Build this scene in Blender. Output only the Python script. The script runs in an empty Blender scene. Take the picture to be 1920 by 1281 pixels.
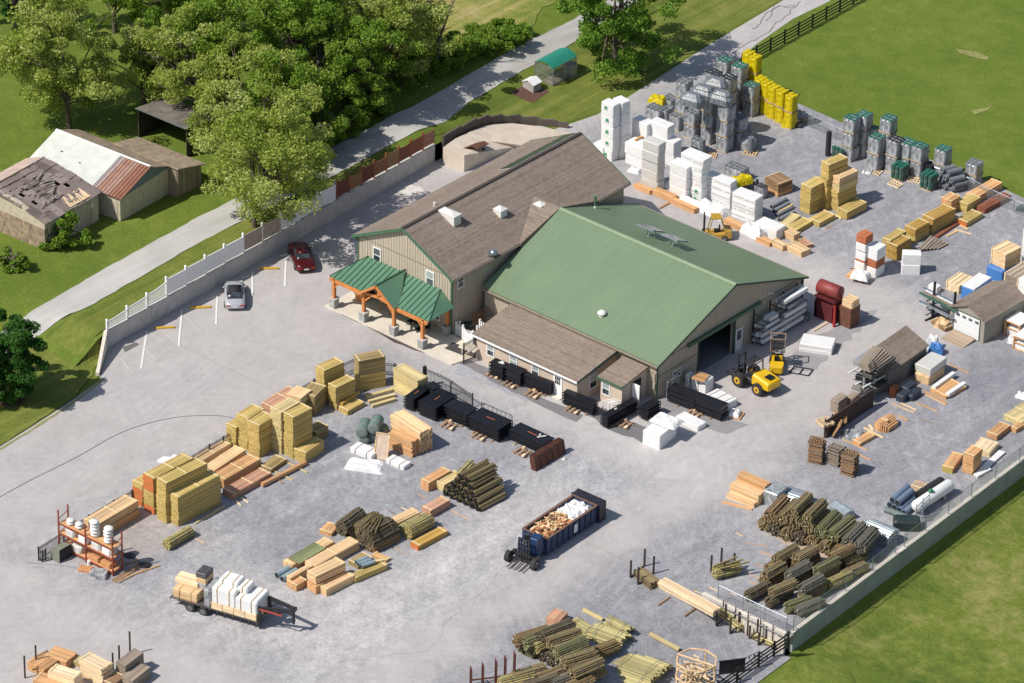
import bpy, math, random
import numpy as np
from mathutils import Vector, Matrix
random.seed(7)
rnd = random.random
def uni(a, b): return a + (b - a) * rnd()
S = bpy.context.scene
COL = S.collection
CAM = np.array([194.6726, -250.1348, 192.6107])
FW = np.array([-0.5540095835, 0.6590126686, -0.5086999941])
RT = np.array([0.7573068842, 0.6527266621, 0.0208371694])
UPV = np.array([-0.3457740078, 0.3736980159, 0.8606916570])
FPX = 8500.0
cam = bpy.data.cameras.new('camera'); camo = bpy.data.objects.new('camera', cam); COL.objects.link(camo)
cam.sensor_width = 36; cam.lens = FPX / 1920 * 36; cam.clip_start = 5; cam.clip_end = 2500
m = Matrix(((RT[0], UPV[0], -FW[0]), (RT[1], UPV[1], -FW[1]), (RT[2], UPV[2], -FW[2]))).to_4x4()
m.translation = Vector(CAM); camo.matrix_world = m
S.camera = camo
def G(x, y, z=0.0):
 """world point at height z seen at photo pixel (x, y)"""
 d = FW * FPX + RT * (x - 960) - UPV * (y - 640.5)
 t = (z - CAM[2]) / d[2]
 p = CAM + d * t
 return Vector((p[0], p[1], z))
def ppm(x, y):
 p = G(x, y); return FPX / float((np.array(p) - CAM) @ FW)
def hm(x, y, dy): return dy / (ppm(x, y) * 0.8607)
def sm(t):
 t = max(0.0, min(1.0, t)); return t * t * (3 - 2 * t)
YP = -19.9
def xw(Y): return -38.95 - 1.9 * (Y + 24.3) / 43.0
def xr(Y): return 28.95 - 1.5 * (Y + 19.8) / 32.8
def terr(X, Y):
 if X < xw(Y):
  d = xw(Y) - X
  a = sm((Y + 29.0) / 4.6) if Y < 0 else sm((25.0 - Y) / 6.0)
  b = sm(d / 10.0) if Y > 0 else sm((d - 1.0) / 11.0); return 1.7 * (1 - (1 - a * sm((14.0 - d) / 9.0)) * (1 - b))
 if Y < YP: return -1.5 * sm((X - 19.0) / 7.0)
 if X > xr(Y): return -1.5 - 1.1 * (1 - math.exp(-(X - xr(Y)) / 1.2)) * sm((Y + 19.9) / 7)
 return 0.0
def GT(x, y):
 z = 0.0
 for i in range(12):
  p = G(x, y, z); z = z * .4 + .6 * terr(p.x, p.y)
 return G(x, y, z)
SPLIT = {'batten', 'gutter', 'rake_trim', 'corner_trim', 'stone_pier', 'sticker', 'door_trim', 'skid', 'cradle_feet'}
class M:
 def __init__(s): s.v = []; s.f = []; s.m = []; s.s = []
 def add(s, vs, fs, mi=0, smooth=False, T=None):
  b = len(s.v)
  if T is not None: vs = [T @ Vector(p) for p in vs]
  s.v += [tuple(p) for p in vs]
  for f in fs: s.f.append(tuple(b + i for i in f)); s.m.append(mi); s.s.append(smooth)
  return s
 def box(s, x0, x1, y0, y1, z0, z1, mi=0, T=None):
  return s.add([(x0, y0, z0), (x1, y0, z0), (x1, y1, z0), (x0, y1, z0), (x0, y0, z1), (x1, y0, z1), (x1, y1, z1), (x0, y1, z1)],
                     [(0, 3, 2, 1), (4, 5, 6, 7), (0, 1, 5, 4), (1, 2, 6, 5), (2, 3, 7, 6), (3, 0, 4, 7)], mi, False, T)
 def cbox(s, x0, x1, y0, y1, z0, z1, c=.05, mi=0, T=None):
  """box with chamfered vertical and top edges"""
  def ring(i, z): return [(x0+i+c, y0+i, z), (x1-i-c, y0+i, z), (x1-i, y0+i+c, z), (x1-i, y1-i-c, z), (x1-i-c, y1-i, z), (x0+i+c, y1-i, z), (x0+i, y1-i-c, z), (x0+i, y0+i+c, z)]
  vs = ring(0, z0) + ring(0, z1 - c) + ring(c * .8, z1)
  fs = [tuple(range(7, -1, -1)), tuple(range(16, 24))]
  for k in (0, 8):
   for i in range(8): fs.append((k + i, k + (i + 1) % 8, k + 8 + (i + 1) % 8, k + 8 + i))
  return s.add(vs, fs, mi, False, T)
 def cyl(s, p, q, r, n=12, r2=None, mi=0, T=None, caps=True, dome=0):
  p = Vector(p); q = Vector(q); d = (q - p); L = d.length
  if L < 1e-6: return s
  d = d / L
  a = d.orthogonal().normalized() if abs(d.z) < .99 else Vector((1, 0, 0)); b = d.cross(a)
  if r2 is None: r2 = r
  prof = [(0, r), (L, r2)]
  if dome:
   prof = []
   for k in range(4): t = k / 4 * math.pi / 2; prof.append((-dome * math.cos(t), r * math.sin(t)))
   prof[0] = (-dome, r * .06)
   prof += [(0, r), (L, r2)]
   for k in range(3, -1, -1): t = k / 4 * math.pi / 2; prof.append((L + dome * math.cos(t), max(r2 * math.sin(t), r2 * .06)))
  vs = []; fs = []
  for h, rr in prof:
   for i in range(n):
    t = 2 * math.pi * i / n; vs.append(p + d * h + (a * math.cos(t) + b * math.sin(t)) * rr)
  for k in range(len(prof) - 1):
   for i in range(n): fs.append((k * n + i, k * n + (i + 1) % n, (k + 1) * n + (i + 1) % n, (k + 1) * n + i))
  s.add(vs, fs, mi, n > 6, T)
  if caps:
   k = (len(prof) - 1) * n
   s.add([vs[i] for i in range(n - 1, -1, -1)], [tuple(range(n))], mi, False, T)
   s.add([vs[k + i] for i in range(n)], [tuple(range(n))], mi, False, T)
  return s
 def bar(s, p, q, w=.1, h=None, mi=0):
  """square bar from p to q"""
  p = Vector(p); q = Vector(q); d = (q - p); L = d.length
  if L < 1e-6: return s
  d /= L; h = h or w
  side = d.cross(Vector((0, 0, 1)))
  if side.length < 1e-3: side = Vector((1, 0, 0))
  side.normalize(); up = side.cross(d)
  T = Matrix((( d.x, side.x, up.x), (d.y, side.y, up.y), (d.z, side.z, up.z))).to_4x4(); T.translation = p
  return s.box(0, L, -w / 2, w / 2, -h / 2, h / 2, mi, T)
 def quad(s, a, b, c, d, mi=0): return s.add([a, b, c, d], [(0, 1, 2, 3)], mi)
 def slab(s, a, b, c, d, t, mi=0, down=True):
  """four-cornered plate of thickness t below its top face (a,b,c,d counter-clockwise seen from outside)"""
  a, b, c, d = map(Vector, (a, b, c, d)); n = (b - a).cross(d - a).normalized() * t
  vs = [a, b, c, d, a - n, b - n, c - n, d - n]
  return s.add(vs, [(0, 1, 2, 3), (7, 6, 5, 4), (0, 4, 5, 1), (1, 5, 6, 2), (2, 6, 7, 3), (3, 7, 4, 0)], mi)
 def prism(s, poly, off, mi=0):
  """polygon (list of 3-D points) extruded by vector off"""
  off = Vector(off); n = len(poly); vs = [Vector(p) for p in poly]; vs += [p + off for p in vs]
  fs = [tuple(range(n - 1, -1, -1)), tuple(range(n, 2 * n))] + [(i, (i + 1) % n, n + (i + 1) % n, n + i) for i in range(n)]
  nn = (vs[1] - vs[0]).cross(vs[2] - vs[0])
  if nn.dot(off) < 0: fs = [tuple(reversed(f)) for f in fs]
  return s.add(vs, fs, mi)
 def sphere(s, c, rx, ry, rz, n=10, m_=6, mi=0, z0=-1.0):
  vs = []; fs = []
  for j in range(m_ + 1):
   t = math.asin(z0) + (math.pi / 2 - math.asin(z0)) * j / m_
   for i in range(n):
    a = 2 * math.pi * i / n
    vs.append((c[0] + rx * math.cos(t) * math.cos(a), c[1] + ry * math.cos(t) * math.sin(a), c[2] + rz * math.sin(t)))
  for j in range(m_):
   for i in range(n): fs.append((j * n + i, j * n + (i + 1) % n, (j + 1) * n + (i + 1) % n, (j + 1) * n + i))
  return s.add(vs, fs, mi, True)
 def build(s, name, mats, parent=None, loc=None, rz=0.0, jit=0.0):
  if name in SPLIT and parent is not None and loc is None:
   n = len(s.v); root = list(range(n))
   def fd(i):
    while root[i] != i: root[i] = root[root[i]]; i = root[i]
    return i
   for f in s.f:
    for i in f[1:]: root[fd(i)] = fd(f[0])
   comp = {}
   for k, f in enumerate(s.f): comp.setdefault(fd(f[0]), []).append(k)
   if len(comp) > 1:
    out = None
    for ks in comp.values():
     m2 = M(); ids = {}
     for k in ks:
      m2.f.append(tuple(ids.setdefault(i, len(ids)) for i in s.f[k])); m2.m.append(s.m[k]); m2.s.append(s.s[k])
     m2.v = [s.v[i] for i in ids]
     o = m2._b('pier_cap' if name == 'stone_pier' and m2.m[0] == 1 else name, mats, parent); out = out or o
    return out
  return s._b(name, mats, parent, loc, rz, jit)
 def _b(s, name, mats, parent=None, loc=None, rz=0.0, jit=0.0):
  me = bpy.data.meshes.new(name)
  vs = s.v
  if jit: vs = [(x + uni(-jit, jit), y + uni(-jit, jit), z + uni(-jit, jit)) for x, y, z in vs]
  me.from_pydata(vs, [], s.f)
  if not isinstance(mats, (list, tuple)): mats = [mats]
  for k in mats: me.materials.append(k)
  me.polygons.foreach_set('material_index', s.m); me.polygons.foreach_set('use_smooth', s.s)
  me.update()
  o = bpy.data.objects.new(name, me); COL.objects.link(o)
  if parent is not None: o.parent = parent
  if loc is not None: o.location = loc
  o.rotation_euler = (0, 0, rz)
  return o
def tag(o, label, cat, group=None, kind=None):
 o['label'] = label
 if cat: o['category'] = cat
 if group: o['group'] = group
 if kind: o['kind'] = kind
 return o
def struct(o): o['kind'] = 'structure'; return o
def thing(name, label, cat, loc=(0, 0, 0), rz=0.0, group=None):
 o = bpy.data.objects.new(name, None); COL.objects.link(o); o.location = loc; o.rotation_euler = (0, 0, rz)
 o.empty_display_size = .3
 return tag(o, label, cat, group)
class N:
 def __init__(s, name):
  s.m = bpy.data.materials.new(name); s.m.use_nodes = True; s.t = s.m.node_tree; s.t.nodes.clear()
  s.o = s.n('ShaderNodeOutputMaterial'); s.b = s.n('ShaderNodeBsdfPrincipled'); s.l(s.b.outputs[0], s.o.inputs[0])
 def n(s, k, **kw):
  x = s.t.nodes.new(k)
  for a, b in kw.items(): setattr(x, a, b)
  return x
 def l(s, a, b): s.t.links.new(a, b)
 def set(s, inp, v):
  if hasattr(v, 'default_value') and hasattr(v, 'is_linked') or hasattr(v, 'links'): s.l(v, inp)
  else: inp.default_value = v
 def math(s, op, a, b=None, c=None):
  x = s.n('ShaderNodeMath', operation=op)
  for i, v in enumerate((a, b, c)):
   if v is not None: s.set(x.inputs[i], v)
  return x.outputs[0]
 def coord(s, kind='Object'): return s.n('ShaderNodeTexCoord').outputs[kind]
 def pos(s): return s.n('ShaderNodeNewGeometry').outputs['Position']
 def map(s, v, scale=(1, 1, 1), rot=(0, 0, 0), loc=(0, 0, 0)):
  x = s.n('ShaderNodeMapping'); s.l(v, x.inputs[0]); x.inputs['Scale'].default_value = scale; x.inputs['Rotation'].default_value = rot; x.inputs['Location'].default_value = loc
  return x.outputs[0]
 def dirn(s, v, a, sc, loc=(0, 0, 0)): return s.map(s.map(v, (1, 1, 1), (0, 0, a)), sc, (0, 0, 0), loc)
 def noise(s, v, scale, detail=4, rough=.55, dist=0):
  x = s.n('ShaderNodeTexNoise'); s.l(v, x.inputs['Vector']); x.inputs['Scale'].default_value = scale; x.inputs['Detail'].default_value = detail
  x.inputs['Roughness'].default_value = rough; x.inputs['Distortion'].default_value = dist
  return x.outputs['Fac']
 def ramp(s, f, stops):
  x = s.n('ShaderNodeValToRGB'); s.l(f, x.inputs[0]); e = x.color_ramp.elements
  while len(e) < len(stops): e.new(.5)
  for i, (p, c) in enumerate(stops):
   e[i].position = p; e[i].color = (c, c, c, 1) if isinstance(c, (int, float)) else (*c, 1)
  return x.outputs[0]
 def mix(s, f, a, b, mode='MIX'):
  x = s.n('ShaderNodeMix', data_type='RGBA', blend_type=mode)
  s.set(x.inputs[0], f)
  for i, v in ((6, a), (7, b)):
   if isinstance(v, tuple): x.inputs[i].default_value = (*v, 1)
   else: s.l(v, x.inputs[i])
  return x.outputs[2]
 def wn(s, v, dim='3D'):
  x = s.n('ShaderNodeTexWhiteNoise', noise_dimensions=dim); s.l(v, x.inputs['Vector' if dim != '1D' else 'W']); return x.outputs['Value']
 def sep(s, v): x = s.n('ShaderNodeSeparateXYZ'); s.l(v, x.inputs[0]); return x.outputs
 def comb(s, a, b, c):
  x = s.n('ShaderNodeCombineXYZ')
  for i, v in enumerate((a, b, c)): s.set(x.inputs[i], v)
  return x.outputs[0]
 def bump(s, h, dist=.02, st=.6):
  x = s.n('ShaderNodeBump'); s.l(h, x.inputs['Height']); x.inputs['Distance'].default_value = dist; x.inputs['Strength'].default_value = st
  s.l(x.outputs[0], s.b.inputs['Normal'])
 def fin(s, col, rough=.7, metal=0.0, spec=None):
  if isinstance(col, tuple): s.b.inputs['Base Color'].default_value = (*col, 1)
  else: s.l(col, s.b.inputs['Base Color'])
  s.b.inputs['Roughness'].default_value = rough; s.b.inputs['Metallic'].default_value = metal
  if spec is not None: s.b.inputs['Specular IOR Level'].default_value = spec
  return s.m
def lit(c, k): return tuple(min(1, max(0, x * k)) for x in c)
_mc = {}
def simple(name, c, rough=.6, metal=0.0, var=.18, sc=3.0, spec=None, bump=0):
 if name in _mc: return _mc[name]
 q = N(name); v = q.coord()
 f = q.noise(v, sc, 5, .65)
 r = q.n('ShaderNodeObjectInfo').outputs['Random']
 col = q.ramp(f, [(.28, lit(c, 1 - var)), (.72, lit(c, 1 + var))])
 k = q.math('MULTIPLY_ADD', r, var * .7, 1 - var * .35)
 col = q.mix(1.0, col, q.comb(k, k, k), 'MULTIPLY')
 if bump: q.bump(f, bump)
 _mc[name] = q.fin(col, rough, metal, spec); return _mc[name]
def planks(name, c, bw=.15, bh=.045, var=.22, rough=.75, hue=.06):
 """boards running along local x"""
 if name in _mc: return _mc[name]
 q = N(name); v = q.coord(); s = q.sep(v)
 r = q.n('ShaderNodeObjectInfo').outputs['Random']
 cy = q.math('FLOOR', q.math('DIVIDE', s[1], bw)); cz = q.math('FLOOR', q.math('DIVIDE', s[2], bh))
 w = q.wn(q.comb(cy, cz, q.math('MULTIPLY', r, 37.0)))
 w2 = q.wn(q.comb(cz, q.math('MULTIPLY', r, 17.0), cy))
 gr = q.noise(q.map(v, (.5, 9, 9)), 1.4, 5, .6)
 big = q.noise(q.map(v, (.6, .9, .9)), .9, 3, .6)
 k = q.math('ADD', q.math('MULTIPLY', w, var * 1.3), q.math('MULTIPLY', gr, var)); k = q.math('ADD', k, 1 - var * 1.2)
 k = q.math('ADD', k, q.math('MULTIPLY', q.math('SUBTRACT', r, .5), .16))
 k = q.math('ADD', k, q.math('MULTIPLY', q.math('SUBTRACT', big, .5), .5))
 col = q.mix(w2, lit(c, 1.0), (min(1, c[0] * (1 + hue)), c[1] * (1 - hue * .6), c[2] * (1 - hue * 1.6)))
 col = q.mix(1.0, col, q.comb(k, k, k), 'MULTIPLY')
 _mc[name] = q.fin(col, rough, 0, .3); return _mc[name]
def _ray(x, y): return FW * FPX + RT * (x - 960) - UPV * (y - 640.5)
def PY(x, y, Y): d = _ray(x, y); t = (Y - CAM[1]) / d[1]; p = CAM + d * t; return p
def PX(x, y, X): d = _ray(x, y); t = (X - CAM[0]) / d[0]; p = CAM + d * t; return p
def grassmat(name, a, b, c, sc=1.0, streak=0.0):
 q = N(name); v = q.pos()
 n1 = q.noise(v, .09 * sc, 5, .6); n2 = q.noise(v, .55 * sc, 5, .65, .4); n3 = q.noise(v, 4.0, 3, .6)
 f = q.math('ADD', q.math('MULTIPLY', n1, .55), q.math('MULTIPLY', n2, .45))
 if streak:
  st = q.noise(q.dirn(v, math.pi / 2, (.03, 1.1, 1)), 1.0, 3, .6)
  f = q.math('ADD', f, q.math('MULTIPLY', q.math('SUBTRACT', st, .5), streak))
 col = q.ramp(f, [(.36, a), (.52, b), (.66, c)])
 k = q.math('MULTIPLY_ADD', n3, .7, .65); col = q.mix(1.0, col, q.comb(k, k, k), 'MULTIPLY')
 q.bump(q.math('ADD', n3, q.math('MULTIPLY', n2, 2.0)), .08, .6)
 return q.fin(col, .9, 0, .15)
def pavemat(name, a, b, c, grain=.10, patch=1.0, streakrot=.9):
 q = N(name); v = q.pos()
 n1 = q.noise(v, .07 * patch, 6, .62, .5)
 st = q.noise(q.dirn(v, streakrot, (.04, .55, 1)), 1.0, 5, .6, .6)
 st2 = q.noise(q.dirn(v, streakrot + .12, (.06, .9, 1)), 1.0, 4, .6, .8)
 n3 = q.noise(v, 9.0, 3, .7); n4 = q.noise(v, 1.4, 4, .6)
 f = q.math('ADD', q.math('MULTIPLY', n1, .42), q.math('ADD', q.math('MULTIPLY', st, .3), q.math('MULTIPLY', st2, .28)))
 col = q.ramp(f, [(.38, a), (.5, b), (.62, c)])
 k = q.math('ADD', q.math('MULTIPLY', n3, grain * 2), q.math('MULTIPLY_ADD', n4, grain, 1 - 1.5 * grain))
 col = q.mix(1.0, col, q.comb(k, k, k), 'MULTIPLY')
 sp = q.n('ShaderNodeTexVoronoi'); q.l(v, sp.inputs['Vector']); sp.inputs['Scale'].default_value = .9
 spots = q.math('LESS_THAN', sp.outputs['Distance'], .035)
 col = q.mix(q.math('MULTIPLY', spots, .45), col, lit(b, .55))
 q.bump(n3, .02, .5)
 return q.fin(col, .9, 0, .2)
g_main = grassmat('grass_pasture', (.095, .145, .022), (.128, .178, .027), (.175, .215, .042))
g_rough = grassmat('grass_rough', (.065, .115, .02), (.145, .182, .032), (.260, .250, .085), 1.8)
g_lawn = grassmat('grass_lawn', (.105, .145, .025), (.155, .180, .036), (.205, .215, .055), .9, .8)
g_field = grassmat('grass_field', (.16, .20, .04), (.27, .26, .075), (.38, .32, .14), 1.4, .8)
def yardmat():
 q = N('yard_surface'); v = q.pos(); s = q.sep(v)
 wob = q.math('MULTIPLY', q.math('SUBTRACT', q.noise(v, .22, 5, .65, .3), .5), 7.0)
 def mask(cx, cy, hx, hy, soft=2.2, rot=0):
  vv = q.map(v, (1, 1, 1), (0, 0, rot), (0, 0, 0)) if rot else v
  ss = q.sep(vv)
  dx = q.math('SUBTRACT', q.math('ABSOLUTE', q.math('SUBTRACT', ss[0], cx)), hx); dy = q.math('SUBTRACT', q.math('ABSOLUTE', q.math('SUBTRACT', ss[1], cy)), hy)
  d = q.math('ADD', q.math('MAXIMUM', dx, dy), wob)
  return q.math('MULTIPLY_ADD', q.math('SMOOTH_MIN', q.math('MAXIMUM', q.math('DIVIDE', d, soft), -1), 1, .2), -.5, .5)
 st = q.noise(q.dirn(v, math.pi / 2 + .1, (.07, .5, 1)), 1.0, 6, .62, 1.6)
 st2 = q.noise(q.dirn(v, .9, (.09, .55, 1)), 1.0, 5, .62, 2.4)
 big = q.noise(v, .06, 5, .6, .4); mid = q.noise(v, .5, 6, .72, .8); fine = q.noise(v, 8.0, 3, .75)
 f = q.math('ADD', q.math('MULTIPLY', big, .3), q.math('ADD', q.math('MULTIPLY', st, .25), q.math('ADD', q.math('MULTIPLY', st2, .2), q.math('MULTIPLY', mid, .25))))
 asph = q.ramp(f, [(.36, (.395, .372, .372)), (.5, (.445, .422, .42)), (.64, (.49, .465, .46))])
 grav = q.ramp(f, [(.37, (.215, .22, .245)), (.51, (.325, .325, .348)), (.66, (.52, .51, .515))])
 gravd = q.ramp(f, [(.37, (.205, .21, .235)), (.52, (.295, .295, .32)), (.64, (.45, .44, .455))])
 dust = q.ramp(f, [(.38, (.38, .365, .375)), (.5, (.50, .48, .48)), (.6, (.59, .565, .555))])
 col = q.mix(mask(-7.2, -30, 15.0, 20.5), asph, grav)
 col = q.mix(mask(-11, 40, 23, 11.5), col, gravd)
 col = q.mix(mask(22.4, -5, 9.6, 40), col, gravd)
 col = q.mix(mask(21, -11, 6, 6.5, 3), col, grav)
 col = q.mix(q.math('MULTIPLY', mask(3.5, -30, 3.0, 15, 3.5), .85), col, dust)
 col = q.mix(q.math('MULTIPLY', mask(-2, -44, 9.0, 4, 3.5), .8), col, dust)
 col = q.mix(q.math('MULTIPLY', mask(8, -5, 9, 3, 4.0), .5), col, dust)
 col = q.mix(q.math('MULTIPLY', mask(-17, -43.8, 2.6, 3.2, 2.5), .65), col, (.37, .32, .28))
 def tracks(rot, sc, seed):
  x = q.n('ShaderNodeTexWave'); x.wave_type = 'BANDS'; x.bands_direction = 'Y'; q.l(q.dirn(v, rot, (.10, 1, 1), (seed, seed, 0)), x.inputs['Vector'])
  x.inputs['Scale'].default_value = sc; x.inputs['Distortion'].default_value = 16.0; x.inputs['Detail'].default_value = 3; x.inputs['Detail Scale'].default_value = .22; x.inputs['Detail Roughness'].default_value = .6
  b = q.ramp(x.outputs['Fac'], [(.70, 0.0), (.86, 1.0), (.97, .2)]); m2 = q.ramp(q.noise(q.map(v, (1, 1, 1), (0, 0, 0), (seed * 3, 0, 0)), .11, 4, .6), [(.50, 0.0), (.62, 1.0)])
  return q.math('MULTIPLY', b, m2)
 col = q.mix(q.math('MULTIPLY', tracks(1.35, .33, 2.0), .22), col, (.66, .64, .64)); col = q.mix(q.math('MULTIPLY', tracks(.6, .37, 7.0), .20), col, (.64, .62, .62)); col = q.mix(q.math('MULTIPLY', tracks(-.7, .41, 13.0), .16), col, (.27, .265, .28))
 gmask = q.math('MAXIMUM', q.math('MAXIMUM', mask(-7.2, -30, 15.0, 20.5), mask(-11, 40, 23, 11.5)), mask(22.4, -5, 9.6, 40)); g2 = q.noise(v, 3.6, 4, .8); g3 = q.noise(v, 1.3, 5, .8)
 gg = q.math('ADD', q.math('MULTIPLY', q.math('SUBTRACT', g2, .5), q.math('MULTIPLY_ADD', gmask, .85, .25)), q.math('MULTIPLY', q.math('SUBTRACT', g3, .5), q.math('MULTIPLY_ADD', gmask, .5, .1)))
 k = q.math('ADD', q.math('MULTIPLY', fine, .2), q.math('MULTIPLY_ADD', mid, .24, .78)); k = q.math('ADD', k, gg)
 col = q.mix(1.0, col, q.comb(k, k, k), 'MULTIPLY')
 sp = q.n('ShaderNodeTexVoronoi'); q.l(v, sp.inputs['Vector']); sp.inputs['Scale'].default_value = .7
 spots = q.math('LESS_THAN', sp.outputs['Distance'], .04)
 col = q.mix(q.math('MULTIPLY', spots, .3), col, (.2, .19, .18))
 q.bump(fine, .02, .5)
 return q.fin(col, .92, 0, .15)
p_yard = yardmat(); p_asph = p_grav = p_grav2 = p_yard
p_lane = pavemat('gravel_lane', (.36, .345, .325), (.46, .445, .425), (.55, .53, .505), .12, 1.0, math.pi / 2)
p_dust = pavemat('dust', (.47, .43, .42), (.52, .49, .48), (.57, .54, .53), .06)
p_dirt = simple('dirt', (.27, .20, .14), .95, 0, .25, 1.2)
def ground():
 me = M()
 def patch(x0f, x1f, ys, xs_n, grade=None):
  nx = xs_n; b = len(me.v)
  for Y in ys:
   x0 = x0f(Y); x1 = x1f(Y)
   for i in range(nx + 1):
    t = i / nx
    if grade: t = grade(t)
    X = x0 + (x1 - x0) * t
    me.v.append((X, Y, grade_z(X, Y, x0f, x1f)))
  for j in range(len(ys) - 1):
   for i in range(nx):
    a = b + j * (nx + 1) + i; me.f.append((a, a + 1, a + nx + 2, a + nx + 1)); me.m.append(0); me.s.append(True)
 def grade_z(X, Y, a, b): return cur(X, Y)
 far = lambda y0, y1, n: [y0 + (y1 - y0) * i / n for i in range(n + 1)]
 ysu = [-400, -120] + far(-60, 60, 80) + [90, 150, 400]
 cur = lambda X, Y: terr(min(X, xw(Y) - .001), Y)
 patch(lambda Y: -400, lambda Y: xw(Y) + .02, ysu, 150, lambda t: 1 - (1 - t) ** 2.2)
 cur = lambda X, Y: -0.0
 patch(lambda Y: xw(Y), lambda Y: xr(Y), [YP, 0, 30, 60, 100, 400], 4)
 cur = lambda X, Y: -1.5 * sm((X - 19.0) / 7.0) - .04
 patch(lambda Y: xw(Y), lambda Y: 200, far(-400, YP, 6), 260)
 cur = lambda X, Y: terr(max(X, xr(Y) + .001), max(Y, YP + .001))
 patch(lambda Y: xr(Y), lambda Y: 300, far(YP, 60, 30) + [100, 400], 120, lambda t: t ** 3)
 return struct(me.build('ground', g_main))
ground()
def sheet(name, pts, mat, dz, wob=0.0, step=1.5, flat=False, world=False):
 """thin sheet draped on the terrain; pts are photo pixels (x, y) or world (X, Y) points"""
 import bmesh
 P = [Vector((p[0], p[1], 0)) if (world or len(p) == 3) else (lambda g: Vector((g.x, g.y, 0)))(GT(*p)) for p in pts]
 if wob:
  Q = []
  for i in range(len(P)):
   a, b = P[i], P[(i + 1) % len(P)]; n = max(1, int((b - a).length / .8))
   nn = (b - a).orthogonal() if (b - a).length else Vector((0, 0, 1)); nn = Vector(((b - a).y, -(b - a).x, 0)).normalized()
   for k in range(n): Q.append(a + (b - a) * (k / n) + nn * uni(-wob, wob))
  P = Q
 bm = bmesh.new(); f = bm.faces.new([bm.verts.new(p) for p in P])
 bmesh.ops.triangulate(bm, faces=[f])
 if not flat:
  xs = [p.x for p in P]; ys = [p.y for p in P]
  for lo, hi, ax in ((min(xs), max(xs), 0), (min(ys), max(ys), 1)):
   k = lo + step
   while k < hi:
    co = (k, 0, 0) if ax == 0 else (0, k, 0); no = (1, 0, 0) if ax == 0 else (0, 1, 0)
    bmesh.ops.bisect_plane(bm, geom=bm.verts[:] + bm.edges[:] + bm.faces[:], plane_co=co, plane_no=no); k += step
 for v in bm.verts: v.co.z = (0 if flat else terr(v.co.x, v.co.y)) + dz
 bmesh.ops.recalc_face_normals(bm, faces=bm.faces[:])
 if sum(f.normal.z for f in bm.faces) < 0: bmesh.ops.reverse_faces(bm, faces=bm.faces[:])
 me = bpy.data.meshes.new(name); bm.to_mesh(me); bm.free(); me.materials.append(mat)
 o = bpy.data.objects.new(name, me); COL.objects.link(o); return struct(o)
W = lambda X, Y: (X, Y, 0)
yard = [(-260, 990), (0, 838), (75, 791), (140, 748), (188, 713), W(-36.4, -27.7), W(xw(-24.3) + .02, -24.3), W(xw(18.6) + .02, 18.6), W(-39.9, 30), (1039, 243), (1120, 215), (1172, 186), (1330, 84), (1478, -5), (1540, -40),
  (1625, -40), (1552, 4), (1486, 36), (1420, 82), (1385, 112), (1384, 124), (1478, 186), (1574, 228), (1680, 278), (1800, 318), (1918, 371), (2060, 432), W(26, 56), W(xr(30) - .02, 30), W(xr(YP) - .02, YP + .01), W(-39, YP + .01)]
yard = [p for p in yard]
main_y = yard[7:-1] + [W(-39.2 + .3, YP + .01)]
sheet('yard_asphalt', [W(xw(-19.9) + .02, YP + .01)] + main_y[:-1], p_asph, .012, 0, flat=True)
sheet('road', [W(xw(-19.9) + .02, YP - .03), W(29.4, YP - .03), W(29.6, -26), W(29.7, -34), W(30, -75), W(-25, -75), (-260, 990), (0, 838), (75, 791), (140, 748), (188, 713), W(-36.4, -27.7), W(xw(-24.3) + .02, -24.3)], p_asph, .03, 0, 1.2)
sheet('gravel_yard', [(610, 715), (700, 690), (800, 705), (870, 735), (1010, 800), (1130, 848), (1200, 880), (1165, 925), (1000, 1062), (905, 1130), (880, 1150), W(5, YP + .1), W(-21.5, YP + .1), (440, 810)], p_grav, .02, .35, flat=True)
sheet('gravel_yard', [W(-21.5, YP - .5), W(5, YP - .5), (800, 1218), (700, 1240), (560, 1240), (420, 1180), (250, 1100), (60, 1065), (70, 1045), (250, 905)], p_grav, .045, .35)
sheet('gravel_yard', [(1130, 225), (1230, 175), (1385, 126), (1478, 190), (1574, 231), (1680, 281), (1800, 321), (1918, 374), (2060, 436), W(24, 50), (1920, 560), (1700, 530), (1590, 500), (1480, 475), (1370, 420), (1250, 360), (1170, 310)], p_grav2, .02, .3, flat=True)
sheet('gravel_yard', [(1545, 505), (1620, 500), (1720, 560), (1790, 590), (1930, 600), (2050, 640), W(27.0, 18), W(27.9, -2), (1655, 1062), (1500, 1010), (1420, 905), (1480, 860), (1560, 800), (1600, 730), (1740, 640), (1690, 570)], p_grav2, .02, .3, flat=True)
sheet('gravel_yard', [(1340, 905), (1430, 900), (1560, 970), (1640, 1040), W(28.0, -10), W(28.1, YP + .1), (1360, 1138), (1180, 1062), (1260, 1000)], p_grav, .024, .3, flat=True)
sheet('gravel_yard', [(1130, 1090), (1180, 1078), W(23, YP - .4), W(28.2, YP - .4), W(29.2, -24), W(29.4, -40), W(14, -42), (880, 1290), (860, 1240), (950, 1170)], p_grav2, .045, .25)
def strip(a, b, w, n=6): return None
sheet('gravel_lane', [(-180, 722), (-80, 666), (43, 597), (110, 556), (186, 510), (265, 467), (371, 408), (448, 370), (578, 301), (692, 242), (772, 201), (878, 141), (980, 83), (1053, 48), (1130, 8), (1200, -35), (1270, -35), (1193, 6), (1077, 80), (980, 133),
       (878, 194), (788, 244), (698, 291), (623, 332), (540, 372), (456, 414), (371, 457), (265, 519), (164, 577), (70, 632), (-60, 712), (-160, 775)], p_lane, .05, .06, .9)
sheet('lawn', [(800, 262), (880, 212), (975, 152), (1080, 84), (1196, 8), (1240, -30), (1500, -30), (1478, -7), (1328, 82), (1170, 184), (1118, 213), (1040, 238), (925, 222), (850, 250)], g_lawn, .03, .1, 1.0)
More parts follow.
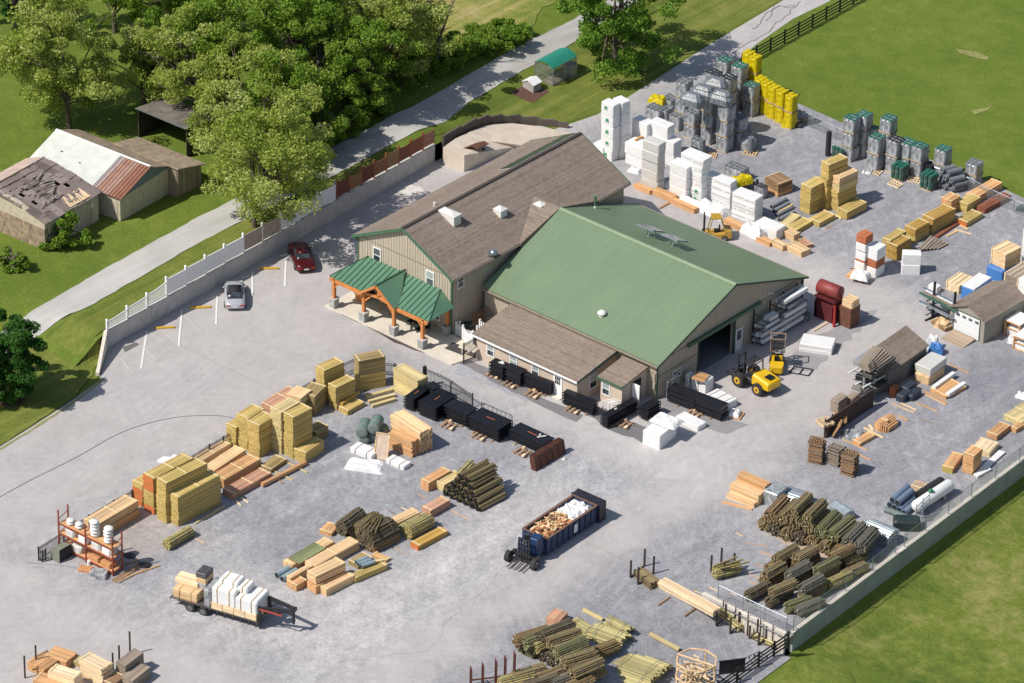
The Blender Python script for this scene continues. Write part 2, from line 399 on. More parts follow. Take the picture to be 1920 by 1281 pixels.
sheet('lawn', [(-40, 700), (70, 636), (166, 584), (267, 522), (373, 456), (458, 414), (625, 335), (700, 292), (800, 262), W(xw(19) - .3, 19), W(xw(-24) - .35, -24), W(-36.9, -28.2), (140, 745), (75, 788), (0, 836), (-60, 870)], g_lawn, .034, .08, .9)
sheet('hay_field', [(700, -60), (1100, -60), (1010, 30), (985, 62), (860, 70), (800, 60), (740, 20)], g_field, .05, .4, 2.0)
sheet('rough_grass', [W(xr(20) + .5, 20), W(xr(-19) + .5, -19), W(29.8, -20.2), W(30, -26), W(30.2, -60), W(70, -60), W(70, 30)], g_rough, .03, 0, 4.0)
m_soil = simple('bare_soil', (.245, .24, .085), .95, 0, .25, 2)
for pts in ([(1792, 92), (1830, 98), (1856, 108), (1850, 114), (1826, 108), (1800, 100)], [(1820, 208), (1850, 203), (1862, 196), (1852, 207), (1828, 215)]):
 sheet('bare_soil', pts, m_soil, .03, .05, flat=True)
for pts in ([(200, 705), (186, 716), (140, 752), (75, 795), (0, 842), (0, 845), (78, 797), (143, 754), (192, 716)],):
 sheet('bare_verge', pts, m_soil, .05, .06)
m_tar = simple('tar', (.17, .165, .17), .8)
def line(name, pts, w, mat, dz=.05):
 """narrow painted or tarred line along photo pixels"""
 P = [GT(*p) if len(p) == 2 else Vector(p) for p in pts]; me = M()
 for i in range(len(P) - 1):
  a, b = P[i], P[i + 1]; n = max(1, int((b - a).length / 2)); d = (b - a).normalized(); s = Vector((-d.y, d.x, 0)) * w / 2
  for k in range(n):
   p = a + (b - a) * k / n; q = a + (b - a) * (k + 1) / n
   p = Vector((p.x, p.y, terr(p.x, p.y) + dz)); q = Vector((q.x, q.y, terr(q.x, q.y) + dz))
   me.quad(p - s, q - s, q + s, p + s)
 return struct(me.build(name, mat))
def arc(pts, n=8):
 out = []
 for i in range(len(pts) - 1):
  p0 = pts[max(0, i - 1)]; p1 = pts[i]; p2 = pts[i + 1]; p3 = pts[min(len(pts) - 1, i + 2)]
  for k in range(n):
   t = k / n
   out.append(tuple(.5 * (2 * b + (c - a) * t + (2 * a - 5 * b + 4 * c - d) * t * t + (3 * b - a - 3 * c + d) * t ** 3) for a, b, c, d in zip(p0, p1, p2, p3)))
 return out + [pts[-1]]
line('tar_seam', arc([(-40, 955), (50, 905), (140, 860), (230, 811), (320, 785), (400, 780), (438, 785)]), .07, m_tar)
line('tar_seam', arc([(50, 1056), (120, 1062), (180, 1075)]), .06, m_tar)
for pts in ([(1000 + 470, 14), (1490, 10), (1480, 16), (1462, 12), (1445, 20), (1434, 30), (1428, 42), (1420, 50), (1410, 55)], [(1500, 2), (1484, 20), (1470, 36), (1452, 44), (1440, 60), (1420, 72), (1400, 84), (1370, 104)], [(1462, 12), (1450, 14), (1447, 28), (1432, 40)]):
 line('tar_crack', [(x + uni(-3, 3), y + uni(-1.5, 1.5)) for x, y in arc(pts, 3)], .10, m_tar, .02)
m_patch = simple('patch', (.14, .14, .14), .9)
sheet('asphalt_patch', [(230, 652), (255, 643), (261, 647), (234, 661)], m_patch, .06, flat=False)
sheet('asphalt_patch', [(1085, 748), (1205, 800), (1265, 812), (1240, 842), (1150, 810), (1075, 765)], simple('fresh_asphalt', (.17, .165, .175), .9, 0, .12, .6), .03, .25, flat=True)
sheet('asphalt_patch', [(1235, 745), (1305, 770), (1400, 795), (1365, 812), (1290, 800), (1225, 772)], simple('fresh_asphalt2', (.27, .26, .27), .9, 0, .12, .6), .026, .2, flat=True)
sheet('asphalt_patch', [(868, 668), (1010, 742), (1095, 780), (1080, 792), (990, 750), (862, 682)], simple('fresh_asphalt3', (.20, .19, .20), .9, 0, .12, .6), .032, .15, flat=True)
sheet('asphalt_patch', [(1500, 640), (1570, 610), (1640, 580), (1610, 620), (1530, 690), (1480, 700), (1490, 660)], simple('fresh_asphalt4', (.31, .30, .31), .9, 0, .1, .6), .026, .3, flat=True)
m_white = simple('white_paint', (.78, .78, .76), .6, 0, .08); m_faint = simple('faded_paint', (.53, .50, .50), .8, 0, .08)
for a, b in (((275, 622), (264, 692)), ((341, 582), (335, 650)), ((407, 556), (405, 609)), ((473, 510), (473, 556)), ((536, 490), (534, 538))):
 line('parking_line', [a, b], .16, m_white)
for a, b in (((225, 672), (248, 700)), ((272, 655), (292, 675)), ((305, 620), (333, 648)), ((345, 592), (378, 626))):
 line('faded_parking_line', [a, b], .11, m_faint)
sheet('cement_spill', [(752, 352), (772, 345), (786, 352), (802, 362), (790, 372), (768, 364), (748, 360)], simple('cement', (.6, .58, .54), .8), .03, .3, flat=True)
sheet('gravel_apron', [(860, 680), (905, 700), (1005, 745), (985, 752), (900, 715), (850, 700)], simple('apron', (.36, .36, .39), .9, 0, .2, 2), .028, .2, flat=True)
for pts in ([(1425, 975), (1470, 1012), (1530, 1030), (1590, 1050), (1600, 1062), (1540, 1046), (1470, 1022), (1420, 990)],):
 sheet('wood_chip_strip', pts, simple('chips', (.48, .38, .30), .95, 0, .25, 2), .034, .2, flat=True)
concrete = simple('concrete', (.50, .48, .46), .85, 0, .16, 1.3, bump=.02)
concrete_l = simple('pale_concrete', (.66, .61, .53), .85, 0, .12, 1.0)
concrete_d = simple('grey_green_concrete', (.34, .36, .36), .85, 0, .16, .9)
def wall_left():
 t = thing('retaining_wall', 'long grey concrete retaining wall behind the parking bays', 'wall', (-39, -24, 0))
 t2 = M(); o = Vector((-39, -24, 0))
 ys = [-24.3 + i * 2.68 for i in range(17)]; ys[-1] = 18.7
 for i in range(16):
  a, b = ys[i] + .012, ys[i + 1] - .012
  x0, x1 = xw(a), xw(b)
  t2.prism([Vector((x0, a, -.1)) - o, Vector((x1, b, -.1)) - o, Vector((x1 - .28, b, -.1)) - o, Vector((x0 - .28, a, -.1)) - o], (0, 0, 1.83 + .02 * (i % 2)))
 t2.build('wall_panels', concrete, t)
 c = M(); a, b = xw(-24.3) - .25, xw(18.7) - .25
 c.prism([Vector((a + .04, -24.3, 0)) - o, Vector((b + .04, 18.7, 0)) - o, Vector((b - .04, 18.7, 0)) - o, Vector((a - .04, -24.3, 0)) - o], (0, 0, 1.70)); c.build('footing', concrete, t)
 w = M(); p = Vector((-38.95, -24.32, 0)) - o; q = Vector((-36.35, -27.9, 0)) - o; n = Vector((.81, .59, 0)) * .28
 w.add([p, q, q - n, p - n, p + Vector((0, 0, 1.78)), q + Vector((0, 0, .32)), q - n + Vector((0, 0, .32)), p - n + Vector((0, 0, 1.78))], [(0, 1, 5, 4), (1, 2, 6, 5), (2, 3, 7, 6), (3, 0, 4, 7), (4, 5, 6, 7)])
 w.build('wing_wall', concrete_l, t)
wall_left()
def wall_right():
 t = thing('retaining_wall', 'tall grey green concrete retaining wall above the lower right meadow', 'wall', (28.9, -19.8, -1.5)); o = Vector((28.9, -19.8, -1.5))
 w = M(); Ys = [-19.2 + i * 6.0 for i in range(11)]
 for i in range(10):
  a, b = Ys[i] + .01, Ys[i + 1] - .01; x0, x1 = xr(a), xr(b); h = .2
  w.prism([Vector((x0 - .3, a, -1.6)) - o, Vector((x1 - .3, b, -1.6)) - o, Vector((x1, b, -1.6)) - o, Vector((x0, a, -1.6)) - o], (0, 0, 1.6 + h))
 w.build('wall_body', concrete_d, t)
 c = M(); x0, x1 = xr(-19.2), xr(41)
 c.prism([Vector((x0 - .32, -19.2, .2)) - o, Vector((x1 - .32, 41, .2)) - o, Vector((x1 + .02, 41, .2)) - o, Vector((x0 + .02, -19.2, .2)) - o], (0, 0, .04)); c.build('wall_cap', concrete_l, t)
 t = thing('retaining_wall', 'pale vertical panelled wall facing the lower pole yard', 'wall', (23, -19.6, 0))
 w = M(); L = 28.5 - 20.5; n = 26
 for i in range(n):
  a = 20.5 + L * i / n; zb = terr(a + .3, -20.5)
  w.box(a - 23 + .012, a + L / n - 23 - .012, -.12, .12 + .01 * (i % 3), zb - .2, .18)
 w.build('panels', concrete_l, t)
 w = M(); w.box(20.5 - 23, 28.55 - 23, -.15, .2, .181, .25); w.build('wall_cap', concrete_l, t)
 w = M()
 for i in range(5):
  x = 22.6 + i * 1.2; w.box(x - 23, x - 23 + .07, -.19, -.125, terr(x, -20.5) - .1, .55)
 w.build('stakes', simple('rusty_steel', (.07, .05, .045), .6, .4), t)
wall_right()
def ramp():
 t = thing('loading_ramp', 'tan concrete loading ramp with a square end beside the wood fence', 'ramp', (-38, 22, 0)); o = Vector((-38, 22, 0))
 c3 = [(-39.95, 18.75, 1.72), (-37.6, 18.95, 1.7), (-37.3, 25.5, .12), (-35.6, 27.0, .06), (-35.3, 31.0, .05), (-36.85, 30.6, .06), (-38.6, 29.6, .2), (-40.0, 28.3, .45), (-40.9, 25.9, .9), (-40.7, 23.4, 1.3), (-40.4, 20.9, 1.6)]
 P = [Vector(p) - o for p in c3]; w = M(); cc = Vector((-38.6, 23.5, 1.0)) - o
 for i in range(len(P)): w.add([P[i], P[(i + 1) % len(P)], cc], [(0, 1, 2)])
 for i in range(len(P)):
  a, b = P[i], P[(i + 1) % len(P)]; w.quad(Vector((a.x, a.y, -.1)), Vector((b.x, b.y, -.1)), b, a)
 w.build('ramp_slab', simple('tan_concrete', (.60, .52, .43), .9, 0, .14, .9), t)
 t = thing('timber_edging', 'curved dark timber retaining edge around the tan ramp', 'retaining edge', (-40, 26, 0)); o = Vector((-40, 26, 0)); w = M()
 E = [(-40.75, 19.6, 2.0), (-40.95, 22.2, 2.15), (-41.15, 24.6, 1.95), (-41.1, 26.2, 1.7), (-40.6, 27.6, 1.4), (-39.7, 29.1, 1.1), (-38.6, 30.2, .8), (-37.2, 31.2, .6), (-36.2, 31.7, .45)]
 for i in range(len(E) - 1):
  a, b = E[i], E[i + 1]
  for k in range(6):
   z = b[2] - .2 * k
   if z < -.3: break
   w.bar(Vector((a[0], a[1], z)) - o, Vector((b[0], b[1], z)) - o, .2, .185)
 w.build('timbers', simple('dark_timber', (.12, .10, .085), .9, 0, .3, 4), t)
 t = thing('rusty_hatch', 'rusty brown folded metal hatch lying on the tan ramp', 'metal hatch', (0, 0, 0))
 p = G(893, 281, 1.3); t.location = (p.x, p.y, 1.12); t.rotation_euler = (0, 0, .1)
 w = M(); w.slab((-.9, -.75, .1 + .3), (.05, -.75, .62 + .3), (.05, 1.15, .62), (-.9, 1.15, .1), .05); w.slab((.05, -.75, .62 + .3), (.6, -.75, .5 + .3), (.6, 1.15, .5), (.05, 1.15, .62), .05)
 w.box(-.8, .4, -.6, .9, -.4, .05)
 w.build('rusty_plate', simple('rust', (.16, .07, .045), .8, .2, .3, 3), t)
ramp()
def sidingmat(name, c, w=.3, axis=0, var=.08):
 q = N(name); v = q.coord(); s = q.sep(v)
 k = q.math('FLOOR', q.math('DIVIDE', q.math('ADD', s[0], s[1]), w)); n = q.wn(k, '1D')
 big = q.noise(v, .6, 4, .6)
 f = q.math('ADD', q.math('MULTIPLY', n, var), q.math('MULTIPLY_ADD', big, .16, 1 - var - .06))
 return q.fin(q.mix(1.0, c, q.comb(f, f, f), 'MULTIPLY'), .6, 0, .3)
def shinglemat(name, c, axis):
 """courses run along world/object axis"""
 q = N(name); v = q.coord(); s = q.sep(v)
 row = q.math('FLOOR', q.math('DIVIDE', s[1 - axis], .17)); tab = q.math('FLOOR', q.math('ADD', q.math('DIVIDE', s[axis], .32), q.math('MULTIPLY', row, .37)))
 n = q.wn(q.comb(row, tab, 0)); nr = q.wn(row, '1D'); big = q.noise(v, .35, 4, .6); fine = q.noise(v, 12, 2, .7)
 f = q.math('ADD', q.math('MULTIPLY', n, .22), q.math('MULTIPLY', nr, .22)); f = q.math('ADD', f, q.math('MULTIPLY', big, .28)); f = q.math('ADD', f, q.math('MULTIPLY', fine, .3)); f = q.math('ADD', f, .48)
 return q.fin(q.mix(1.0, c, q.comb(f, f, f), 'MULTIPLY'), .92, 0, .15)
def metalroof(name, c, rough=.45, spec=.5):
 q = N(name); v = q.coord(); n = q.noise(v, .25, 4, .6); n2 = q.noise(v, 2.5, 4, .7)
 n3 = q.noise(q.map(v, (2.2, .12, .12)), 1.0, 4, .65); n = q.math('ADD', n, q.math('MULTIPLY', q.math('SUBTRACT', n3, .5), 1.0)); f = q.math('ADD', q.math('MULTIPLY', n, .24), q.math('MULTIPLY_ADD', n2, .10, .83))
 return q.fin(q.mix(1.0, c, q.comb(f, f, f), 'MULTIPLY'), rough, 0, spec)
m_side = sidingmat('tan_siding', (.50, .435, .35)); m_batten = simple('tan_batten', (.46, .40, .315), .6)
m_green = metalroof('green_metal', (.18, .25, .15), .42, .6); m_greent = simple('green_trim', (.06, .15, .085), .5)
m_porchg = metalroof('green_standing_seam', (.10, .215, .14), .4, .6); m_seam = simple('green_seam', (.03, .10, .06), .5)
m_sh0 = shinglemat('shingles_y', (.25, .203, .172), 1); m_sh1 = shinglemat('shingles_x', (.255, .205, .168), 0)
m_winf = simple('window_white', (.86, .86, .86), .5, 0, .05)
def _glass():
 q = N('window_glass'); v = q.coord(); n = q.noise(v, .8, 2, .5)
 return q.fin(q.ramp(n, [(.4, (.02, .025, .035)), (.6, (.10, .12, .13))]), .08, 0, .8)
m_glass = _glass(); m_blind = simple('window_blind', (.38, .43, .42), .3)
m_dark = simple('dark_interior', (.02, .022, .03), .8); m_black = simple('black_metal', (.018, .018, .022), .45, .3, .3, 4)
m_galv = simple('galvanised', (.36, .42, .48), .35, .7, .2, 2); m_wbox = simple('white_vent', (.72, .71, .68), .5, 0, .06)
m_cedar = simple('cedar_timber', (.55, .21, .06), .6, 0, .25, 5); m_stone = simple('stone_pier', (.36, .36, .35), .9, 0, .45, 6)
m_floor = simple('shop_floor', (.22, .22, .22), .9)
def local(o, p): return Vector(p) - o
def win(par, o, side, wall, u0, u1, z0, z1, blind=0, split=True, slider=False):
 """window on the -Y wall (side='y', wall=Y) or +X wall (side='x', wall=X); o = parent's origin"""
 f = M(); g = M(); b = .09; d = .05
 def bx(mm, a0, a1, c0, c1, e0, e1):
  if side == 'y': mm.box(a0 - o.x, a1 - o.x, wall - e1 - o.y, wall - e0 - o.y, c0 - o.z, c1 - o.z)
  else: mm.box(wall + e0 - o.x, wall + e1 - o.x, a0 - o.y, a1 - o.y, c0 - o.z, c1 - o.z)
 bx(f, u0, u0 + b, z0, z1, 0, d); bx(f, u1 - b, u1, z0, z1, 0, d); bx(f, u0 + b, u1 - b, z0, z0 + b, 0, d); bx(f, u0 + b, u1 - b, z1 - b, z1, 0, d)
 if split and not slider: bx(f, u0 + b, u1 - b, (z0 + z1) / 2 - .03, (z0 + z1) / 2 + .03, 0, d - .01)
 if slider: bx(f, (u0 + u1) / 2 - .03, (u0 + u1) / 2 + .03, z0 + b, z1 - b, 0, d - .01)
 zm = (z0 + z1) / 2
 bx(g, u0 + b, u1 - b, z0 + b, z1 - b, .005, .02)
 w = f.build('window', m_winf, par); g.build('pane', m_blind if blind == 2 else m_glass, w)
 if blind == 1:
  s = M(); bx(s, u0 + b, u1 - b, zm + .03, z1 - b, .021, .028); s.build('blind', m_blind, w)
 return w
def ribs_on(me, a, b, c, d, n, w, h, mi=0):
 """n raised ribs running from edge a-b up to edge d-c (a,b eave ; d,c ridge)"""
 a, b, c, d = map(Vector, (a, b, c, d)); nn = (b - a).cross(d - a).normalized()
 for i in range(n):
  t = (i + .5) / n; p = a + (b - a) * t; q = d + (c - d) * t; s = (b - a).normalized() * w / 2
  me.add([p - s, p + s, q + s, q - s, p - s * .5 + nn * h, p + s * .5 + nn * h, q + s * .5 + nn * h, q - s * .5 + nn * h], [(0, 1, 5, 4), (1, 2, 6, 5), (2, 3, 7, 6), (3, 0, 4, 7), (4, 5, 6, 7)], mi)
def green_shop():
 o = Vector((-9.5, 10, 0)); t = thing('metal_shop_building', 'large tan shop building with a wide green ribbed metal roof', 'building', o)
 X0, X1, Y0, Y1 = -19.0, -.35, .35, 19.65; he, hr = 3.46, 6.97; sl = (hr - he) / 10; zw = he + .35 * sl - .12
 ya = float(PX(1306, 729, X1)[1]); yb = float(PX(1371, 668, X1)[1]); zt = 3.35
 w = M(); th = .2
 def bx(x0, x1, y0, y1, z0, z1): w.box(x0 - o.x, x1 - o.x, y0 - o.y, y1 - o.y, z0, z1)
 bx(X0, X1, Y0, Y0 + th, 0, zw); bx(X0, X1, Y1 - th, Y1, 0, zw); bx(X0, X0 + th, Y0 + th, Y1 - th, 0, zw)
 bx(X1 - th, X1, Y0 + th, ya, 0, zw); bx(X1 - th, X1, yb, Y1 - th, 0, zw); bx(X1 - th, X1, ya, yb, zt, zw)
 for x in (X1 - th, X0): w.prism([local(o, (x, Y0 + .02, zw)), local(o, (x, Y1 - .02, zw)), local(o, (x, 10, hr - .12))], (th, 0, 0))
 w.build('wall', m_side, t)
 b = M()
 y = Y0 + .15
 while y < Y1:
  if not (ya - .05 < y < yb + .05): b.box(X1 - o.x, X1 + .025 - o.x, y - .02 - o.y, y + .02 - o.y, .02, zw - .02)
  ztp = hr - .15 - abs(y - 10) * sl
  b.box(X1 - o.x, X1 + .025 - o.x, y - .02 - o.y, y + .02 - o.y, max(zw, zt + .4) + .02, max(ztp - .1, zw + .021)); y += .3
 x = X0 + .2
 while x < X1:
  b.box(x - .02 - o.x, x + .02 - o.x, Y0 - .025 - o.y, Y0 - o.y, .02, zw - .05); x += .3
 b.build('battens', m_batten, t)
 tr = M(); tr.box(X1 + .0 - o.x, X1 + .1 - o.x, Y0 - .1 - o.y, Y0 + .03 - o.y, 0, zw); tr.box(X1 + .03 - o.x, X1 + .14 - o.x, Y1 - .1 - o.y, Y1 + .08 - o.y, 0, zw)
 tr.box(X1 + .03 - o.x, X1 + .09 - o.x, yb - o.y, yb + .35 - o.y, 0, zt); tr.box(X1 + .03 - o.x, X1 + .07 - o.x, ya - .1 - o.y, ya - o.y, 0, zt)
 tr.build('corner_trim', simple('dark_green_trim', (.02, .06, .045), .5), t)
 h = M(); h.box(X1 + .03 - o.x, X1 + .28 - o.x, ya - 1.6 - o.y, yb + 3.6 - o.y, zt, zt + .28); h.build('door_track', m_greent, t)
 h = M(); h.box(X1 + .03 - o.x, X1 + .055 - o.x, Y0 + .1 - o.y, ya - .12 - o.y, 2.05, 2.11); h.box(X1 + .03 - o.x, X1 + .055 - o.x, Y0 + .1 - o.y, Y1 - .2 - o.y, zw + .0, zw + .05)
 h.box(X1 - 4 - o.x, X1 - .1 - o.x, Y0 - .05 - o.y, Y0 - .026 - o.y, 2.35, 2.4); h.build('trim_band', simple('tan_trim', (.30, .26, .20), .6), t)
 f = M(); f.box(X0 + .2 - o.x, X1 - .05 - o.x, Y0 + .2 - o.y, Y1 - .2 - o.y, .015, .03); f.build('floor', m_floor, t)
 r = M(); L0, L1 = X0 - .05, 0
 r.slab(local(o, (L0, 0, he)), local(o, (L1, 0, he)), local(o, (L1, 10, hr)), local(o, (L0, 10, hr)), .1)
 r.slab(local(o, (L1, 20, he)), local(o, (L0, 20, he)), local(o, (L0, 10, hr)), local(o, (L1, 10, hr)), .1)
 ribs_on(r, local(o, (L0, 0, he)), local(o, (L1, 0, he)), local(o, (L1, 10, hr)), local(o, (L0, 10, hr)), 62, .08, .018)
 ribs_on(r, local(o, (L1, 20, he)), local(o, (L0, 20, he)), local(o, (L0, 10, hr)), local(o, (L1, 10, hr)), 62, .08, .018)
 r = r.build('roof', m_green, t)
 q = M(); q.slab(local(o, (L0, 9.75, hr - .03)), local(o, (L1 + .02, 9.75, hr - .03)), local(o, (L1 + .02, 10, hr + .06)), local(o, (L0, 10, hr + .06)), .02); q.slab(local(o, (L1 + .02, 10.25, hr - .03)), local(o, (L0, 10.25, hr - .03)), local(o, (L0, 10, hr + .06)), local(o, (L1 + .02, 10, hr + .06)), .02)
 q.build('ridge_cap', simple('pale_green_ridge', (.25, .33, .205), .5), r)
 q = M(); q.bar(local(o, (L1 + .03, -.02, he - .08)), local(o, (L1 + .03, 10, hr - .08)), .05, .16); q.bar(local(o, (L1 + .03, 20.02, he - .08)), local(o, (L1 + .03, 10, hr - .08)), .05, .16); q.build('rake_trim', simple('dark_green_trim', (.02, .06, .045), .5), r)
 q = M(); q.box(L0 - o.x, L1 - o.x, -.16 - o.y, -.03 - o.y, he - .17, he - .04); q.box(L0 - o.x, L1 - o.x, 20.03 - o.y, 20.16 - o.y, he - .17, he - .04); q.build('gutter', simple('tan_trim', (.30, .26, .20), .6), r)
 p = G(1129, 578, 4.9); v = M(); v.cyl((0, 0, -.1), (0, 0, .22), .26, 16); v.sphere((0, 0, .2), .4, .4, .26, 16, 5, z0=0.0); v.build('roof_vent', m_wbox, r, local(o, (p.x, p.y, he + p.y * sl)))
 p = G(1116, 389, 5.6); v = M(); v.cyl((0, 0, -.3), (0, 0, .5), .16, 10, .05); v.build('pipe_boot', m_wbox, r, local(o, (p.x, p.y, hr - abs(p.y - 10) * sl)))
 v = M(); v.cyl((0, 0, .2), (0, 0, 1.0), .09, 10); v.cyl((0, 0, .95), (0, 0, 1.1), .17, 10, .17); v.build('flue_pipe', m_greent, r, local(o, (p.x, p.y, hr - abs(p.y - 10) * sl)))
 for px, py in ((1220, 444), (1265, 462)):
  p = G(px, py, 6.0); s = M(); zz = hr - abs(p.y - 10) * sl
  q = thing_child('solar_panel', t, local(o, (p.x, p.y, zz)))
  s.slab((-.85, -.8, 1.25), (.85, -.8, 1.25), (.85, .75, .5), (-.85, .75, .5), .05, 0); s.slab((-.9, -.86, 1.22), (.9, -.86, 1.22), (.9, .8, .42), (-.9, .8, .42), .05, 1)
  s.bar((-.4, 0, -.1), (-.4, .1, .85), .07, mi=1); s.bar((.4, 0, -.1), (.4, .1, .85), .07, mi=1); s.bar((0, -.6, -.2), (0, 0, .8), .05, mi=1)
  so = s.build('panel', [simple('solar_glass', (.16, .17, .20), .2, 0, .1), m_galv], q)
 a = PX(1375, 622, X1); c = PX(1394, 620, X1)
 y0, y1 = float(PX(1376, 668, X1)[1]), float(PX(1376, 668, X1)[1]) + .95
 d = M(); d.box(X1 + .03 - o.x, X1 + .075 - o.x, y0 - o.y, y1 - o.y, .03, 2.12); dd = d.build('door', simple('white_door', (.75, .78, .8), .5, 0, .05), t)
 d = M(); d.box(X1 + .075 - o.x, X1 + .085 - o.x, y0 + .2 - o.y, y1 - .2 - o.y, 1.05, 1.95); d.build('pane', m_glass, dd)
 ys = float(PX(1260, 708, X1)[1]); win(t, o, 'x', X1 + .026, ys, ys + 1.15, 1.0, 1.75, slider=True)
 l = M(); a = PX(1446, 544, X1); l.bar(local(o, (X1 + .05, a[1] - .5, a[2])), local(o, (X1 + .5, a[1] - .3, a[2] - .02)), .12); l.build('flood_light', m_wbox, t)
 a = PY(1227, 740, Y0); d = M(); d.box(a[0] - .1 - o.x, a[0] + .1 - o.x, Y0 - .16 - o.y, Y0 - .03 - o.y, 1.0, 1.5); d.bar(local(o, (a[0], Y0 - .08, .1)), local(o, (a[0], Y0 - .08, 2.35)), .07); d.build('meter_box', m_side, t)
def thing_child(name, par, loc, rz=0):
 o = bpy.data.objects.new(name, None); COL.objects.link(o); o.parent = par; o.location = loc; o.rotation_euler = (0, 0, rz); return o
green_shop()
def main_barn():
 o = Vector((-24.8, 8, 0)); t = thing('gabled_barn', 'two storey tan barn with a brown shingle gable roof', 'building', o)
 X0, X1, Y0, Y1 = -30.05, -19.5, -3.3, 19.15; xr0, xr1, yr0, yr1 = -30.46, -19.09, -3.66, 19.5; xm = (xr0 + xr1) / 2; he, hr = 5.57, 8.41; sl = (hr - he) / (xr1 - xm)
 zw = he + (xr1 - X1) * sl - .17
 w = M()
 w.prism([local(o, (X0, Y0, 0)), local(o, (X1, Y0, 0)), local(o, (X1, Y0, zw)), local(o, (xm, Y0, hr - .17)), local(o, (X0, Y0, zw))], (0, Y1 - Y0, 0)); w.build('wall', m_side, t)
 b = M(); x = X0 + .15
 while x < X1: b.box(x - .025 - o.x, x + .025 - o.x, Y0 - .03 - o.y, Y0 - o.y, .02, hr - .22 - abs(x - xm) * sl); x += .3
 y = Y0 + .15
 while y < Y1: b.box(X1 - o.x, X1 + .03 - o.x, y - .025 - o.y, y + .025 - o.y, .02, zw - .04); y += .3
 b.build('battens', m_batten, t)
 b = M(); b.box(X0 - o.x, X1 - o.x, Y0 - .05 - o.y, Y0 - .031 - o.y, zw - .05, zw + .02); b.build('trim_band', simple('tan_trim', (.30, .26, .20), .6), t)
 b = M(); b.box(X1 - .06 - o.x, X1 + .06 - o.x, Y0 - .08 - o.y, Y0 + .06 - o.y, 0, zw); b.box(X0 - .06 - o.x, X0 + .04 - o.x, Y0 - .08 - o.y, Y0 + .04 - o.y, 0, zw); b.build('corner_trim', m_greent, t)
 r = M(); T = .16
 r.slab(local(o, (xr1, yr0, he)), local(o, (xr1, yr1, he)), local(o, (xm, yr1, hr)), local(o, (xm, yr0, hr)), T)
 r.slab(local(o, (xr0, yr1, he)), local(o, (xr0, yr0, he)), local(o, (xm, yr0, hr)), local(o, (xm, yr1, hr)), T)
 r = r.build('roof', m_sh0, t)
 q = M()
 for y in (yr0 - .03, yr1 + .03):
  for x in (xr0, xr1): q.bar(local(o, (x, y, he - .1)), local(o, (xm, y, hr - .1)), .05, .24)
 q.box(xr0 - .03 - o.x, X0 - o.x, yr0 - o.y, Y0 - o.y, he - .25, he - .12); q.box(X1 - o.x, xr1 + .03 - o.x, yr0 - o.y, Y0 - o.y, he - .25, he - .12)
 q.build('rake_trim', m_greent, r)
 q = M(); q.box(xr1 + .005 - o.x, xr1 + .09 - o.x, yr0 - o.y, yr1 - o.y, he - .16, he - .05); q.box(xr0 - .09 - o.x, xr0 - .005 - o.x, yr0 - o.y, yr1 - o.y, he - .16, he - .05)
 q.build('gutter', simple('brown_gutter', (.22, .18, .15), .6), r)
 q = M(); q.bar(local(o, (xm, yr0, hr + .02)), local(o, (xm, yr1, hr + .02)), .3, .05); q.build('ridge_vent', simple('dark_ridge', (.07, .055, .05), .8), r)
 q = M(); A = Vector((-21.95, 10, 7.03)); B = Vector((-19.02, 10, 7.03)); z = 5.62
 q.slab(local(o, (xr1 - .3, 4.9, z)), local(o, (xr1 + .07, 4.9, z)), local(o, B), local(o, A), .1); q.slab(local(o, (xr1 + .07, 15.1, z)), local(o, (xr1 - .3, 15.1, z)), local(o, A), local(o, B), .1)
 q.prism([local(o, (xr1 + .02, 4.95, 4.7)), local(o, (xr1 + .02, 15.05, 4.7)), local(o, (xr1 + .02, 15.05, z - .1)), local(o, (xr1 + .02, 10, 6.9)), local(o, (xr1 + .02, 4.95, z - .1))], (.04, 0, 0))
 q.build('cross_gable', m_sh1, r)
 def vent(px, py, z, sx, sy, h, nm, sink=.4):
  p = G(px, py, z); v = M(); v.box(-sx, sx, -sy, sy, -sink, h)
  v.add([(-sx - .05, -sy - .05, h), (sx + .05, -sy - .05, h), (sx + .05, sy + .05, h), (-sx - .05, sy + .05, h), (-sx * .2, 0, h + .25), (sx * .2, 0, h + .25)] if sx > sy * 1.3 else [(-sx - .05, -sy - .05, h), (sx + .05, -sy - .05, h), (sx + .05, sy + .05, h), (-sx - .05, sy + .05, h), (-.02, 0, h + .25), (.02, 0, h + .25)], [(0, 1, 5, 4), (1, 2, 5), (2, 3, 4, 5), (3, 0, 4)])
  zr = hr - abs(p.x - xm) * sl
  v.build(nm, m_wbox, r, local(o, (p.x, p.y, zr if nm != 'cupola_low' else z)))
 vent(842, 397, 8.4, .95, .45, .45, 'ridge_skylight', 1.0); vent(938, 397, 7.2, .42, .42, .45, 'cupola', .7)
 p = G(1013, 388, 6.6); v = M(); v.box(-.42, .42, -.4, .4, -.6, .3); v.add([(-.47, -.45, .3), (.47, -.45, .3), (.47, .45, .3), (-.47, .45, .3), (0, 0, .52)], [(0, 1, 4), (1, 2, 4), (2, 3, 4), (3, 0, 4)]); v.build('cupola', m_wbox, r, local(o, (p.x, p.y, 6.6)))
 p = G(815, 381, 8.0); v = M(); v.cyl((0, 0, -.1), (0, 0, .35), .12, 10); v.build('flue_pipe', m_wbox, r, local(o, (p.x, p.y, hr - abs(p.x - xm) * sl)))
 p = G(917, 464, 6.6); v = M(); v.cyl((0, 0, -.2), (0, 0, .55), .07, 8); v.sphere((.2, .35, .3), .36, .36, .3, 14, 5, z0=-.3); v.build('dome_vent', m_galv, r, local(o, (p.x, p.y, hr - abs(p.x - xm) * sl)))
 s = M(); nx = Vector((-sl, 0, 1)).normalized()
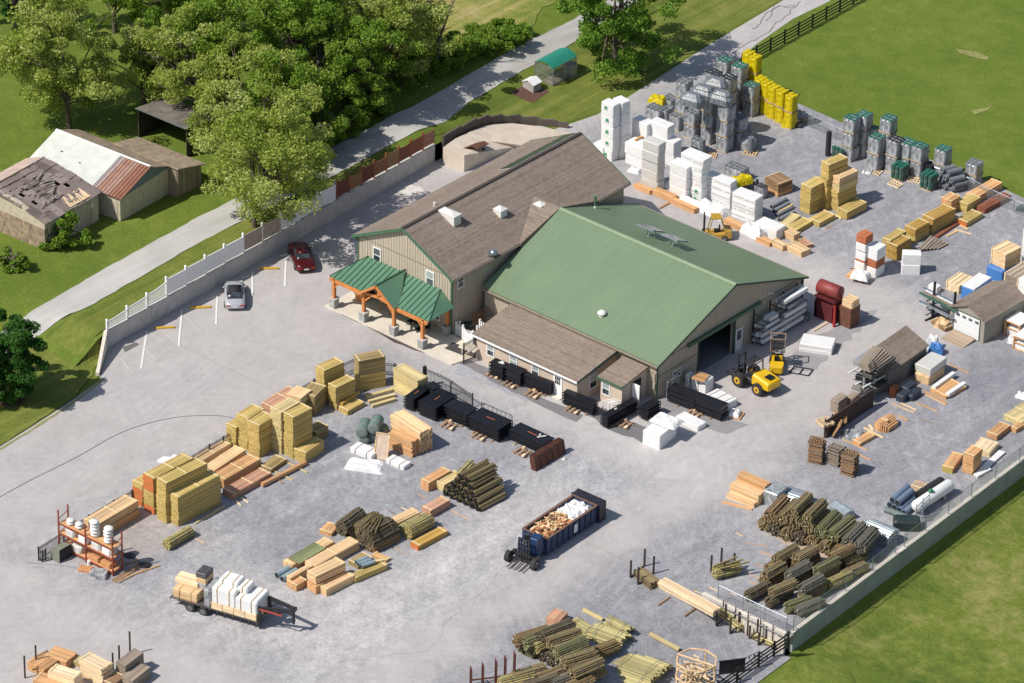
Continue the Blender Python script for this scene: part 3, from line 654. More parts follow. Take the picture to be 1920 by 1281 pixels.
 for i in range(9):
  y = 10.7 + i * .98
  def pt(x, yy, h=.1): return local(o, (x, yy, hr - abs(x - xm) * sl + h))
  s.slab(pt(-26.5, y + .9), pt(-26.5, y), pt(-25.25, y), pt(-25.25, y + .9), .04)
  s.slab(pt(-26.55, y + .95, .07), pt(-26.55, y - .03, .07), pt(-25.2, y - .03, .07), pt(-25.2, y + .95, .07), .03, 1)
 s.build('skylight_strip', [simple('strip_glass', (.05, .07, .06), .2), m_wbox], r)
 for (a, b, c, d, bl) in ((700, 465, 715, 492, 0), (799, 508, 815, 536, 1)):
  p = PY((a + c) / 2, (b + d) / 2, Y0); win(t, o, 'y', Y0 - .031, p[0] - .45, p[0] + .45, p[2] - .72, p[2] + .72, bl)
 p = PX(863, 528, X1); win(t, o, 'x', X1 + .031, p[1] - .42, p[1] + .42, p[2] - .6, p[2] + .6)
 pr = M(); Yw = Y0 - .04; ze, zt = 2.85, 4.0; Ye = -6.55; xa, xb = -30.35, -19.15; ha, hb = -28.9, -20.7
 F = lambda *p: local(o, p)
 pr.slab(F(xa, Ye, ze), F(xb, Ye, ze), F(hb, Yw, zt), F(ha, Yw, zt), .08)
 pr.slab(F(xb, Ye, ze), F(xb, Yw, ze), F(hb, Yw, zt), F(hb, Yw - .01, zt), .08); pr.slab(F(xa, Yw, ze), F(xa, Ye, ze), F(ha, Yw - .01, zt), F(ha, Yw, zt), .08)
 def rib(p, q): pr.bar(F(*p), F(*q), .05, .06, 1)
 n = 22
 for i in range(1, n):
  x = xa + (xb - xa) * i / n
  k = min(1, (x - xa) / (ha - xa)) if x < ha else min(1, (xb - x) / (xb - hb)) if x > hb else 1
  rib((x, Ye, ze + .03), (x, Ye + (Yw - Ye) * k, ze + (zt - ze) * k + .03))
 rib((xa, Ye, ze + .03), (ha, Yw, zt + .03)); rib((xb, Ye, ze + .03), (hb, Yw, zt + .03))
 gx0, gx1, gm = -26.7, -22.65, -24.68; gz = 4.35; Yf = -7.0; Yb = Yw - .0
 yv = Ye + 0.02
 pr.slab(F(gx1, Yf, ze), F(gx1, Ye + .3, ze), F(gm, Yb, gz), F(gm, Yf, gz), .08, 0); pr.slab(F(gx0, Ye + .3, ze), F(gx0, Yf, ze), F(gm, Yf, gz), F(gm, Yb, gz), .08, 0)
 pr.bar(F(gm, Yf, gz + .03), F(gm, Yb, gz + .03), .12, .06, 1)
 pp = pr.build('porch_roof', [m_porchg, m_seam], t)
 tm = M(); piers = [(640, 573), (690, 596), (750, 624), (800, 647)]
 PB = [G(*q) for q in piers]
 Ya = -6.62
 xs = [-29.75, -26.35, -22.95, -19.75]
 for x in xs:
  tm.box(x - .13 - o.x, x + .13 - o.x, Ya - .13 - o.y, Ya + .13 - o.y, 1.0, ze - .1)
  tm.bar(F(x, Ya, 2.0), F(x + (.7 if x < -24 else -.7), Ya, 2.7), .12)
  tm.bar(F(x, Ya, 2.0), F(x, Ya + .7, 2.7), .12)
 for x in (xs[0], xs[3]):
  tm.box(x - .13 - o.x, x + .13 - o.x, Yw - .3 - o.y, Yw - .04 - o.y, 1.0, ze - .1); tm.bar(F(x, Ya, ze - .22), F(x, Yw, ze - .22), .16, .24)
 tm.bar(F(xa + .1, Ya, ze - .22), F(gx0 + .2, Ya, ze - .22), .16, .24); tm.bar(F(gx1 - .2, Ya, ze - .22), F(xb - .1, Ya, ze - .22), .16, .24)
 tm.bar(F(gx0 + .1, Ya, ze - .05), F(gm, Ya, ze + .2), .16, .26); tm.bar(F(gm, Ya, ze + .2), F(gx1 - .1, Ya, ze - .05), .16, .26)
 for x0, x1 in ((gx0 - .05, gm), (gx1 + .05, gm)): tm.bar(F(x0, Yf - .04, ze - .12), F(x1, Yf - .04, gz - .1), .1, .2); tm.bar(F(x0 + (.25 if x0 < gm else -.25), Ya, ze - .02), F(x1, Ya, gz - .3), .14, .18)
 tm.bar(F(gm, Ya, ze + .2), F(gm, Ya, gz - .3), .16); tm.bar(F(gm, Ya, ze + .35), F(gm + .6, Ya, ze + .95), .1); tm.bar(F(gm, Ya, ze + .35), F(gm - .6, Ya, ze + .95), .1)
 tm.box(xa + .05 - o.x, gx0 - o.x, Ye - .03 - o.y, Ye + .02 - o.y, ze - .2, ze - .07); tm.box(gx1 - o.x, xb - .05 - o.x, Ye - .03 - o.y, Ye + .02 - o.y, ze - .2, ze - .07)
 tm.build('timber_frame', m_cedar, t)
 sp = M()
 for x in xs:
  sp.box(x - .3 - o.x, x + .3 - o.x, Ya - .3 - o.y, Ya + .3 - o.y, .02, .95); sp.box(x - .36 - o.x, x + .36 - o.x, Ya - .36 - o.y, Ya + .36 - o.y, .95, 1.03, 1)
 for x in (xs[0], xs[3]): sp.box(x - .28 - o.x, x + .28 - o.x, Yw - .56 - o.y, Yw - .01 - o.y, .02, 1.0)
 sp.build('stone_pier', [m_stone, concrete], t)
 sl_ = M(); sl_.prism([F(xa - .1, Yw + .03, .02), F(xa - .1, -7.0, .02), F(-19.0, -7.0, .02), F(-16.2, -7.0, .02), F(-15.7, -5.2, .02), F(-15.7, Yw - .4, .02), F(-19.0, Yw + .03, .02)], (0, 0, .12)); sl_.build('porch_slab', simple('slab', (.66, .60, .51), .85, 0, .12, .8), t)
 dr = M(); dr.box(-25.4 - o.x, -23.6 - o.x, Yw - .06 - o.y, Yw - .01 - o.y, .14, 2.2); dd = dr.build('entrance_door', m_dark, t)
 for x0, x1 in ((-28.6, -26.6), (-22.7, -20.7)): win(t, o, 'y', Yw - .01, x0, x1, .9, 2.2, slider=True)
main_barn()
def lean(name, label, cat, X0, X1, Y0, Y1, zl, zh, oh=.3, side=None):
 o = Vector(((X0 + X1) / 2, Y0, 0)); t = thing(name, label, cat, o); F = lambda *p: local(o, p)
 Yt = Y1; s = (zh - zl) / (Yt - (Y0 - oh))
 zy = lambda y: zl + (y - (Y0 - oh)) * s
 w = M(); w.prism([F(X1, Y0, 0), F(X1, Y1, 0), F(X1, Y1, zy(Y1) - .13), F(X1, Y0, zy(Y0) - .13)], (-(X1 - X0), 0, 0)); w.build('wall', simple('beige_wall', (.60, .49, .395), .8, 0, .08), t)
 r = M(); r.slab(F(X0 - oh, Y0 - oh, zl), F(X1 + oh * .7, Y0 - oh, zl), F(X1 + oh * .7, Yt, zh), F(X0 - oh, Yt, zh), .12); r = r.build('roof', m_sh1, t)
 return t, o, F, zy, r
t, o, F, zy, r = lean('front_office_wing', 'low beige office wing with a brown lean to roof and white windows', 'building', -15.5, -4.6, -4.7, .30, 2.38, 3.18)
q = M(); q.box(-15.85 - o.x, -4.35 - o.x, -5.09 - o.y, -5.01 - o.y, 2.22, 2.36); q.build('fascia', m_winf, r)
q = M(); q.bar(F(-4.36, -5.05, 2.27), F(-4.36, .28, 3.07), .05, .17); q.build('rake_trim', simple('dark_green_trim', (.02, .06, .045), .5), r)
for px, py, bl in ((920, 659, 1), (963, 676, 2), (1004, 693, 1)):
 p = PY(px, py, -4.7); win(t, o, 'y', -4.7, p[0] - .42, p[0] + .42, .82, 1.98, bl)
p = PY(1046, 726, -4.7); d = M(); d.box(p[0] - .48 - o.x, p[0] + .48 - o.x, -4.76 - o.y, -4.7 - o.y, .1, 2.12); d = d.build('door', m_winf, t)
q = M()
for i in range(3):
 for k in range(2): q.box(p[0] - .28 + i * .2 - o.x, p[0] - .12 + i * .2 - o.x, -4.77 - o.y, -4.761 - o.y, 1.15 + k * .36, 1.46 + k * .36)
q.build('pane', m_glass, d)
q = M(); q.box(p[0] - .6 - o.x, p[0] + .6 - o.x, -5.2 - o.y, -4.77 - o.y, 0.01, .1); q.build('doorstep', concrete_l, t)
p = PX(1112, 713, -4.6); win(t, o, 'x', -4.6, p[1] - .5, p[1] + .5, .7, 2.0, 1)
t, o, F, zy, r = lean('entry_lean_to', 'small beige lean to entry beside the office wing', 'building', -3.6, -1.35, -2.9, .30, 2.35, 2.85, .22)
q = M(); q.box(-3.82 - o.x, -1.2 - o.x, -3.19 - o.y, -3.13 - o.y, 2.18, 2.33); q.build('fascia', m_greent, r)
p = PY(1130, 715, -2.9); win(t, o, 'y', -2.9, -3.45, -2.6, .75, 2.0, 1)
q = M(); q.box(-1.35 - o.x, -1.3 - o.x, -1.6 - o.y, -.5 - o.y, .05, 2.1); dd = q.build('doorway', m_dark, t)
q = M(); q.box(-1.28 - o.x, -.5 - o.x, -1.72 - o.y, -1.62 - o.y, .1, 2.1); q.build('open_door', m_winf, dd)
def garage():
 a = G(1843.3, 644.7); o = Vector((a.x, a.y, 0)); wd = 3.62; L = 5.6; he, hr = 2.15, 3.0
 t = thing('garage_shed', 'small grey green garage shed with a white roll up door', 'shed', o, math.radians(-2)); X0 = -wd
 w = M(); w.prism([(X0, 0, 0), (0, 0, 0), (0, 0, he), (X0 / 2, 0, hr), (X0, 0, he)], (0, L, 0)); w.build('wall', simple('shed_siding', (.33, .31, .26), .7, 0, .08, 1), t)
 r = M(); sl = (hr - he) / (wd / 2); e = .15
 r.slab((e, -.2, he - e * sl + .1), (e, L + .15, he - e * sl + .1), (X0 / 2, L + .15, hr + .1), (X0 / 2, -.2, hr + .1), .1); r.slab((X0 - e, L + .15, he - e * sl + .1), (X0 - e, -.2, he - e * sl + .1), (X0 / 2, -.2, hr + .1), (X0 / 2, L + .15, hr + .1), .1)
 r.build('roof', m_sh0, t)
 d = M()
 for i in range(4): d.box(-3.12, -.5, -.05, -.005, .06 + i * .5, .54 + i * .5)
 dd = d.build('garage_door', simple('white_door', (.75, .78, .8), .5, 0, .05), t)
 p = M()
 for i in range(4): p.box(-2.95 + i * .66, -2.95 + i * .66 + .38, -.062, -.051, 1.62, 1.84)
 p.build('pane', m_glass, dd)
 f = M(); f.box(-3.2, -3.13, -.03, 0, .02, 2.08); f.box(-.49, -.42, -.03, 0, .02, 2.08); f.box(-3.13, -.49, -.03, 0, 2.06, 2.13); f.build('door_trim', simple('dark_green_trim', (.02, .06, .045), .5), t)
 t = thing('entry_ramp', 'brown plywood ramp lying in front of the garage shed', 'ramp', (o.x - 3.0, o.y - .1, 0), math.radians(-2))
 r = M(); r.add([(0, 0, 0), (2.3, 0, 0), (2.3, -1.7, 0), (0, -1.7, 0), (0, 0, .3), (2.3, 0, .3), (2.3, -1.7, .06), (0, -1.7, .06)], [(4, 7, 6, 5), (0, 4, 5, 1), (1, 5, 6, 2), (2, 6, 7, 3), (3, 7, 4, 0)]); r.build('ramp_deck', planks('ramp_boards', (.36, .29, .22), .2), t)
garage()
def display_shed():
 P = [G(1624, 662, 3.0), G(1699, 610, 3.0)]; q1 = G(1746, 645, 2.0);
 o = Vector((P[0].x, P[0].y, 0)); d = (P[1] - P[0]); ang = math.atan2(d.y, d.x); L = d.length
 t = thing('lean_to_shed', 'grey storage shed with one brown shingle roof slope in the right yard', 'shed', o, ang)
 c, s = math.cos(-ang), math.sin(-ang); v = q1 - o; wdt = -(s * v.x + c * v.y)
 r = M(); r.slab((-.0, 0, 3.0), (0, -wdt, 2.0), (L, -wdt, 2.0), (L, 0, 3.0), .1); r.build('roof', m_sh1, t)
 w = M(); w.prism([(.15, -.1, 0), (.15, -.1, 2.86), (.15, -wdt + .15, 1.95), (.15, -wdt + .15, 0)], (L - .3, 0, 0)); w.build('wall', simple('dark_shed_wall', (.16, .15, .145), .8, 0, .1), t)
 return o, ang, L, wdt
DS = display_shed()
def woodm(k):
 c = {'yel': (.50, .39, .145), 'ylt': (.62, .53, .28), 'tan': (.70, .51, .30), 'pale': (.78, .63, .42), 'org': (.60, .36, .18), 'red': (.27, .105, .06), 'brn': (.30, .195, .115),
         'gry': (.29, .25, .205), 'grn': (.21, .24, .12), 'gold': (.46, .30, .085), 'drk': (.075, .065, .06), 'rose': (.52, .31, .21), 'olv': (.34, .27, .13)}[k]
 return planks('wood_' + k, c, .16, .075, .36)
def endm(k):
 return {'o': simple('orange_end_paint', (.55, .16, .05), .8, 0, .25, 6), 'y': simple('yellow_end', (.50, .38, .11), .85, 0, .3, 8)}[k]
def logm(k):
 if 'log_' + k in _mc: return _mc['log_' + k]
 c = {'olv': (.235, .185, .10), 'dk': (.135, .112, .075), 'grn': (.195, .19, .10), 'yel': (.42, .36, .16), 'brn': (.25, .175, .09), 'blk': (.035, .035, .036), 'ylt': (.43, .38, .19), 'gry': (.17, .16, .13)}[k]
 q = N('log_' + k); v = q.coord(); a = q.n('ShaderNodeAttribute', attribute_name='tone'); n = q.noise(q.map(v, (.8, 6, 6)), 1.5, 4, .6)
 f = q.math('ADD', q.math('MULTIPLY', a.outputs['Fac'], .7), q.math('MULTIPLY_ADD', n, .5, .38))
 _mc['log_' + k] = q.fin(q.mix(1.0, c, q.comb(f, f, f), 'MULTIPLY'), .85, 0, .2); return _mc['log_' + k]
m_wrap = None
def wrapm(k='w'):
 c = {'w': (.80, .80, .80), 'g': (.50, .49, .475), 's': (.62, .61, .58), 'b': (.07, .22, .55)}[k]
 if 'wrap_' + k in _mc: return _mc['wrap_' + k]
 q = N('wrap_' + k); v = q.coord(); n = q.noise(v, 2.2, 4, .6, 1.2); n2 = q.noise(v, .8, 3, .6)
 f = q.math('ADD', q.math('MULTIPLY', n, .10), q.math('MULTIPLY_ADD', n2, .12, .86)); q.bump(n, .06, .7)
 _mc['wrap_' + k] = q.fin(q.mix(1.0, c, q.comb(f, f, f), 'MULTIPLY'), .38, 0, .4); return _mc['wrap_' + k]
m_print = simple('printed_lettering', (.35, .36, .37), .6, 0, .2); m_gprint = simple('green_print', (.03, .26, .09), .6)
m_strap = simple('grey_strap', (.16, .15, .14), .6); m_ystrap = simple('tan_strap', (.50, .33, .12), .7)
def filmm():
 if 'film' in _mc: return _mc['film']
 q = N('stretch_film'); v = q.coord(); n = q.noise(q.map(v, (2, 2, .9)), 1.6, 5, .62, 1.0); n2 = q.noise(v, 1.5, 3, .6)
 col = q.ramp(n, [(.30, (.14, .15, .165)), (.50, (.30, .315, .335)), (.74, (.56, .58, .60))]); q.bump(n, .03, .8)  # noise ramp paints the film's pale highlights into its base colour
 _mc['film'] = q.fin(col, .22, 0, .7); return _mc['film']
def filmg(k):
 key = 'filmcol_' + k
 if key in _mc: return _mc[key]
 a, b, c = {'grn': ((.02, .07, .05), (.05, .13, .10), (.42, .48, .46)), 'blk': ((.012, .012, .016), (.05, .05, .06), (.45, .46, .48)), 'gry': ((.10, .115, .135), (.20, .22, .25), (.45, .48, .51)), 'yel': ((.42, .32, .0), (.70, .56, .01), (.82, .70, .06))}[k]
 q = N(key); v = q.coord(); n = q.noise(q.map(v, (4, 4, 1.6)), 2.2, 4, .7, 1.2)
 q.bump(n, .04, .8); _mc[key] = q.fin(q.ramp(n, [(.42, a), (.55, b), (.72, c)]), .25 if k != 'yel' else .45, 0, .6 if k != 'yel' else .3); return _mc[key]  # glints on the wrap are painted: palest ramp stop stands for reflected light
m_rollgrn = simple('green_roll_end', (.015, .14, .10), .6, 0, .4, 9); m_rollgry = simple('grey_roll_end', (.15, .165, .18), .7, 0, .3, 9); m_rollblk = simple('black_roll_end', (.02, .02, .022), .7, 0, .3, 9)
def frame(A, h, B, C, z0=0.0, bottom=False, terrain=False):
 """A top near corner px, h px height, B top right corner px, C top left corner px.
 returns origin on the ground, angle of A->B, lengths AB, AC, height m"""
 g = GT(A[0], A[1] + (0 if bottom else h)) if terrain else G(A[0], A[1] + (0 if bottom else h), z0)
 H = hm(A[0], A[1], h); zt = g.z + (0 if bottom else H)
 a = G(A[0], A[1], zt); b = G(B[0], B[1], zt); c = G(C[0], C[1], zt)
 u = b - a; v = c - a; lu, lv = u.length, v.length
 if lu >= lv: ang = math.atan2(u.y, u.x); p = Vector((-math.sin(ang), math.cos(ang), 0)); LB, LC = lu, abs(v.dot(p))
 else: an = math.atan2(v.y, v.x); ang = an - math.pi / 2; p = Vector((math.cos(ang), math.sin(ang), 0)); LB, LC = abs(u.dot(p)), lv
 return g, ang, LB, LC, H
def longaxis(g, ang, LB, LC):
 """local frame with x along the long side: origin, angle, length, y-range"""
 if LB >= LC: return g, ang, LB, (0, LC)
 return g, ang + math.pi / 2, LC, (-LB, 0)
ORD = ['bottom', 'second', 'third', 'fourth', 'fifth', 'sixth', 'seventh', 'eighth']
def ordn(i, n):
 if n == 1: return ''
 return 'topmost' if i == n - 1 else ORD[i]
def bundle(name, label, cat, loc, ang, L, y0, y1, H, mat, end=None, batten=True, rows=3, jit=.025, group=None, boards=.17, battm=None, round_=0, endboth=True):
 """a bundle of sawn boards: stacked courses, the top one split in boards"""
 me = M(); W_ = y1 - y0; ch = H / rows
 for i in range(rows):
  a, b = uni(-jit, jit), uni(-jit, jit); zt = H if i < rows - 1 else H - min(.06, ch * .4)
  me.box(a, L + b, y0 + uni(0, .03), y1 - uni(0, .03), i * ch + .01, min((i + 1) * ch - .01, zt))
 n = max(2, int(W_ / boards)); bw = W_ / n; t = min(.06, ch * .4)
 for k in range(n):
  me.box(uni(-jit, jit) * 1.4, L + uni(-jit, jit) * 1.4, y0 + k * bw + .006, y0 + (k + 1) * bw - .006, H - t + .004, H + uni(0, .012))
 o = me.build(name, mat, None, loc, ang); tag(o, label, cat, group)
 if batten:
  b = M()
  for x in ([L * .04, L * .93] if L < 3.2 else [L * .03, L * .5, L * .95]): b.box(x - .04, x + .05, y0 - .03, y1 + .03, H + .014, H + .05)
  b.build('batten', battm or simple('pale_batten', (.72, .60, .36), .8), o)
 if end:
  e = M(); e.box(-.04, -.028, y0 + .01, y1 - .01, .01, H - .005); e.build('painted_end', endm(end), o)
 return o
def stack(where, A, h, B, C, tiers, mat, kind='lumber', end=None, name='lumber_bundle', cat='lumber bundle', batten=True, group=None, jit=.05, colname=None, rows=3, z0=0.0, terrain=False, mats=None, boards=.17, lab=None, rot=.012, bottom=False):
 """a stack of bundles, each bundle a thing of its own"""
 g, ang, LB, LC, H = frame(A, h, B, C, z0, bottom, terrain)
 o, an, L, (y0, y1) = longaxis(g, ang, LB, LC)
 th = H / tiers; out = []
 for i in range(tiers):
  gap = .05 if (i > 0 or H > .5) else .0
  mm = woodm(mats[i]) if mats else woodm(mat)
  c = colname or {'yel': 'yellow', 'ylt': 'light yellow', 'tan': 'tan', 'pale': 'pale', 'org': 'orange', 'red': 'red brown', 'brn': 'brown', 'gry': 'grey', 'grn': 'green', 'gold': 'golden brown', 'drk': 'dark', 'rose': 'pink brown', 'olv': 'olive'}[mats[i] if mats else mat]
  l = lab if (lab and tiers == 1) else ('%s %s %s bundle %s' % (ordn(i, tiers), c, kind, where)).strip()
  dx, dy = (uni(-jit, jit), uni(-jit * .7, jit * .7)) if tiers > 1 else (0, 0)
  c_, s_ = math.cos(an), math.sin(an)
  loc = (o.x + dx * c_ - dy * s_, o.y + dx * s_ + dy * c_, o.z + i * th + gap)
  b = bundle(name, l, cat, loc, an + uni(-rot, rot), L, y0, y1, th - gap, mm, end if not isinstance(end, (list, tuple)) else end[i], batten and (i == tiers - 1), rows, group=group, boards=boards)
  if gap:
   s = M()
   for x in (L * .12, L * .85): s.box(x - .05, x + .05, y0 + .02, y1 - .02, -gap + .002, -.0)
   s.build('sticker', simple('pale_batten', (.72, .60, .36), .8), b)
  out.append(b)
 return out
def white(where, A, h, B, C, tiers=1, prn=0, logo=0, strap=0, k='w', name='wrapped_bundle', cat='wrapped bundle', group=None, lab=None, jit=.05, desc='white wrapped', z0=0.0, pallet=False, layers=1, bottom=False, lump=.0, rot=.01, terrain=False):
 g, ang, LB, LC, H = frame(A, h, B, C, z0, bottom, terrain); th = H / tiers; out = []
 for i in range(tiers):
  l = lab if (lab and tiers == 1) else ('%s %s bundle %s' % (ordn(i, tiers), desc, where)).strip()
  dx, dy = (uni(-jit, jit), uni(-jit, jit)) if tiers > 1 else (0, 0)
  c_, s_ = math.cos(ang), math.sin(ang)
  t = thing(name, l, cat, (g.x + dx * c_ - dy * s_, g.y + dx * s_ + dy * c_, g.z + i * th), ang + uni(-rot, rot), group)
  me = M(); hh = th - .03; lh = hh / layers
  for j in range(layers): me.cbox(uni(0, .02), LB - uni(0, .02), uni(0, .02), LC - uni(0, .02), j * lh + (.004 if j else 0), (j + 1) * lh, min(.05, lh * .25))
  me.build('wrap', wrapm(k), t)
  if prn:
   q = M()
   for j in range(prn):
    z = hh * (j + .5) / prn
    y = .12
    while y < LC - .2:
     w = uni(.08, .26)
     if rnd() < .8: q.box(-.012, -.004, y, min(y + w, LC - .06), z - .03, z + .03)
     y += w + uni(.04, .1)
   q.build('printed_band', m_print, t)
  lg_ = logo if logo > 0 else (-logo if i < 2 else 0)
  if lg_:
   for j in range(lg_):
    y = LC * (j + .5 + uni(-.12, .12)) / lg_; z = hh * uni(.4, .6); q = M(); s = .17
    q.add([(-.014, y - s, z - .5 * s), (-.014, y - s, z + s), (-.014, y + s * .2, z + 1.4 * s), (-.014, y + s, z + .6 * s), (-.014, y + .9 * s, z - 1.2 * s), (-.014, y + .4 * s, z - 1.2 * s), (-.014, y + .3 * s, z - .2 * s), (-.014, y - .4 * s, z - .2 * s), (-.014, y - .5 * s, z - 1.2 * s), (-.014, y - 1.0 * s, z - 1.2 * s)], [tuple(range(9, -1, -1))])
    q.build('green_mark', m_gprint, t)
  if strap:
   q = M(); e = .012
   for j in range(strap):
    if LB > LC: x = LB * (j + .5) / strap; q.box(x - .03, x + .03, -e, LC + e, hh - .01, hh + e); q.box(x - .03, x + .03, -e, -.0, 0, hh - .011)
    else: y = LC * (j + .5) / strap; q.box(-e, LB + e, y - .03, y + .03, hh - .01, hh + e); q.box(-e, 0, y - .03, y + .03, 0, hh - .011)
   q.build('strap', m_strap, t)
  out.append(t)
 return out
def logs(where, E, Fp, rad, r, k='olv', z=None, n=None, L=None, lab=None, group='round post bundles', cat='post bundle', name='post_bundle', flat=False, terrain=False, rows=None, jit=.12, adj='strapped', zc=None):
 """bundle of round posts: E near-end centre px, Fp far-end centre px, rad bundle radius m, r log radius"""
 if zc is None: zc = rad
 g0 = G(E[0], E[1], zc); g1 = G(Fp[0], Fp[1], zc)
 if terrain: zz = terr(g0.x, g0.y); g0 = G(E[0], E[1], zz + zc); g1 = G(Fp[0], Fp[1], zz + zc); zc = zz + zc
 d = g1 - g0; ang = math.atan2(d.y, d.x); Lg = L or d.length
 me = M(); tone = []
 pts = []
 st = r * 2.02; ny = int(rad / st) + 1
 if flat: hw, hh_ = flat;
 for j in range(-12, 13):
  for i in range(-14, 15):
   y = (i + .5 * (j % 2)) * st; z_ = j * st * .87
   if flat:
    if abs(y) > flat[0] or abs(z_) > flat[1] - abs(y) * (flat[2] if len(flat) > 2 else 0): continue
   elif y * y + z_ * z_ > (rad - r * .6) ** 2: continue
   pts.append((y, z_))
 for y, z_ in pts:
  a = uni(-jit, jit) * .6; b = uni(-jit, jit); b0 = len(me.f); dy, dz = uni(-.02, .02), uni(-.02, .02)
  rr = r * uni(.88, 1.04)
  me.cyl((a, y + dy, z_ + dz), (Lg + b, y + uni(-.02, .02), z_ + uni(-.02, .02)), rr, 7 if len(pts) > 40 else 8)
  tone += [rnd()] * (len(me.f) - b0)
 o = me.build(name, logm(k), None, (g0.x, g0.y, zc), ang)
 at = o.data.attributes.new('tone', 'FLOAT', 'FACE'); at.data.foreach_set('value', tone)
 c = {'olv': 'olive', 'dk': 'dark', 'grn': 'greenish', 'yel': 'yellow', 'brn': 'brown', 'blk': 'blackish', 'ylt': 'pale yellow', 'gry': 'grey'}[k]
 tag(o, lab or ('%s %s round post bundle %s' % (adj, c, where)), cat, group)
 if not flat:
  s = M()
  for x in (Lg * .22, Lg * .78):
   R_ = rad + .02; m_ = 14
   for i in range(m_):
    a0, a1 = 2 * math.pi * i / m_, 2 * math.pi * (i + 1) / m_
    s.bar((x, R_ * math.cos(a0), R_ * math.sin(a0)), (x, R_ * math.cos(a1), R_ * math.sin(a1)), .04, .02)
  s.build('strap', m_strap, o)
 return o
def boards(where, A, B, L, w, n, k='brn', th=.04, lab=None, spread=.3, z=.05, name='loose_board', cat='board', group='loose boards on the ground'):
 """single loose boards lying about; each a thing"""
def plank(px0, px1, w=.14, t=.05, k='brn', lab='', z=.03, cat='board', terrain=False, name='loose_board', mat=None, group='loose boards on the ground'):
 a = GT(*px0); b = GT(*px1); d = b - a; ang = math.atan2(d.y, d.x)
 me = M(); me.box(0, d.length, -w / 2, w / 2, 0, t); o = me.build(name, mat or woodm(k), None, (a.x, a.y, a.z + z), ang)
 dz = b.z - a.z
 if abs(dz) > .02: o.rotation_euler = (0, -math.atan2(dz, d.length), ang)
 return tag(o, lab, cat, group)
def rollpallet(where, base, h=1.2, k='grn', nx=3, ny=3, r=.205, tiers=1, film=True, ang=0.0, lab=None, z0=0.0, pallet=True, group='shrink wrapped pallets of rolls', desc=None, z=None):
 """pallet of upright rolls in film; base = px of the near bottom corner"""
 g = GT(*base); out = []; st = r * 2.05; lx, ly = nx * st, ny * st
 for i in range(tiers):
  hh = h; l = lab if (lab and tiers == 1) else ('%s %s %s' % (ordn(i, tiers), desc or {'grn': 'wrapped pallet of green topped rolls', 'blk': 'wrapped pallet of black rolls', 'gry': 'wrapped pallet of grey rolls', 'yel': 'yellow wrapped pallet'}[k], where)).strip()
  t = thing('roll_pallet', l, 'roll pallet', (g.x + uni(-.05, .05) * (i > 0), g.y + uni(-.05, .05) * (i > 0), g.z + z0 + i * (hh + .14)), ang + uni(-.06, .06), group)
  rb = M(); te = M(); seq = []
  for a in range(nx):
   for b in range(ny):
    x, y = st * (a + .5), st * (b + .5); q = hh * uni(.97, 1.02)
    rb.cyl((x, y, .13), (x, y, .13 + q), r, 10, mi=0, caps=False); te.cyl((x, y, .13 + q - .03), (x, y, .13 + q - .005), r * .97, 10); te.cyl((x, y, .13 + q - .006), (x, y, .13 + q + .03), r * .62, 10)
  if film:
   c = r * .75; rb.cbox(.02, lx - .02, .02, ly - .02, .13, .13 + hh * .96, c)
  rb.build('wrapped_rolls', filmg(k) if not film else (filmm() if k != 'yel' else filmg('yel')), t); te.build('roll_ends', {'grn': m_rollgrn, 'blk': m_rollblk, 'gry': m_rollgry, 'yel': filmg('yel')}[k], t)
  if pallet:
   pallet_mesh(lx, ly).build('pallet', simple('pallet_wood', (.50, .37, .23), .85, 0, .3, 5), t)
  out.append(t)
 return out
def pallet_mesh(lx=1.0, ly=1.2, me=None, z=0.0, n=7, rot=None):
 me = me or M()
 for y in (0, ly / 2 - .04, ly - .08): me.box(0, lx, y, y + .08, z + .02, z + .1)
 for i in range(n):
  x = (lx - .1) * i / (n - 1); me.box(x, x + .09, 0, ly, z + .1, z + .12)
  if i % 3 == 0: me.box(x, x + .09, 0, ly, z, z + .02)
 return me
def arcpts(cx, cz, r, a0, a1, n): return [(cx + r * math.cos(a0 + (a1 - a0) * i / n), cz + r * math.sin(a0 + (a1 - a0) * i / n)) for i in range(n + 1)]
gl = 'lumber stacks along the iron fence'
w1 = 'in the tall narrow stack at the left of the fence row'
stack('in the twin stack nearest the fence, left column', (442, 802), 39, (466, 786), (421, 796), 3, 'yel', group=gl)
stack('in the back column of the tall twin stack by the fence', (465, 785.7), 61, (496, 766.5), (443.8, 775.2), 4, 'yel', group=gl)
stack('in the front column of the tall twin stack by the fence', (486.7, 798.6), 61.6, (517.6, 780), (465.2, 788.6), 4, 'yel', group=gl)
stack('in the five high stack behind the small two high stack', (550, 783.4), 80, (586.7, 765.3), (528.4, 775.2), 5, 'yel', group=gl)
stack('in the pale topped column left of the five high stack', (527.5, 774.5), 80, (563, 754), (506, 765.5), 5, 'ylt', group=gl)
stack('in the small stack before the five high stack', (572.9, 849.7), 22, (608, 825), (549.9, 841), 2, 'yel', group=gl)
stack('in the dark stack just behind the five high stack', (590, 744), 38, (612, 723), (567, 732), 3, 'olv', group=gl)
stack('in the orange topped stack between the fence and dark stack', (563.5, 748), 42, (583, 731.8), (538, 738), 3, 'tan', mats=['olv', 'olv', 'tan'], group=gl)
stack('in the reddish topped stack beside the iron fence', (531, 752), 40, (564, 733), (508, 743), 2, 'rose', group=gl)
stack('in the low reddish stack left of the five high stack', (509, 764), 50, (541, 745), (488, 756), 2, 'rose', group=gl)
stack('of the four high stack just left of the tall dark stack', (608.5, 696.2), 62, (646.4, 679.8), (590.2, 686.9), 4, 'yel', group=gl)
stack('in the stack in front of the loose yellow boards', (630.7, 727.8), 43, (667, 710.3), (613.2, 720.8), 3, 'yel', group=gl)
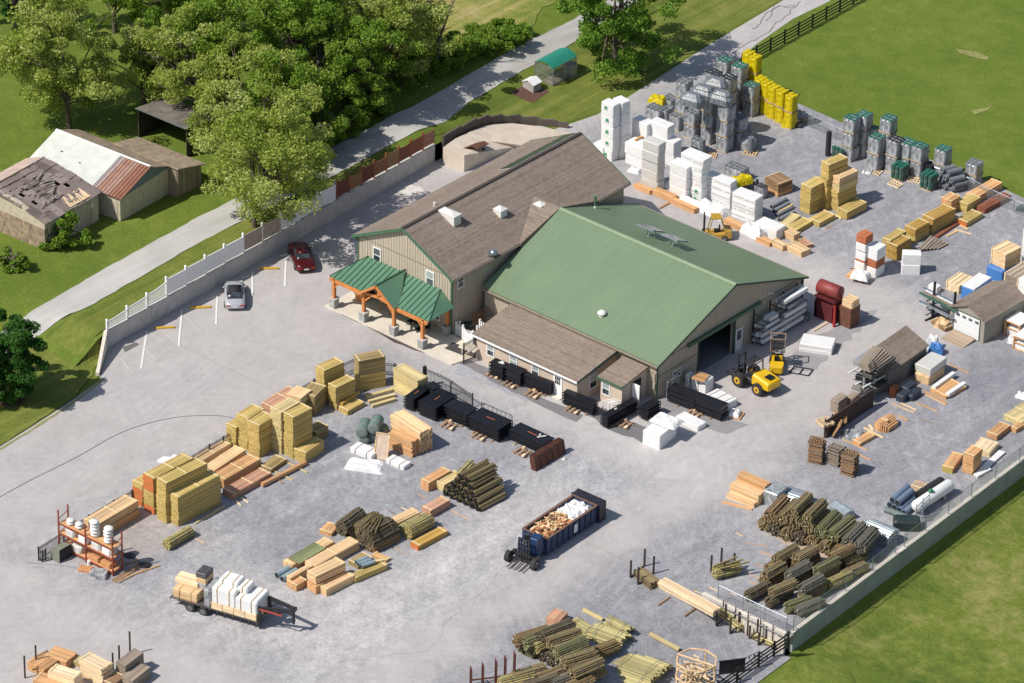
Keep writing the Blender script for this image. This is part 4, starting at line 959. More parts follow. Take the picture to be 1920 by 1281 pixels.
stack('in the tall dark banded stack behind the yellow posts', (672.9, 678.7), 57, (722.8, 669.3), (650.6, 668.1), 4, 'yel', mats=['yel', 'yel', 'olv', 'olv'], group=gl)
stack('in the bright stack beside the closed iron gate post', (783, 716), 33, (796, 703), (737, 690), 3, 'ylt', group=gl)
stack('', (765, 741), 6, (781, 730), (733, 727), 1, 'ylt', group=gl, lab='low bright yellow lumber layer at the foot of the gate side stack')
stack('', (652, 771), 9, (683, 753), (634, 763), 1, 'yel', group=gl, lab='low fan of yellow boards leaning out in front of the middle stack')
plank((640, 770), (672, 747), .25, .3, 'gold', 'golden square post lying on the low fan of yellow boards', .45, 'post', group=None)
plank((697, 765), (741, 752), .28, .24, 'ylt', 'front thick yellow post of the three beside the dark stack', .05, 'post', name='square_post', group='thick yellow posts')
plank((691, 757), (741, 744), .28, .24, 'ylt', 'middle thick yellow post of the three beside the dark stack', .05, 'post', name='square_post', group='thick yellow posts')
plank((685, 748), (736, 734), .34, .24, 'ylt', 'rear thick yellow post of the three beside the dark stack', .05, 'post', name='square_post', group='thick yellow posts')
stack('', (508, 881), 8, (538, 860), (490, 871), 1, 'olv', group=gl, lab='small olive board pile on bearers below the twin stacks')
stack('in the greenish shaded stack right of the five high stack', (593, 811), 22, (616, 797), (574, 802), 2, 'olv', group=gl)
plank((491, 915), (573, 873), .3, .28, 'org', 'long orange beam lying on two pale bearers', .16, 'beam', name='long_beam', group=None)
plank((537, 868), (576, 888), .12, .14, 'ylt', 'rear pale bearer under the long orange beam', .0, 'bearer', name='bearer', group='bearers')
plank((510, 884), (549, 902), .12, .14, 'ylt', 'front pale bearer under the long orange beam', .0, 'bearer', name='bearer', group='bearers')
plank((519, 898), (531, 909), .12, .12, 'brn', 'short brown offcut beside the long orange beam', .0, 'offcut', name='offcut', group=None)
gt = 'long tan lumber bundles'
stack('', (372, 868), 16, (434, 831), (356, 861), 1, 'tan', group=gt, lab='rear long tan lumber bundle nearest the iron fence', rows=2)
stack('', (403, 882), 18, (462, 843), (384, 873), 1, 'tan', group=gt, lab='second long tan lumber bundle from the iron fence', rows=2)
stack('', (420, 900), 18, (490, 860), (398, 889), 1, 'org', group=gt, lab='third long tan lumber bundle with an orange side', rows=3)
stack('', (437.5, 927), 12, (509.6, 886), (415, 918), 1, 'rose', group=gt, lab='lowest long tan lumber bundle with its near end in shadow', rows=2)
gb = 'stacks in the big yellow block'
stack('in the right front column of the big yellow block', (334.7, 932.6), 56, (414.4, 890.4), (314.8, 923.2), 4, 'yel', group=gb)
stack('in the middle column of the big yellow block', (311.3, 906.8), 77, (388.7, 868), (291.4, 897.4), 5, 'yel', group=gb)
stack('in the orange ended column of the big yellow block', (289, 898.6), 68, (364, 858.7), (267.5, 889.2), 5, 'yel', end=['o', None, None, 'o', 'o'], group=gb)
stack('in the left column of the big yellow block', (268, 910), 42, (303, 890), (247, 901), 4, 'yel', end=['o', 'o', 'o', None], group=gb)
stack('of the long orange stack beside the red rack', (180, 985.3), 32, (259.8, 938.4), (156.6, 973.6), 2, 'tan', end=['o', None], group=gt, mats=['org', 'tan'])
logs('', (312, 1022), (357, 995), .45, .055, 'yel', lab='small round bundle of yellow brown posts beside the big block', group=None)
plank((366, 984), (421, 951), .14, .14, 'ylt', 'long thin greenish beam along the foot of the yellow block', .02, 'beam', group=None)
plank((366, 1011), (383, 1019), .1, .1, 'tan', 'short pale stick beside the small post bundle', .0, 'stick', group=None)
for i, (a, b) in enumerate((((452, 935), (466, 944)), ((443, 940), (452, 950)))): plank(a, b, .12, .12, 'pale', ['right', 'left'][i] + ' pale bearer end poking from the lowest tan bundle', 0, 'bearer', name='bearer', group='bearers')
w = M(); w.sphere((0, 0, 0), .85, .35, .45, 12, 5, z0=0.0); w.sphere((.5, .2, 0), .5, .35, .55, 12, 5, z0=0.0); w.sphere((-.5, -.05, 0), .45, .3, .25, 10, 4, z0=0.0); p = G(317, 866)
tag(w.build('white_sack', wrapm('w'), None, (p.x, p.y, .03), .6, .02), 'crumpled white sack lying by the fence behind the yellow block', 'sack')
m_rackr = simple('red_rack', (.30, .075, .045), .55, .2, .3, 3)
def rack():
 a = G(111.4, 1030); b = G(212, 1081); d = b - a; ang = math.atan2(d.y, d.x); L = d.length
 t = thing('pallet_rack', 'tall red steel pallet rack loaded with white bags', 'rack', a, ang)
 H = 3.6; D = 1.05
 for i in range(3):
  f = M(); x = L * i / 2
  for y in (0, D): f.box(x - .05, x + .05, y - .05, y + .05, 0, H)
  for k in range(5): f.bar((x, 0, .2 + k * .65), (x, D, .5 + k * .65), .05)
  f.build('upright_frame', m_rackr, t)
 for z in (.25, 1.45, 2.35):
  f = M()
  for y in (0, D): f.box(.05, L - .05, y - .03, y + .03, z, z + .12)
  f.build('shelf_beam', m_rackr, t)
  f = M(); f.box(.06, L - .06, .04, D - .04, z + .12, z + .15); f.build('shelf_deck', woodm('org'), t)
 c, s = math.cos(ang), math.sin(ang)
 W_ = lambda x, y, z: (a.x + x * c - y * s, a.y + x * s + y * c, z)
 def sack(x, y, z, n, lab, sz=.40):
  for k in range(n):
   me = M(); me.sphere((0, 0, sz * .4), sz, sz, sz * .42, 10, 6); o = me.build('white_bag', wrapm('w'), None, W_(x + uni(-.04, .04), y + uni(-.04, .04), z + k * sz * .7), rnd() * 3, .015)
   tag(o, lab % ORD[k] if n > 1 else lab, 'bag', 'white bags on the red rack')
 sack(L * .60, .5, 2.50, 5, '%s white bag in the left pile on the rack top'); sack(L * .85, .5, 2.50, 5, '%s white bag in the right pile on the rack top')
 sack(L * .16, .4, 2.5, 2, '%s silvery bag in the far left rack pile', .33); sack(L * .31, .45, 2.5, 2, '%s silvery bag in the second rack pile from the left', .33)
 for i, (x, z, nm) in enumerate(((.18, 1.6, 'left upper shelf'), (.42, 1.6, 'middle upper shelf'), (.66, 1.6, 'right upper shelf'), (.86, 1.6, 'far right upper shelf'), (.3, .42, 'lower left shelf'))):
  me = M(); me.cbox(-.5, .5, -.45, .45, 0, .62, .14); o = me.build('wrapped_pack', wrapm('w' if i % 2 else 's'), None, W_(L * x, .5, z), ang, .02); tag(o, 'wrapped white pack on the %s of the red rack' % nm, 'pack', 'packs on the red rack')
 for i, x in enumerate((.62, .84)):
  me = M(); me.cbox(-.5, .5, -.42, .42, 0, .4, .04); o = me.build('carton', simple('carton', (.55, .27, .12), .8), None, W_(L * x, .5, .42), ang, .01); tag(o, 'orange brown carton on the low shelf, %s one' % ('left', 'right')[i], 'carton', 'cartons on the rack')
rack()
def shelter():
 g = G(112, 1058); t = thing('plastic_shelter', 'low grey green box shelter open on its right side', 'shelter', g, .0)
 m_ = simple('grey_green_plastic', (.21, .22, .17), .6); w = M(); L, D, H = 1.1, 1.5, 1.15
 w.add([(-L, 0, 0), (0, 0, 0), (0, D, 0), (-L, D, 0), (-L + .08, .1, H * .8), (-.1, .1, H), (-.1, D - .1, H), (-L + .08, D - .1, H * .8)], [(0, 1, 5, 4), (4, 5, 6, 7), (3, 0, 4, 7), (2, 3, 7, 6)]); w.build('shell', m_, t)
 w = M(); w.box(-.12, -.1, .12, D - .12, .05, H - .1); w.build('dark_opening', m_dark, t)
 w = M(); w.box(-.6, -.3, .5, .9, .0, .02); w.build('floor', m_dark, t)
shelter()
for i, (a, b, w_, k, l) in enumerate((((214, 1092), (262, 1062), .5, 'brn', 'wide weathered board lying in front of the red rack'), ((222, 1094), (272, 1068), .2, 'gry', 'grey board beside the wide weathered board'), ((236, 1085), (300, 1062), .1, 'org', 'thin orange stick pointing away from the rack'), ((205, 1070), (262, 1052), .12, 'brn', 'brown stick on the dirt behind the rack'))):
 plank(a, b, w_, .06, k, l, .06 + .01 * i)
for i, (x, y, r) in enumerate(((243, 1043, .55), (270, 1061, .62))):
 p = G(x, y); me = M(); me.sphere((0, 0, 0), r, r * .8, .1, 12, 4, z0=0.0); tag(me.build('black_tarp', simple('black_tarp', (.03, .03, .035), .5), None, (p.x, p.y, .05), rnd(), .02), ('left', 'right')[i] + ' flattened black tarp on the dirt by the rack', 'tarp', 'black tarps')
p = G(185, 1082); me = M()
for i in range(14): me.cbox(uni(-.7, .5), uni(-.3, .8), uni(-.5, .3), uni(.31, .7), 0, uni(.15, .45), .05)
tag(me.build('silver_bags', filmm(), None, (p.x, p.y, 0.03), .6, .03), 'low heap of silvery plastic bags at the foot of the rack', 'bag heap', kind='stuff')
p = G(160, 1070); me = M(); me.cbox(-.5, .6, -.35, .35, 0, .25, .05); tag(me.build('carton', simple('carton', (.55, .27, .12), .8), None, (p.x, p.y, .03), .5), 'flat orange carton on the ground left of the silvery bags', 'carton')
p = G(167, 1060); me = M(); me.cyl((0, 0, 0), (0, 0, .35), .15, 10); me.sphere((0, 0, .35), .15, .15, .08, 10, 3, z0=0.0); tag(me.build('white_bucket', wrapm('w'), None, (p.x, p.y, .03)), 'small white bucket under the left rack bay', 'bucket')
gp = 'post bundles in the centre yard'
logs('', (640, 990), (683, 959), .62, .075, 'dk', zc=1.35, lab='upper dark round post bundle on the rear centre pile', group=gp, L=2.5)
logs('', (640, 993), (683, 965), .62, .075, 'dk', lab='lower dark round post bundle at the back of the centre pile', group=gp, L=2.5)
logs('', (667, 1000), (706, 975), .78, .075, 'olv', lab='middle olive round post bundle with crossed posts on top', group=gp, L=2.6, zc=.85)
logs('', (686, 1012), (728, 990), .9, .075, 'dk', lab='front dark round post bundle of the centre pile', group=gp, L=2.7, zc=.95)
logs('', (694, 1028), (740, 1005), .5, .08, 'brn', lab='low brown post bundle at the foot of the centre pile', group=gp, L=2.7, zc=.4)
for i in range(5):
 a = G(675 + i * 7, 990 + i * 2.5, 1.8); b = G(704 + i * 3.5, 962 + i * 1.0, 1.9); me = M(); me.cyl((0, 0, 0), b - a, .075, 8); o = me.build('round_post', logm('olv'), None, a); tag(o, '%s loose round post crossing the middle olive bundle' % ['first', 'second', 'third', 'fourth', 'fifth'][i], 'post', 'crossed loose posts')
stack('', (622, 1000), 8, (638, 985), (602, 990), 1, 'org', group=gt, lab='low orange lumber pile left of the dark post bundles', boards=.12)
stack('', (548.7, 1060), 11, (627.5, 1015), (529, 1052), 1, 'tan', group=gt, lab='long tan lumber bundle with a greenish sheet across it', rows=2)
a = G(575, 1038, .62); me = M(); me.box(-1.5, 1.5, -.62, .6, 0, .02); tag(me.build('green_sheet', woodm('grn'), None, (a.x, a.y, .66), math.pi / 2), 'greenish board sheet laid over the long tan bundle', 'sheet')
stack('', (590, 1062.5), 17, (673.7, 1015), (571, 1052.5), 1, 'tan', group=gt, lab='wide smooth tan lumber bundle in front of the dark posts')
stack('of the high rough ended orange pile', (592, 1082), 33, (648, 1055), (573, 1072), 2, 'org', group=gt, boards=.12, rows=3, jit=.12, mats=['org', 'tan'])
stack('', (556, 1098), 13, (576, 1087), (537, 1088), 1, 'org', group=gt, lab='short orange lumber bundle at the near left corner of the centre piles', boards=.12)
stack('', (545, 1084), 18, (588, 1060), (538, 1079), 1, 'tan', group=gt, lab='thin orange plank stack just above the short orange bundle', rows=4, boards=.12)
stack('', (612, 1106), 14, (665, 1078), (597, 1097), 1, 'tan', group=gt, lab='narrow tan board bundle at the near edge of the centre piles', boards=.09, jit=.15)
stack('', (667, 1084), 11, (727, 1058), (655, 1076), 1, 'yel', group=gt, lab='greenish yellow plank heap right of the narrow tan bundle', boards=.2, jit=.2)
plank((672, 1072), (722, 1062), .3, .1, 'ylt', 'pale warped board lying on the greenish plank heap', .62, group=None)
stack('', (672, 1060), 9, (700, 1044), (652, 1051), 1, 'olv', group=gt, lab='small dark olive bundle behind the grey rolls', boards=.12)
stack('', (724, 1052), 5, (733, 1046), (697, 1040), 1, 'org', group=gt, lab='thin orange bundle behind the pale warped board', boards=.2, rows=2)
m_pvc = simple('grey_blue_pipe', (.26, .34, .38), .45, 0, .15, 2)
def pipe(a, b, r, lab, mat=None, z=None, name='grey_pipe', cat='pipe', group='grey pipes', n=14, hollow=True, terrain=False):
 z = r if z is None else z; p = G(a[0], a[1], z); q = G(b[0], b[1], z); me = M(); me.cyl((0, 0, 0), q - p, r, n)
 d = (q - p).normalized(); o = me.build(name, mat or m_pvc, None, p); tag(o, lab, cat, group)
 if hollow:
  e = M(); e.cyl(-d * .012, -d * .004, r * .82, n); e.cyl((q - p) + d * .004, (q - p) + d * .012, r * .82, n); e.build('dark_bore', m_dark, o)
 return o
pipe((519, 1079), (542, 1066), .27, 'left grey pipe at the near left corner of the centre piles'); pipe((529, 1086), (556, 1070), .27, 'right grey pipe at the near left corner of the centre piles')
for i in range(3): pipe((667 + i * 5, 1054 + i * 4), (690 + i * 6, 1045 + i * 4), .16, '%s small grey blue roll on the plank heap' % ['rear', 'middle', 'front'][i], z=.75, group='small blue rolls')
stack('', (736, 986), 9, (788, 960), (721, 977), 1, 'tan', group=gp, lab='pale tan board bundle right of the dark posts', boards=.12)
logs('', (753, 993), (800, 968), .42, .06, 'ylt', lab='pale yellow post bundle between tan boards and golden posts', group=gp, L=2.6)
logs('', (762, 999), (808, 974), .62, .06, 'yel', lab='golden yellow round post bundle of the centre pile', group=gp, L=2.6, zc=.6)
stack('', (785, 1024), 10, (840, 995), (771, 1015), 1, 'gold', group=gt, lab='low golden brown board bundle with an orange near end', rows=2, boards=.12, end='o', jit=.1)
stack('', (807.5, 958), 15, (843.7, 937), (792, 949), 1, 'rose', group=gt, lab='short pinkish orange bundle between the two post piles', boards=.12, rows=4, jit=.08)
stack('', (803.7, 906), 18, (846, 882), (789, 898), 1, 'org', group=gt, lab='loose orange board bundle at the left of the black log heap', boards=.12, rows=5, jit=.12)
stack('', (832, 910), 14, (868, 889), (815, 902), 1, 'ylt', group=gt, lab='pale green yellow bundle beside the black log heap', boards=.15, rows=3)
logs('', (862, 891), (880, 873), .4, .06, 'ylt', lab='short pale post bundle poking out behind the log heap', group=gp, L=2.0, zc=.8)
rn_ = ['bottom', 'second', 'third', 'fourth', 'top']; pn_ = ['leftmost', 'second', 'third', 'fourth', 'fifth', 'sixth']
for j in range(5):
 nj = 6 - j
 for i in range(nj):
  f = (i + .5 * j) / 5; R = .30; z = R + j * .50; lg = G(836 + 61 * f, 930 + 29 * f); lg = Vector((lg.x, lg.y, z)) + Vector((0, .06 * j, 0)); me = M(); tone = []; r = .062
  for q_ in range(-5, 6):
   for p_ in range(-5, 6):
    yy = (p_ + .5 * (q_ % 2)) * r * 2.02; zz = q_ * r * 1.76
    if yy * yy + zz * zz > (R - .03) ** 2: continue
    b0 = len(me.f); e_ = uni(-.12, .1); me.cyl((e_, yy, zz), (2.9 + uni(-.2, .2), yy + uni(-.03, .03), zz), r, 7); tone += [rnd()] * (len(me.f) - b0)
  b0 = len(me.f)
  for q_ in range(7): t_ = 6.28 * q_ / 7; me.cyl((-.14 + uni(-.03, .03), .19 * math.cos(t_), .19 * math.sin(t_)), (.05, .19 * math.cos(t_), .19 * math.sin(t_)), .07, 7, mi=1)
  me.cyl((-.15, 0, 0), (.05, 0, 0), .1, 7, mi=1); tone += [0] * (len(me.f) - b0)
  o = me.build('post_bundle', [logm('olv'), logm('blk')], None, lg, 1.52 + uni(-.04, .04)); at = o.data.attributes.new('tone', 'FLOAT', 'FACE'); at.data.foreach_set('value', tone)
  tag(o, '%s black ended bundle of the %s row in the triangular log heap' % (pn_[i], rn_[j]), 'post bundle', gp)
for i, (a, b, w_, k, l) in enumerate((((752, 952), (770, 961), .1, 'pale', 'pale stick between the centre piles'), ((783, 926), (799, 936), .07, 'org', 'orange stick left of the black log heap'), ((845, 958), (880, 976), .07, 'org', 'thin orange lath right of the pinkish bundle'), ((728, 958), (742, 966), .08, 'brn', 'short brown lath north of the tan bundle'), ((738, 1028), (760, 1040), .07, 'org', 'orange lath below the dark post pile'))):
 plank(a, b, w_, .04, k, l, .03)
m_gt = simple('green_grey_net', (.15, .19, .18), .7, 0, .3, 3)
for i, (x, y, z, R) in enumerate(((683, 826, .38, .42), (678, 812, 1.1, .5), (700, 805, 1.45, .5), (710, 822, .5, .5), (695, 822, .45, .45))):
 a = G(x, y, z); me = M(); me.cyl((0, 0, 0), (.0, 1.6, 0), R, 18, dome=.1); me.cyl((-.0, .3, 0), (0, .36, 0), R + .015, 18, mi=1); me.cyl((0, 1.2, 0), (0, 1.26, 0), R + .015, 18, mi=1)
 me.build('mesh_roll', [m_gt, simple('green_strap', (.03, .25, .16), .5)], None, (a.x, a.y, z), .5); tag(COL.objects[-1], 'large grey green mesh roll, %s of the pile by the white bundles' % ['front left', 'upper left', 'topmost', 'right', 'hidden middle'][i], 'mesh roll', 'mesh rolls')
def timber_pile(where, A, h, B, C, k, tiers, sq=.17, labk=''):
 g, ang, LB, LC, H = frame(A, h, B, C); o, an, L, (y0, y1) = longaxis(g, ang, LB, LC); th = H / tiers
 for i in range(tiers):
  me = M(); n = max(1, int((y1 - y0) / sq)); m_ = max(1, int(th / sq)); bw = (y1 - y0) / n; bh = th / m_
  for a in range(n):
   for b in range(m_): me.cbox(uni(-.08, .08), L + uni(-.1, .1), y0 + a * bw + .008, y0 + (a + 1) * bw - .008, b * bh + .008, (b + 1) * bh - .004, .03)
  ob = me.build('timber_bundle', woodm(k), None, (o.x, o.y, g.z + i * th), an); tag(ob, ('%s %s square post bundle %s' % (ordn(i, tiers), labk, where)).strip(), 'post bundle', 'square post bundles')
timber_pile('of the tall orange pile by the mesh rolls', (786, 812), 40, (809, 800), (731, 776), 'tan', 3, labk='orange tan')
timber_pile('of the short pile in front of the tall orange pile', (772, 829), 30, (787, 821), (728, 811), 'org', 2, labk='orange')
white('', (757, 875), 9, (769, 864), (722, 860), 1, strap=2, lab='white strapped bundle with a blue strap at the right of the white group')
white('', (697, 854), 11, (715, 843), (655, 838), 1, strap=2, lab='white strapped bundle under the leaning tan board')
def lumpy(px, lx, ly, h, ang, lab, mat="w", name="draped_sheet", cat="tarp", seed=1, z=0.0, terrain=False):
 random.seed(seed); nx, ny = 14, 10; me = M(); hs = {}
 for i in range(nx + 1):
  for j in range(ny + 1):
   e = min(i, nx - i, j, ny - j); k = sm(e / 1.6)
   hs[i, j] = (lx * (i / nx - .5) + uni(-.03, .03), ly * (j / ny - .5) + uni(-.03, .03), h * k * (.95 + .14 * math.sin(i * .9 + seed) * math.cos(j * .8 + seed)) + uni(-.012, .012) * k)
 for i in range(nx):
  for j in range(ny): me.add([hs[i, j], hs[i + 1, j], hs[i + 1, j + 1], hs[i, j + 1]], [(0, 1, 2, 3)], 0, True)
 p = GT(*px) if terrain else G(px[0], px[1], z); z = 0; o = me.build(name, wrapm(mat) if isinstance(mat, str) else mat, None, (p.x, p.y, p.z + z + .01), ang)
 sd = bpy.data.objects[o.name]; tag(o, lab, cat); return o
lumpy((686, 877), 1.6, 3.3, .5, -1.1, 'crumpled white plastic heap in front of the leaning board', seed=3)
def leaning_board():
 a = G(701, 860); t = thing('leaning_board', 'tan flat board leaning on the white bundles', 'board', a, .42)
 b = M(); b.add([(0, 0, .05), (1.1, 0, .05), (1.1, .75, 2.0), (0, .75, 2.0)], [(0, 1, 2, 3)]); b.add([(0, .05, .02), (1.1, .05, .02), (1.1, .8, 1.97), (0, .8, 1.97)], [(3, 2, 1, 0)]); b.build('board_face', simple('tan_board', (.56, .44, .35), .8), t)
 b = M(); b.bar((0, 0, .06), (0, .75, 2.02), .08, .1); b.bar((1.1, 0, .06), (1.1, .75, 2.02), .08, .1); b.bar((0, .75, 2.02), (1.1, .75, 2.02), .08, .1); b.build('frame', woodm('tan'), t)
leaning_board()
m_blk = simple('black_powder_coat', (.016, .017, .024), .38, .2, .35, 2.5, .5); m_skid = planks('skid_wood', (.36, .24, .16), .12, .1, .3)
def panels(A, h, B, C, lab, layers=4, strap='org', rail=False, white_=0, group='black fence panel stacks', bottom=False):
 g, ang, LB, LC, H = frame(A, h, B, C, 0, bottom); o, an, L, (y0, y1) = longaxis(g, ang, LB, LC)
 t = thing('panel_stack', lab, 'fence panel stack', o, an, group); W_ = y1 - y0
 me = M(); lh = (H - .12) / layers
 for i in range(layers):
  z = .12 + i * lh; e = .10 + .04 * (i % 2)
  me.box(e * .3, L - e * .3, y0 + e, y1 - e, z, z + lh - .05); me.box(-.03, L + .03, y0, y1, z + lh - .05, z + lh)
  n = max(3, int(L / .6))
 n = max(1, int(L / 2.2))
 for i in range(n + 1):
  x = L * i / n; me.box(x - .02, x + .02, y0 - .02, y0 + .03, .14, H - .06); me.box(x - .02, x + .02, y1 - .03, y1 + .02, .14, H - .06)
 k = max(3, int(W_ / .22))
 for i in range(k): y = y0 + W_ * (i + .5) / k; me.box(.02, L - .02, y - .025, y + .025, H, H + .03)
 me.build('panels', m_blk, t)
 s = M()
 for x in (L * .18, L * .8): s.box(x - .08, x + .08, y0 - .15, y1 + .15, 0, .11)
 s.build('skid', m_skid, t)
 if strap:
  s = M(); s.box(L * .35, L * .62, (y0 + y1) / 2 - .04, (y0 + y1) / 2 + .03, H + .031, H + .05); s.build('orange_strap', simple('rust_strap', (.42, .13, .06), .7), t)
 if rail:
  s = M(); yb = y0 + .1
  s.bar((0, yb, H + .5), (L, yb, H + .5), .05); s.bar((0, yb, H), (0, yb, H + .5), .05); s.bar((L, yb, H), (L, yb, H + .5), .05)
  for i in range(7): s.bar((L * (i + .5) / 7, yb, H), (L * (i + .5) / 7, yb, H + .5), .03)
  s.build('top_rail', simple('dull_steel', (.13, .12, .13), .5, .4), t)
 if white_:
  s = M()
  for i in range(white_): x = L * (.15 + .25 * rnd()) if white_ > 2 else L * .9; s.cyl((uni(0, L) * .3 + L * .1, uni(y0 + .2, y1 - .3), H + .07), (uni(0, L) * .3 + L * .25, uni(y0 + .2, y1 - .3), H + .08), .07, 8)
  s.build('white_wrap', wrapm('w'), t)
 return t
def skids(px, lab, ang=0.1):
 p = G(*px); t = thing('wood_skid', lab, 'skid', p, ang, 'loose wooden skids'); me = M()
 for y in (-.35, .35): me.box(-.7, .7, y - .06, y + .06, .0, .12)
 for x in (-.45, 0, .45): me.box(x - .09, x + .09, -.55, .55, .12, .17)
 me.build('slats', m_skid, t)
 me = M(); me.box(.4, .62, -.6, -.3, .17, .3); me.box(-.3, -.1, .35, .6, .17, .3); me.build('blocks', woodm('pale'), t)
panels((774.9, 750), 24, (805, 728.5), (759.6, 741.9), 'narrow black panel stack at the left end of the gate row', 4)
panels((811, 731), 28, (825, 722), (796, 722), 'black panel stack highest at the back beside the gate post', 4, strap=None)
panels((817, 766), 27, (856, 741), (786, 751), 'wide black panel stack second from the left of the gate row', 4)
panels((874, 779), 25, (895, 765), (829, 760), 'black panel stack in the middle of the gate row', 4, strap=None, rail=0)
panels((933, 806), 26, (960, 788), (876, 781), 'largest black panel stack with a steel rail on top', 4, rail=1)
panels((1017.3, 834.4), 22, (1037, 820), (954, 805), 'black panel stack at the right end of the gate row', 4, white_=2)
skids((842, 800), 'wooden skid before the middle black panel stack', .15); skids((900, 820), 'wooden skid before the largest black panel stack', .1); skids((979, 850), 'wooden skid before the right end panel stack', .05)
gw = 'black panel stacks against the office wall'
panels((941.6, 690), 27, (952, 680.5), (916.6, 679.5), 'small black stack with white wrap on top by the office wall', 4, strap=None, white_=4, group=gw)
panels((975, 701), 27, (988, 692.7), (944.7, 689), 'second black stack along the office wall under the windows', 4, strap=None, group=gw)
panels((1030, 720.6), 25, (1037, 714.8), (982, 703), 'third black stack just left of the office door', 4, strap=None, group=gw)
panels((1110, 758), 24, (1117, 750), (1054, 736), 'long black stack right of the office door', 4, strap=None, group=gw)
panels((1138, 783), 23, (1197, 750), (1130, 775), 'black panel stack set crosswise in front of the lean to', 4, strap=None, group=gw, white_=1)
panels((1213, 768), 24, (1238, 753), (1199, 761), 'square black panel stack at the green shop corner', 4, strap=None, group=gw)
panels((1350, 765.6), 27, (1361, 754), (1250.5, 728), 'very long black panel stack beside the shop door', 3, strap=None, group=gw)
for q, l in (((928, 704), 'skid under the edge of the small black wall stack'), ((958, 722), 'skid before the second black wall stack'), ((1000, 741), 'skid before the third black wall stack'), ((1076, 770), 'skid before the long black wall stack'), ((1170, 797), 'small skid beside the crosswise black stack'), ((1300, 779), 'small skid before the very long black stack')): skids(q, 'wooden ' + l, .1)
def rusty_gates():
 a = G(1003, 884); b = G(1058, 850); d = b - a; ang = math.atan2(d.y, d.x); L = d.length
 t = thing('leaning_steel_sheets', 'row of rusty brown steel panels leaning upright beside the black stacks', 'steel panels', a, ang)
 mm = simple('rust_panel', (.15, .06, .04), .7, .2, .3, 3)
 for i in range(5):
  me = M(); y = -.1 + i * .11; me.add([(0, y, 0), (L, y, 0), (L, y + .25, 1.25), (0, y + .25, 1.25), (0, y + .05, 0), (L, y + .05, 0), (L, y + .3, 1.25), (0, y + .3, 1.25)], [(0, 1, 2, 3), (7, 6, 5, 4), (3, 2, 6, 7), (0, 3, 7, 4), (1, 5, 6, 2)])
  for k in range(6): x = L * k / 5; me.bar((x, y - .03, 0), (x, y + .22, 1.25), .05)
  me.build('steel_panel', mm, t)
 me = M(); me.sphere((L * .8, -.6, .0), .2, .2, .18, 8, 3, z0=0.0); me.build('white_wrap', wrapm('s'), t)
rusty_gates()
gs = 'white goods beside the shop door'
white('', (1236.6, 817.7), 27, (1269, 792), (1205, 804.5), 1, lab='big plain white wrapped block in front of the shop corner', group=gs)
lumpy((1250, 790), 2.4, 1.7, .30, .1, 'loose white sheet folded over the big white block', z=1.42, seed=5)
white('', (1308, 800), 10, (1322, 789), (1266, 779), 1, lab='long low white wrapped bundle behind the big white block', group=gs)
white('in the slatted pile with a brown pallet on top', (1322.6, 716), 24, (1339, 706), (1294.7, 704.6), 1, k='w', layers=6, strap=1, group=gs, lab='white layered panel pile with a brown pallet on top')
white('', (1290, 704), 24, (1300, 698), (1283, 701), 1, layers=6, k='w', group=gs, lab='narrow white layered pile in the shade of the shop wall')
p = G(1318, 712, 1.25); tag(pallet_mesh(1.1, 1.2, n=9).build('wood_pallet', woodm('org'), None, (p.x - .7, p.y - .6, 1.27), .25), 'brown slatted pallet lying on the white layered pile', 'pallet')
white('', (1359.5, 758), 14, (1377, 744), (1322, 738), 1, layers=3, strap=3, group=gs, lab='low white layered panels strapped in three places')
p = G(1378, 782); tag(pallet_mesh(1.0, 1.2, n=7).build('wood_pallet', woodm('org'), None, (p.x - .3, p.y - .5, 0.02), .3), 'orange pallet with white scraps at the end of the black stack', 'pallet')
lumpy((1378, 777), .9, 1.0, .35, .4, 'small white scrap pile on the orange pallet', seed=8, z=.14)
for i in range(3):
 me = M(); a = G(1130 + i * 4, 770 + i * 1, 0); c = [(-.0, 0, 0), (0, 0, .9), (.3, .9, 1.1), (.3, .9, .1)]
 for j in range(4): me.bar(c[j], c[(j + 1) % 4], .06)
 for j in range(1, 4): me.bar((.0, 0, .9 * j / 4), (.3, .9, .1 + 1.0 * j / 4), .05)
 tag(me.build('white_gate', m_winf, None, (a.x + i * .1, a.y, 0.02), -.5), '%s white picket gate leaning before the lean to' % ['first', 'second', 'third'][i], 'gate', 'white gates by the lean to')
me = M(); a = PX(1262, 712, -.1); me.bar((0, 0, 1.6), (0, 3.0, 2.2), .1); me.bar((0, 0, 0), (0, 0, 1.6), .12, .12); me.bar((0, .4, 1.55), (.0, .9, 1.0), .08)
for z in (.4, .8): me.bar((0, 0, z), (0, .6, z), .05)
p = G(1251, 748); tag(me.build('steel_stand', m_galv, None, (p.x, p.y, 0), .05), 'galvanised steel frame standing against the shop wall', 'frame')
gz = 'white wrapped stacks behind the shop'
white('of the tallest white tower, left column', (1147, 204.8), 100, (1162, 198), (1123.6, 195), 5, logo=1, group=gz)
white('of the tallest white tower, rear column', (1163, 199), 100, (1175.4, 191), (1145, 188.5), 5, group=gz)
white('', (1130.6, 277), 22, (1141.5, 268), (1111, 268), 1, group=gz, lab='low white wrapped box at the foot of the tallest tower')
white('of the far left pair behind the tower', (1210, 237), 62, (1220, 227), (1181, 224), 2, group=gz)
white('of the far right pair beside the grey rolls', (1249.7, 242), 66, (1260.6, 233), (1214.7, 228), 2, group=gz)
white('of the pair between tower and gable ridge', (1204, 281), 38, (1222, 269), (1170, 267), 2, group=gz)
white('of the broad middle pair', (1262, 270), 44, (1276, 261), (1222, 254), 2, group=gz)
white('of the greyish tower with see through wrap', (1231, 276), 85, (1244, 267), (1200.5, 264), 5, k='s', group=gz, jit=.08, desc='greyish wrapped')
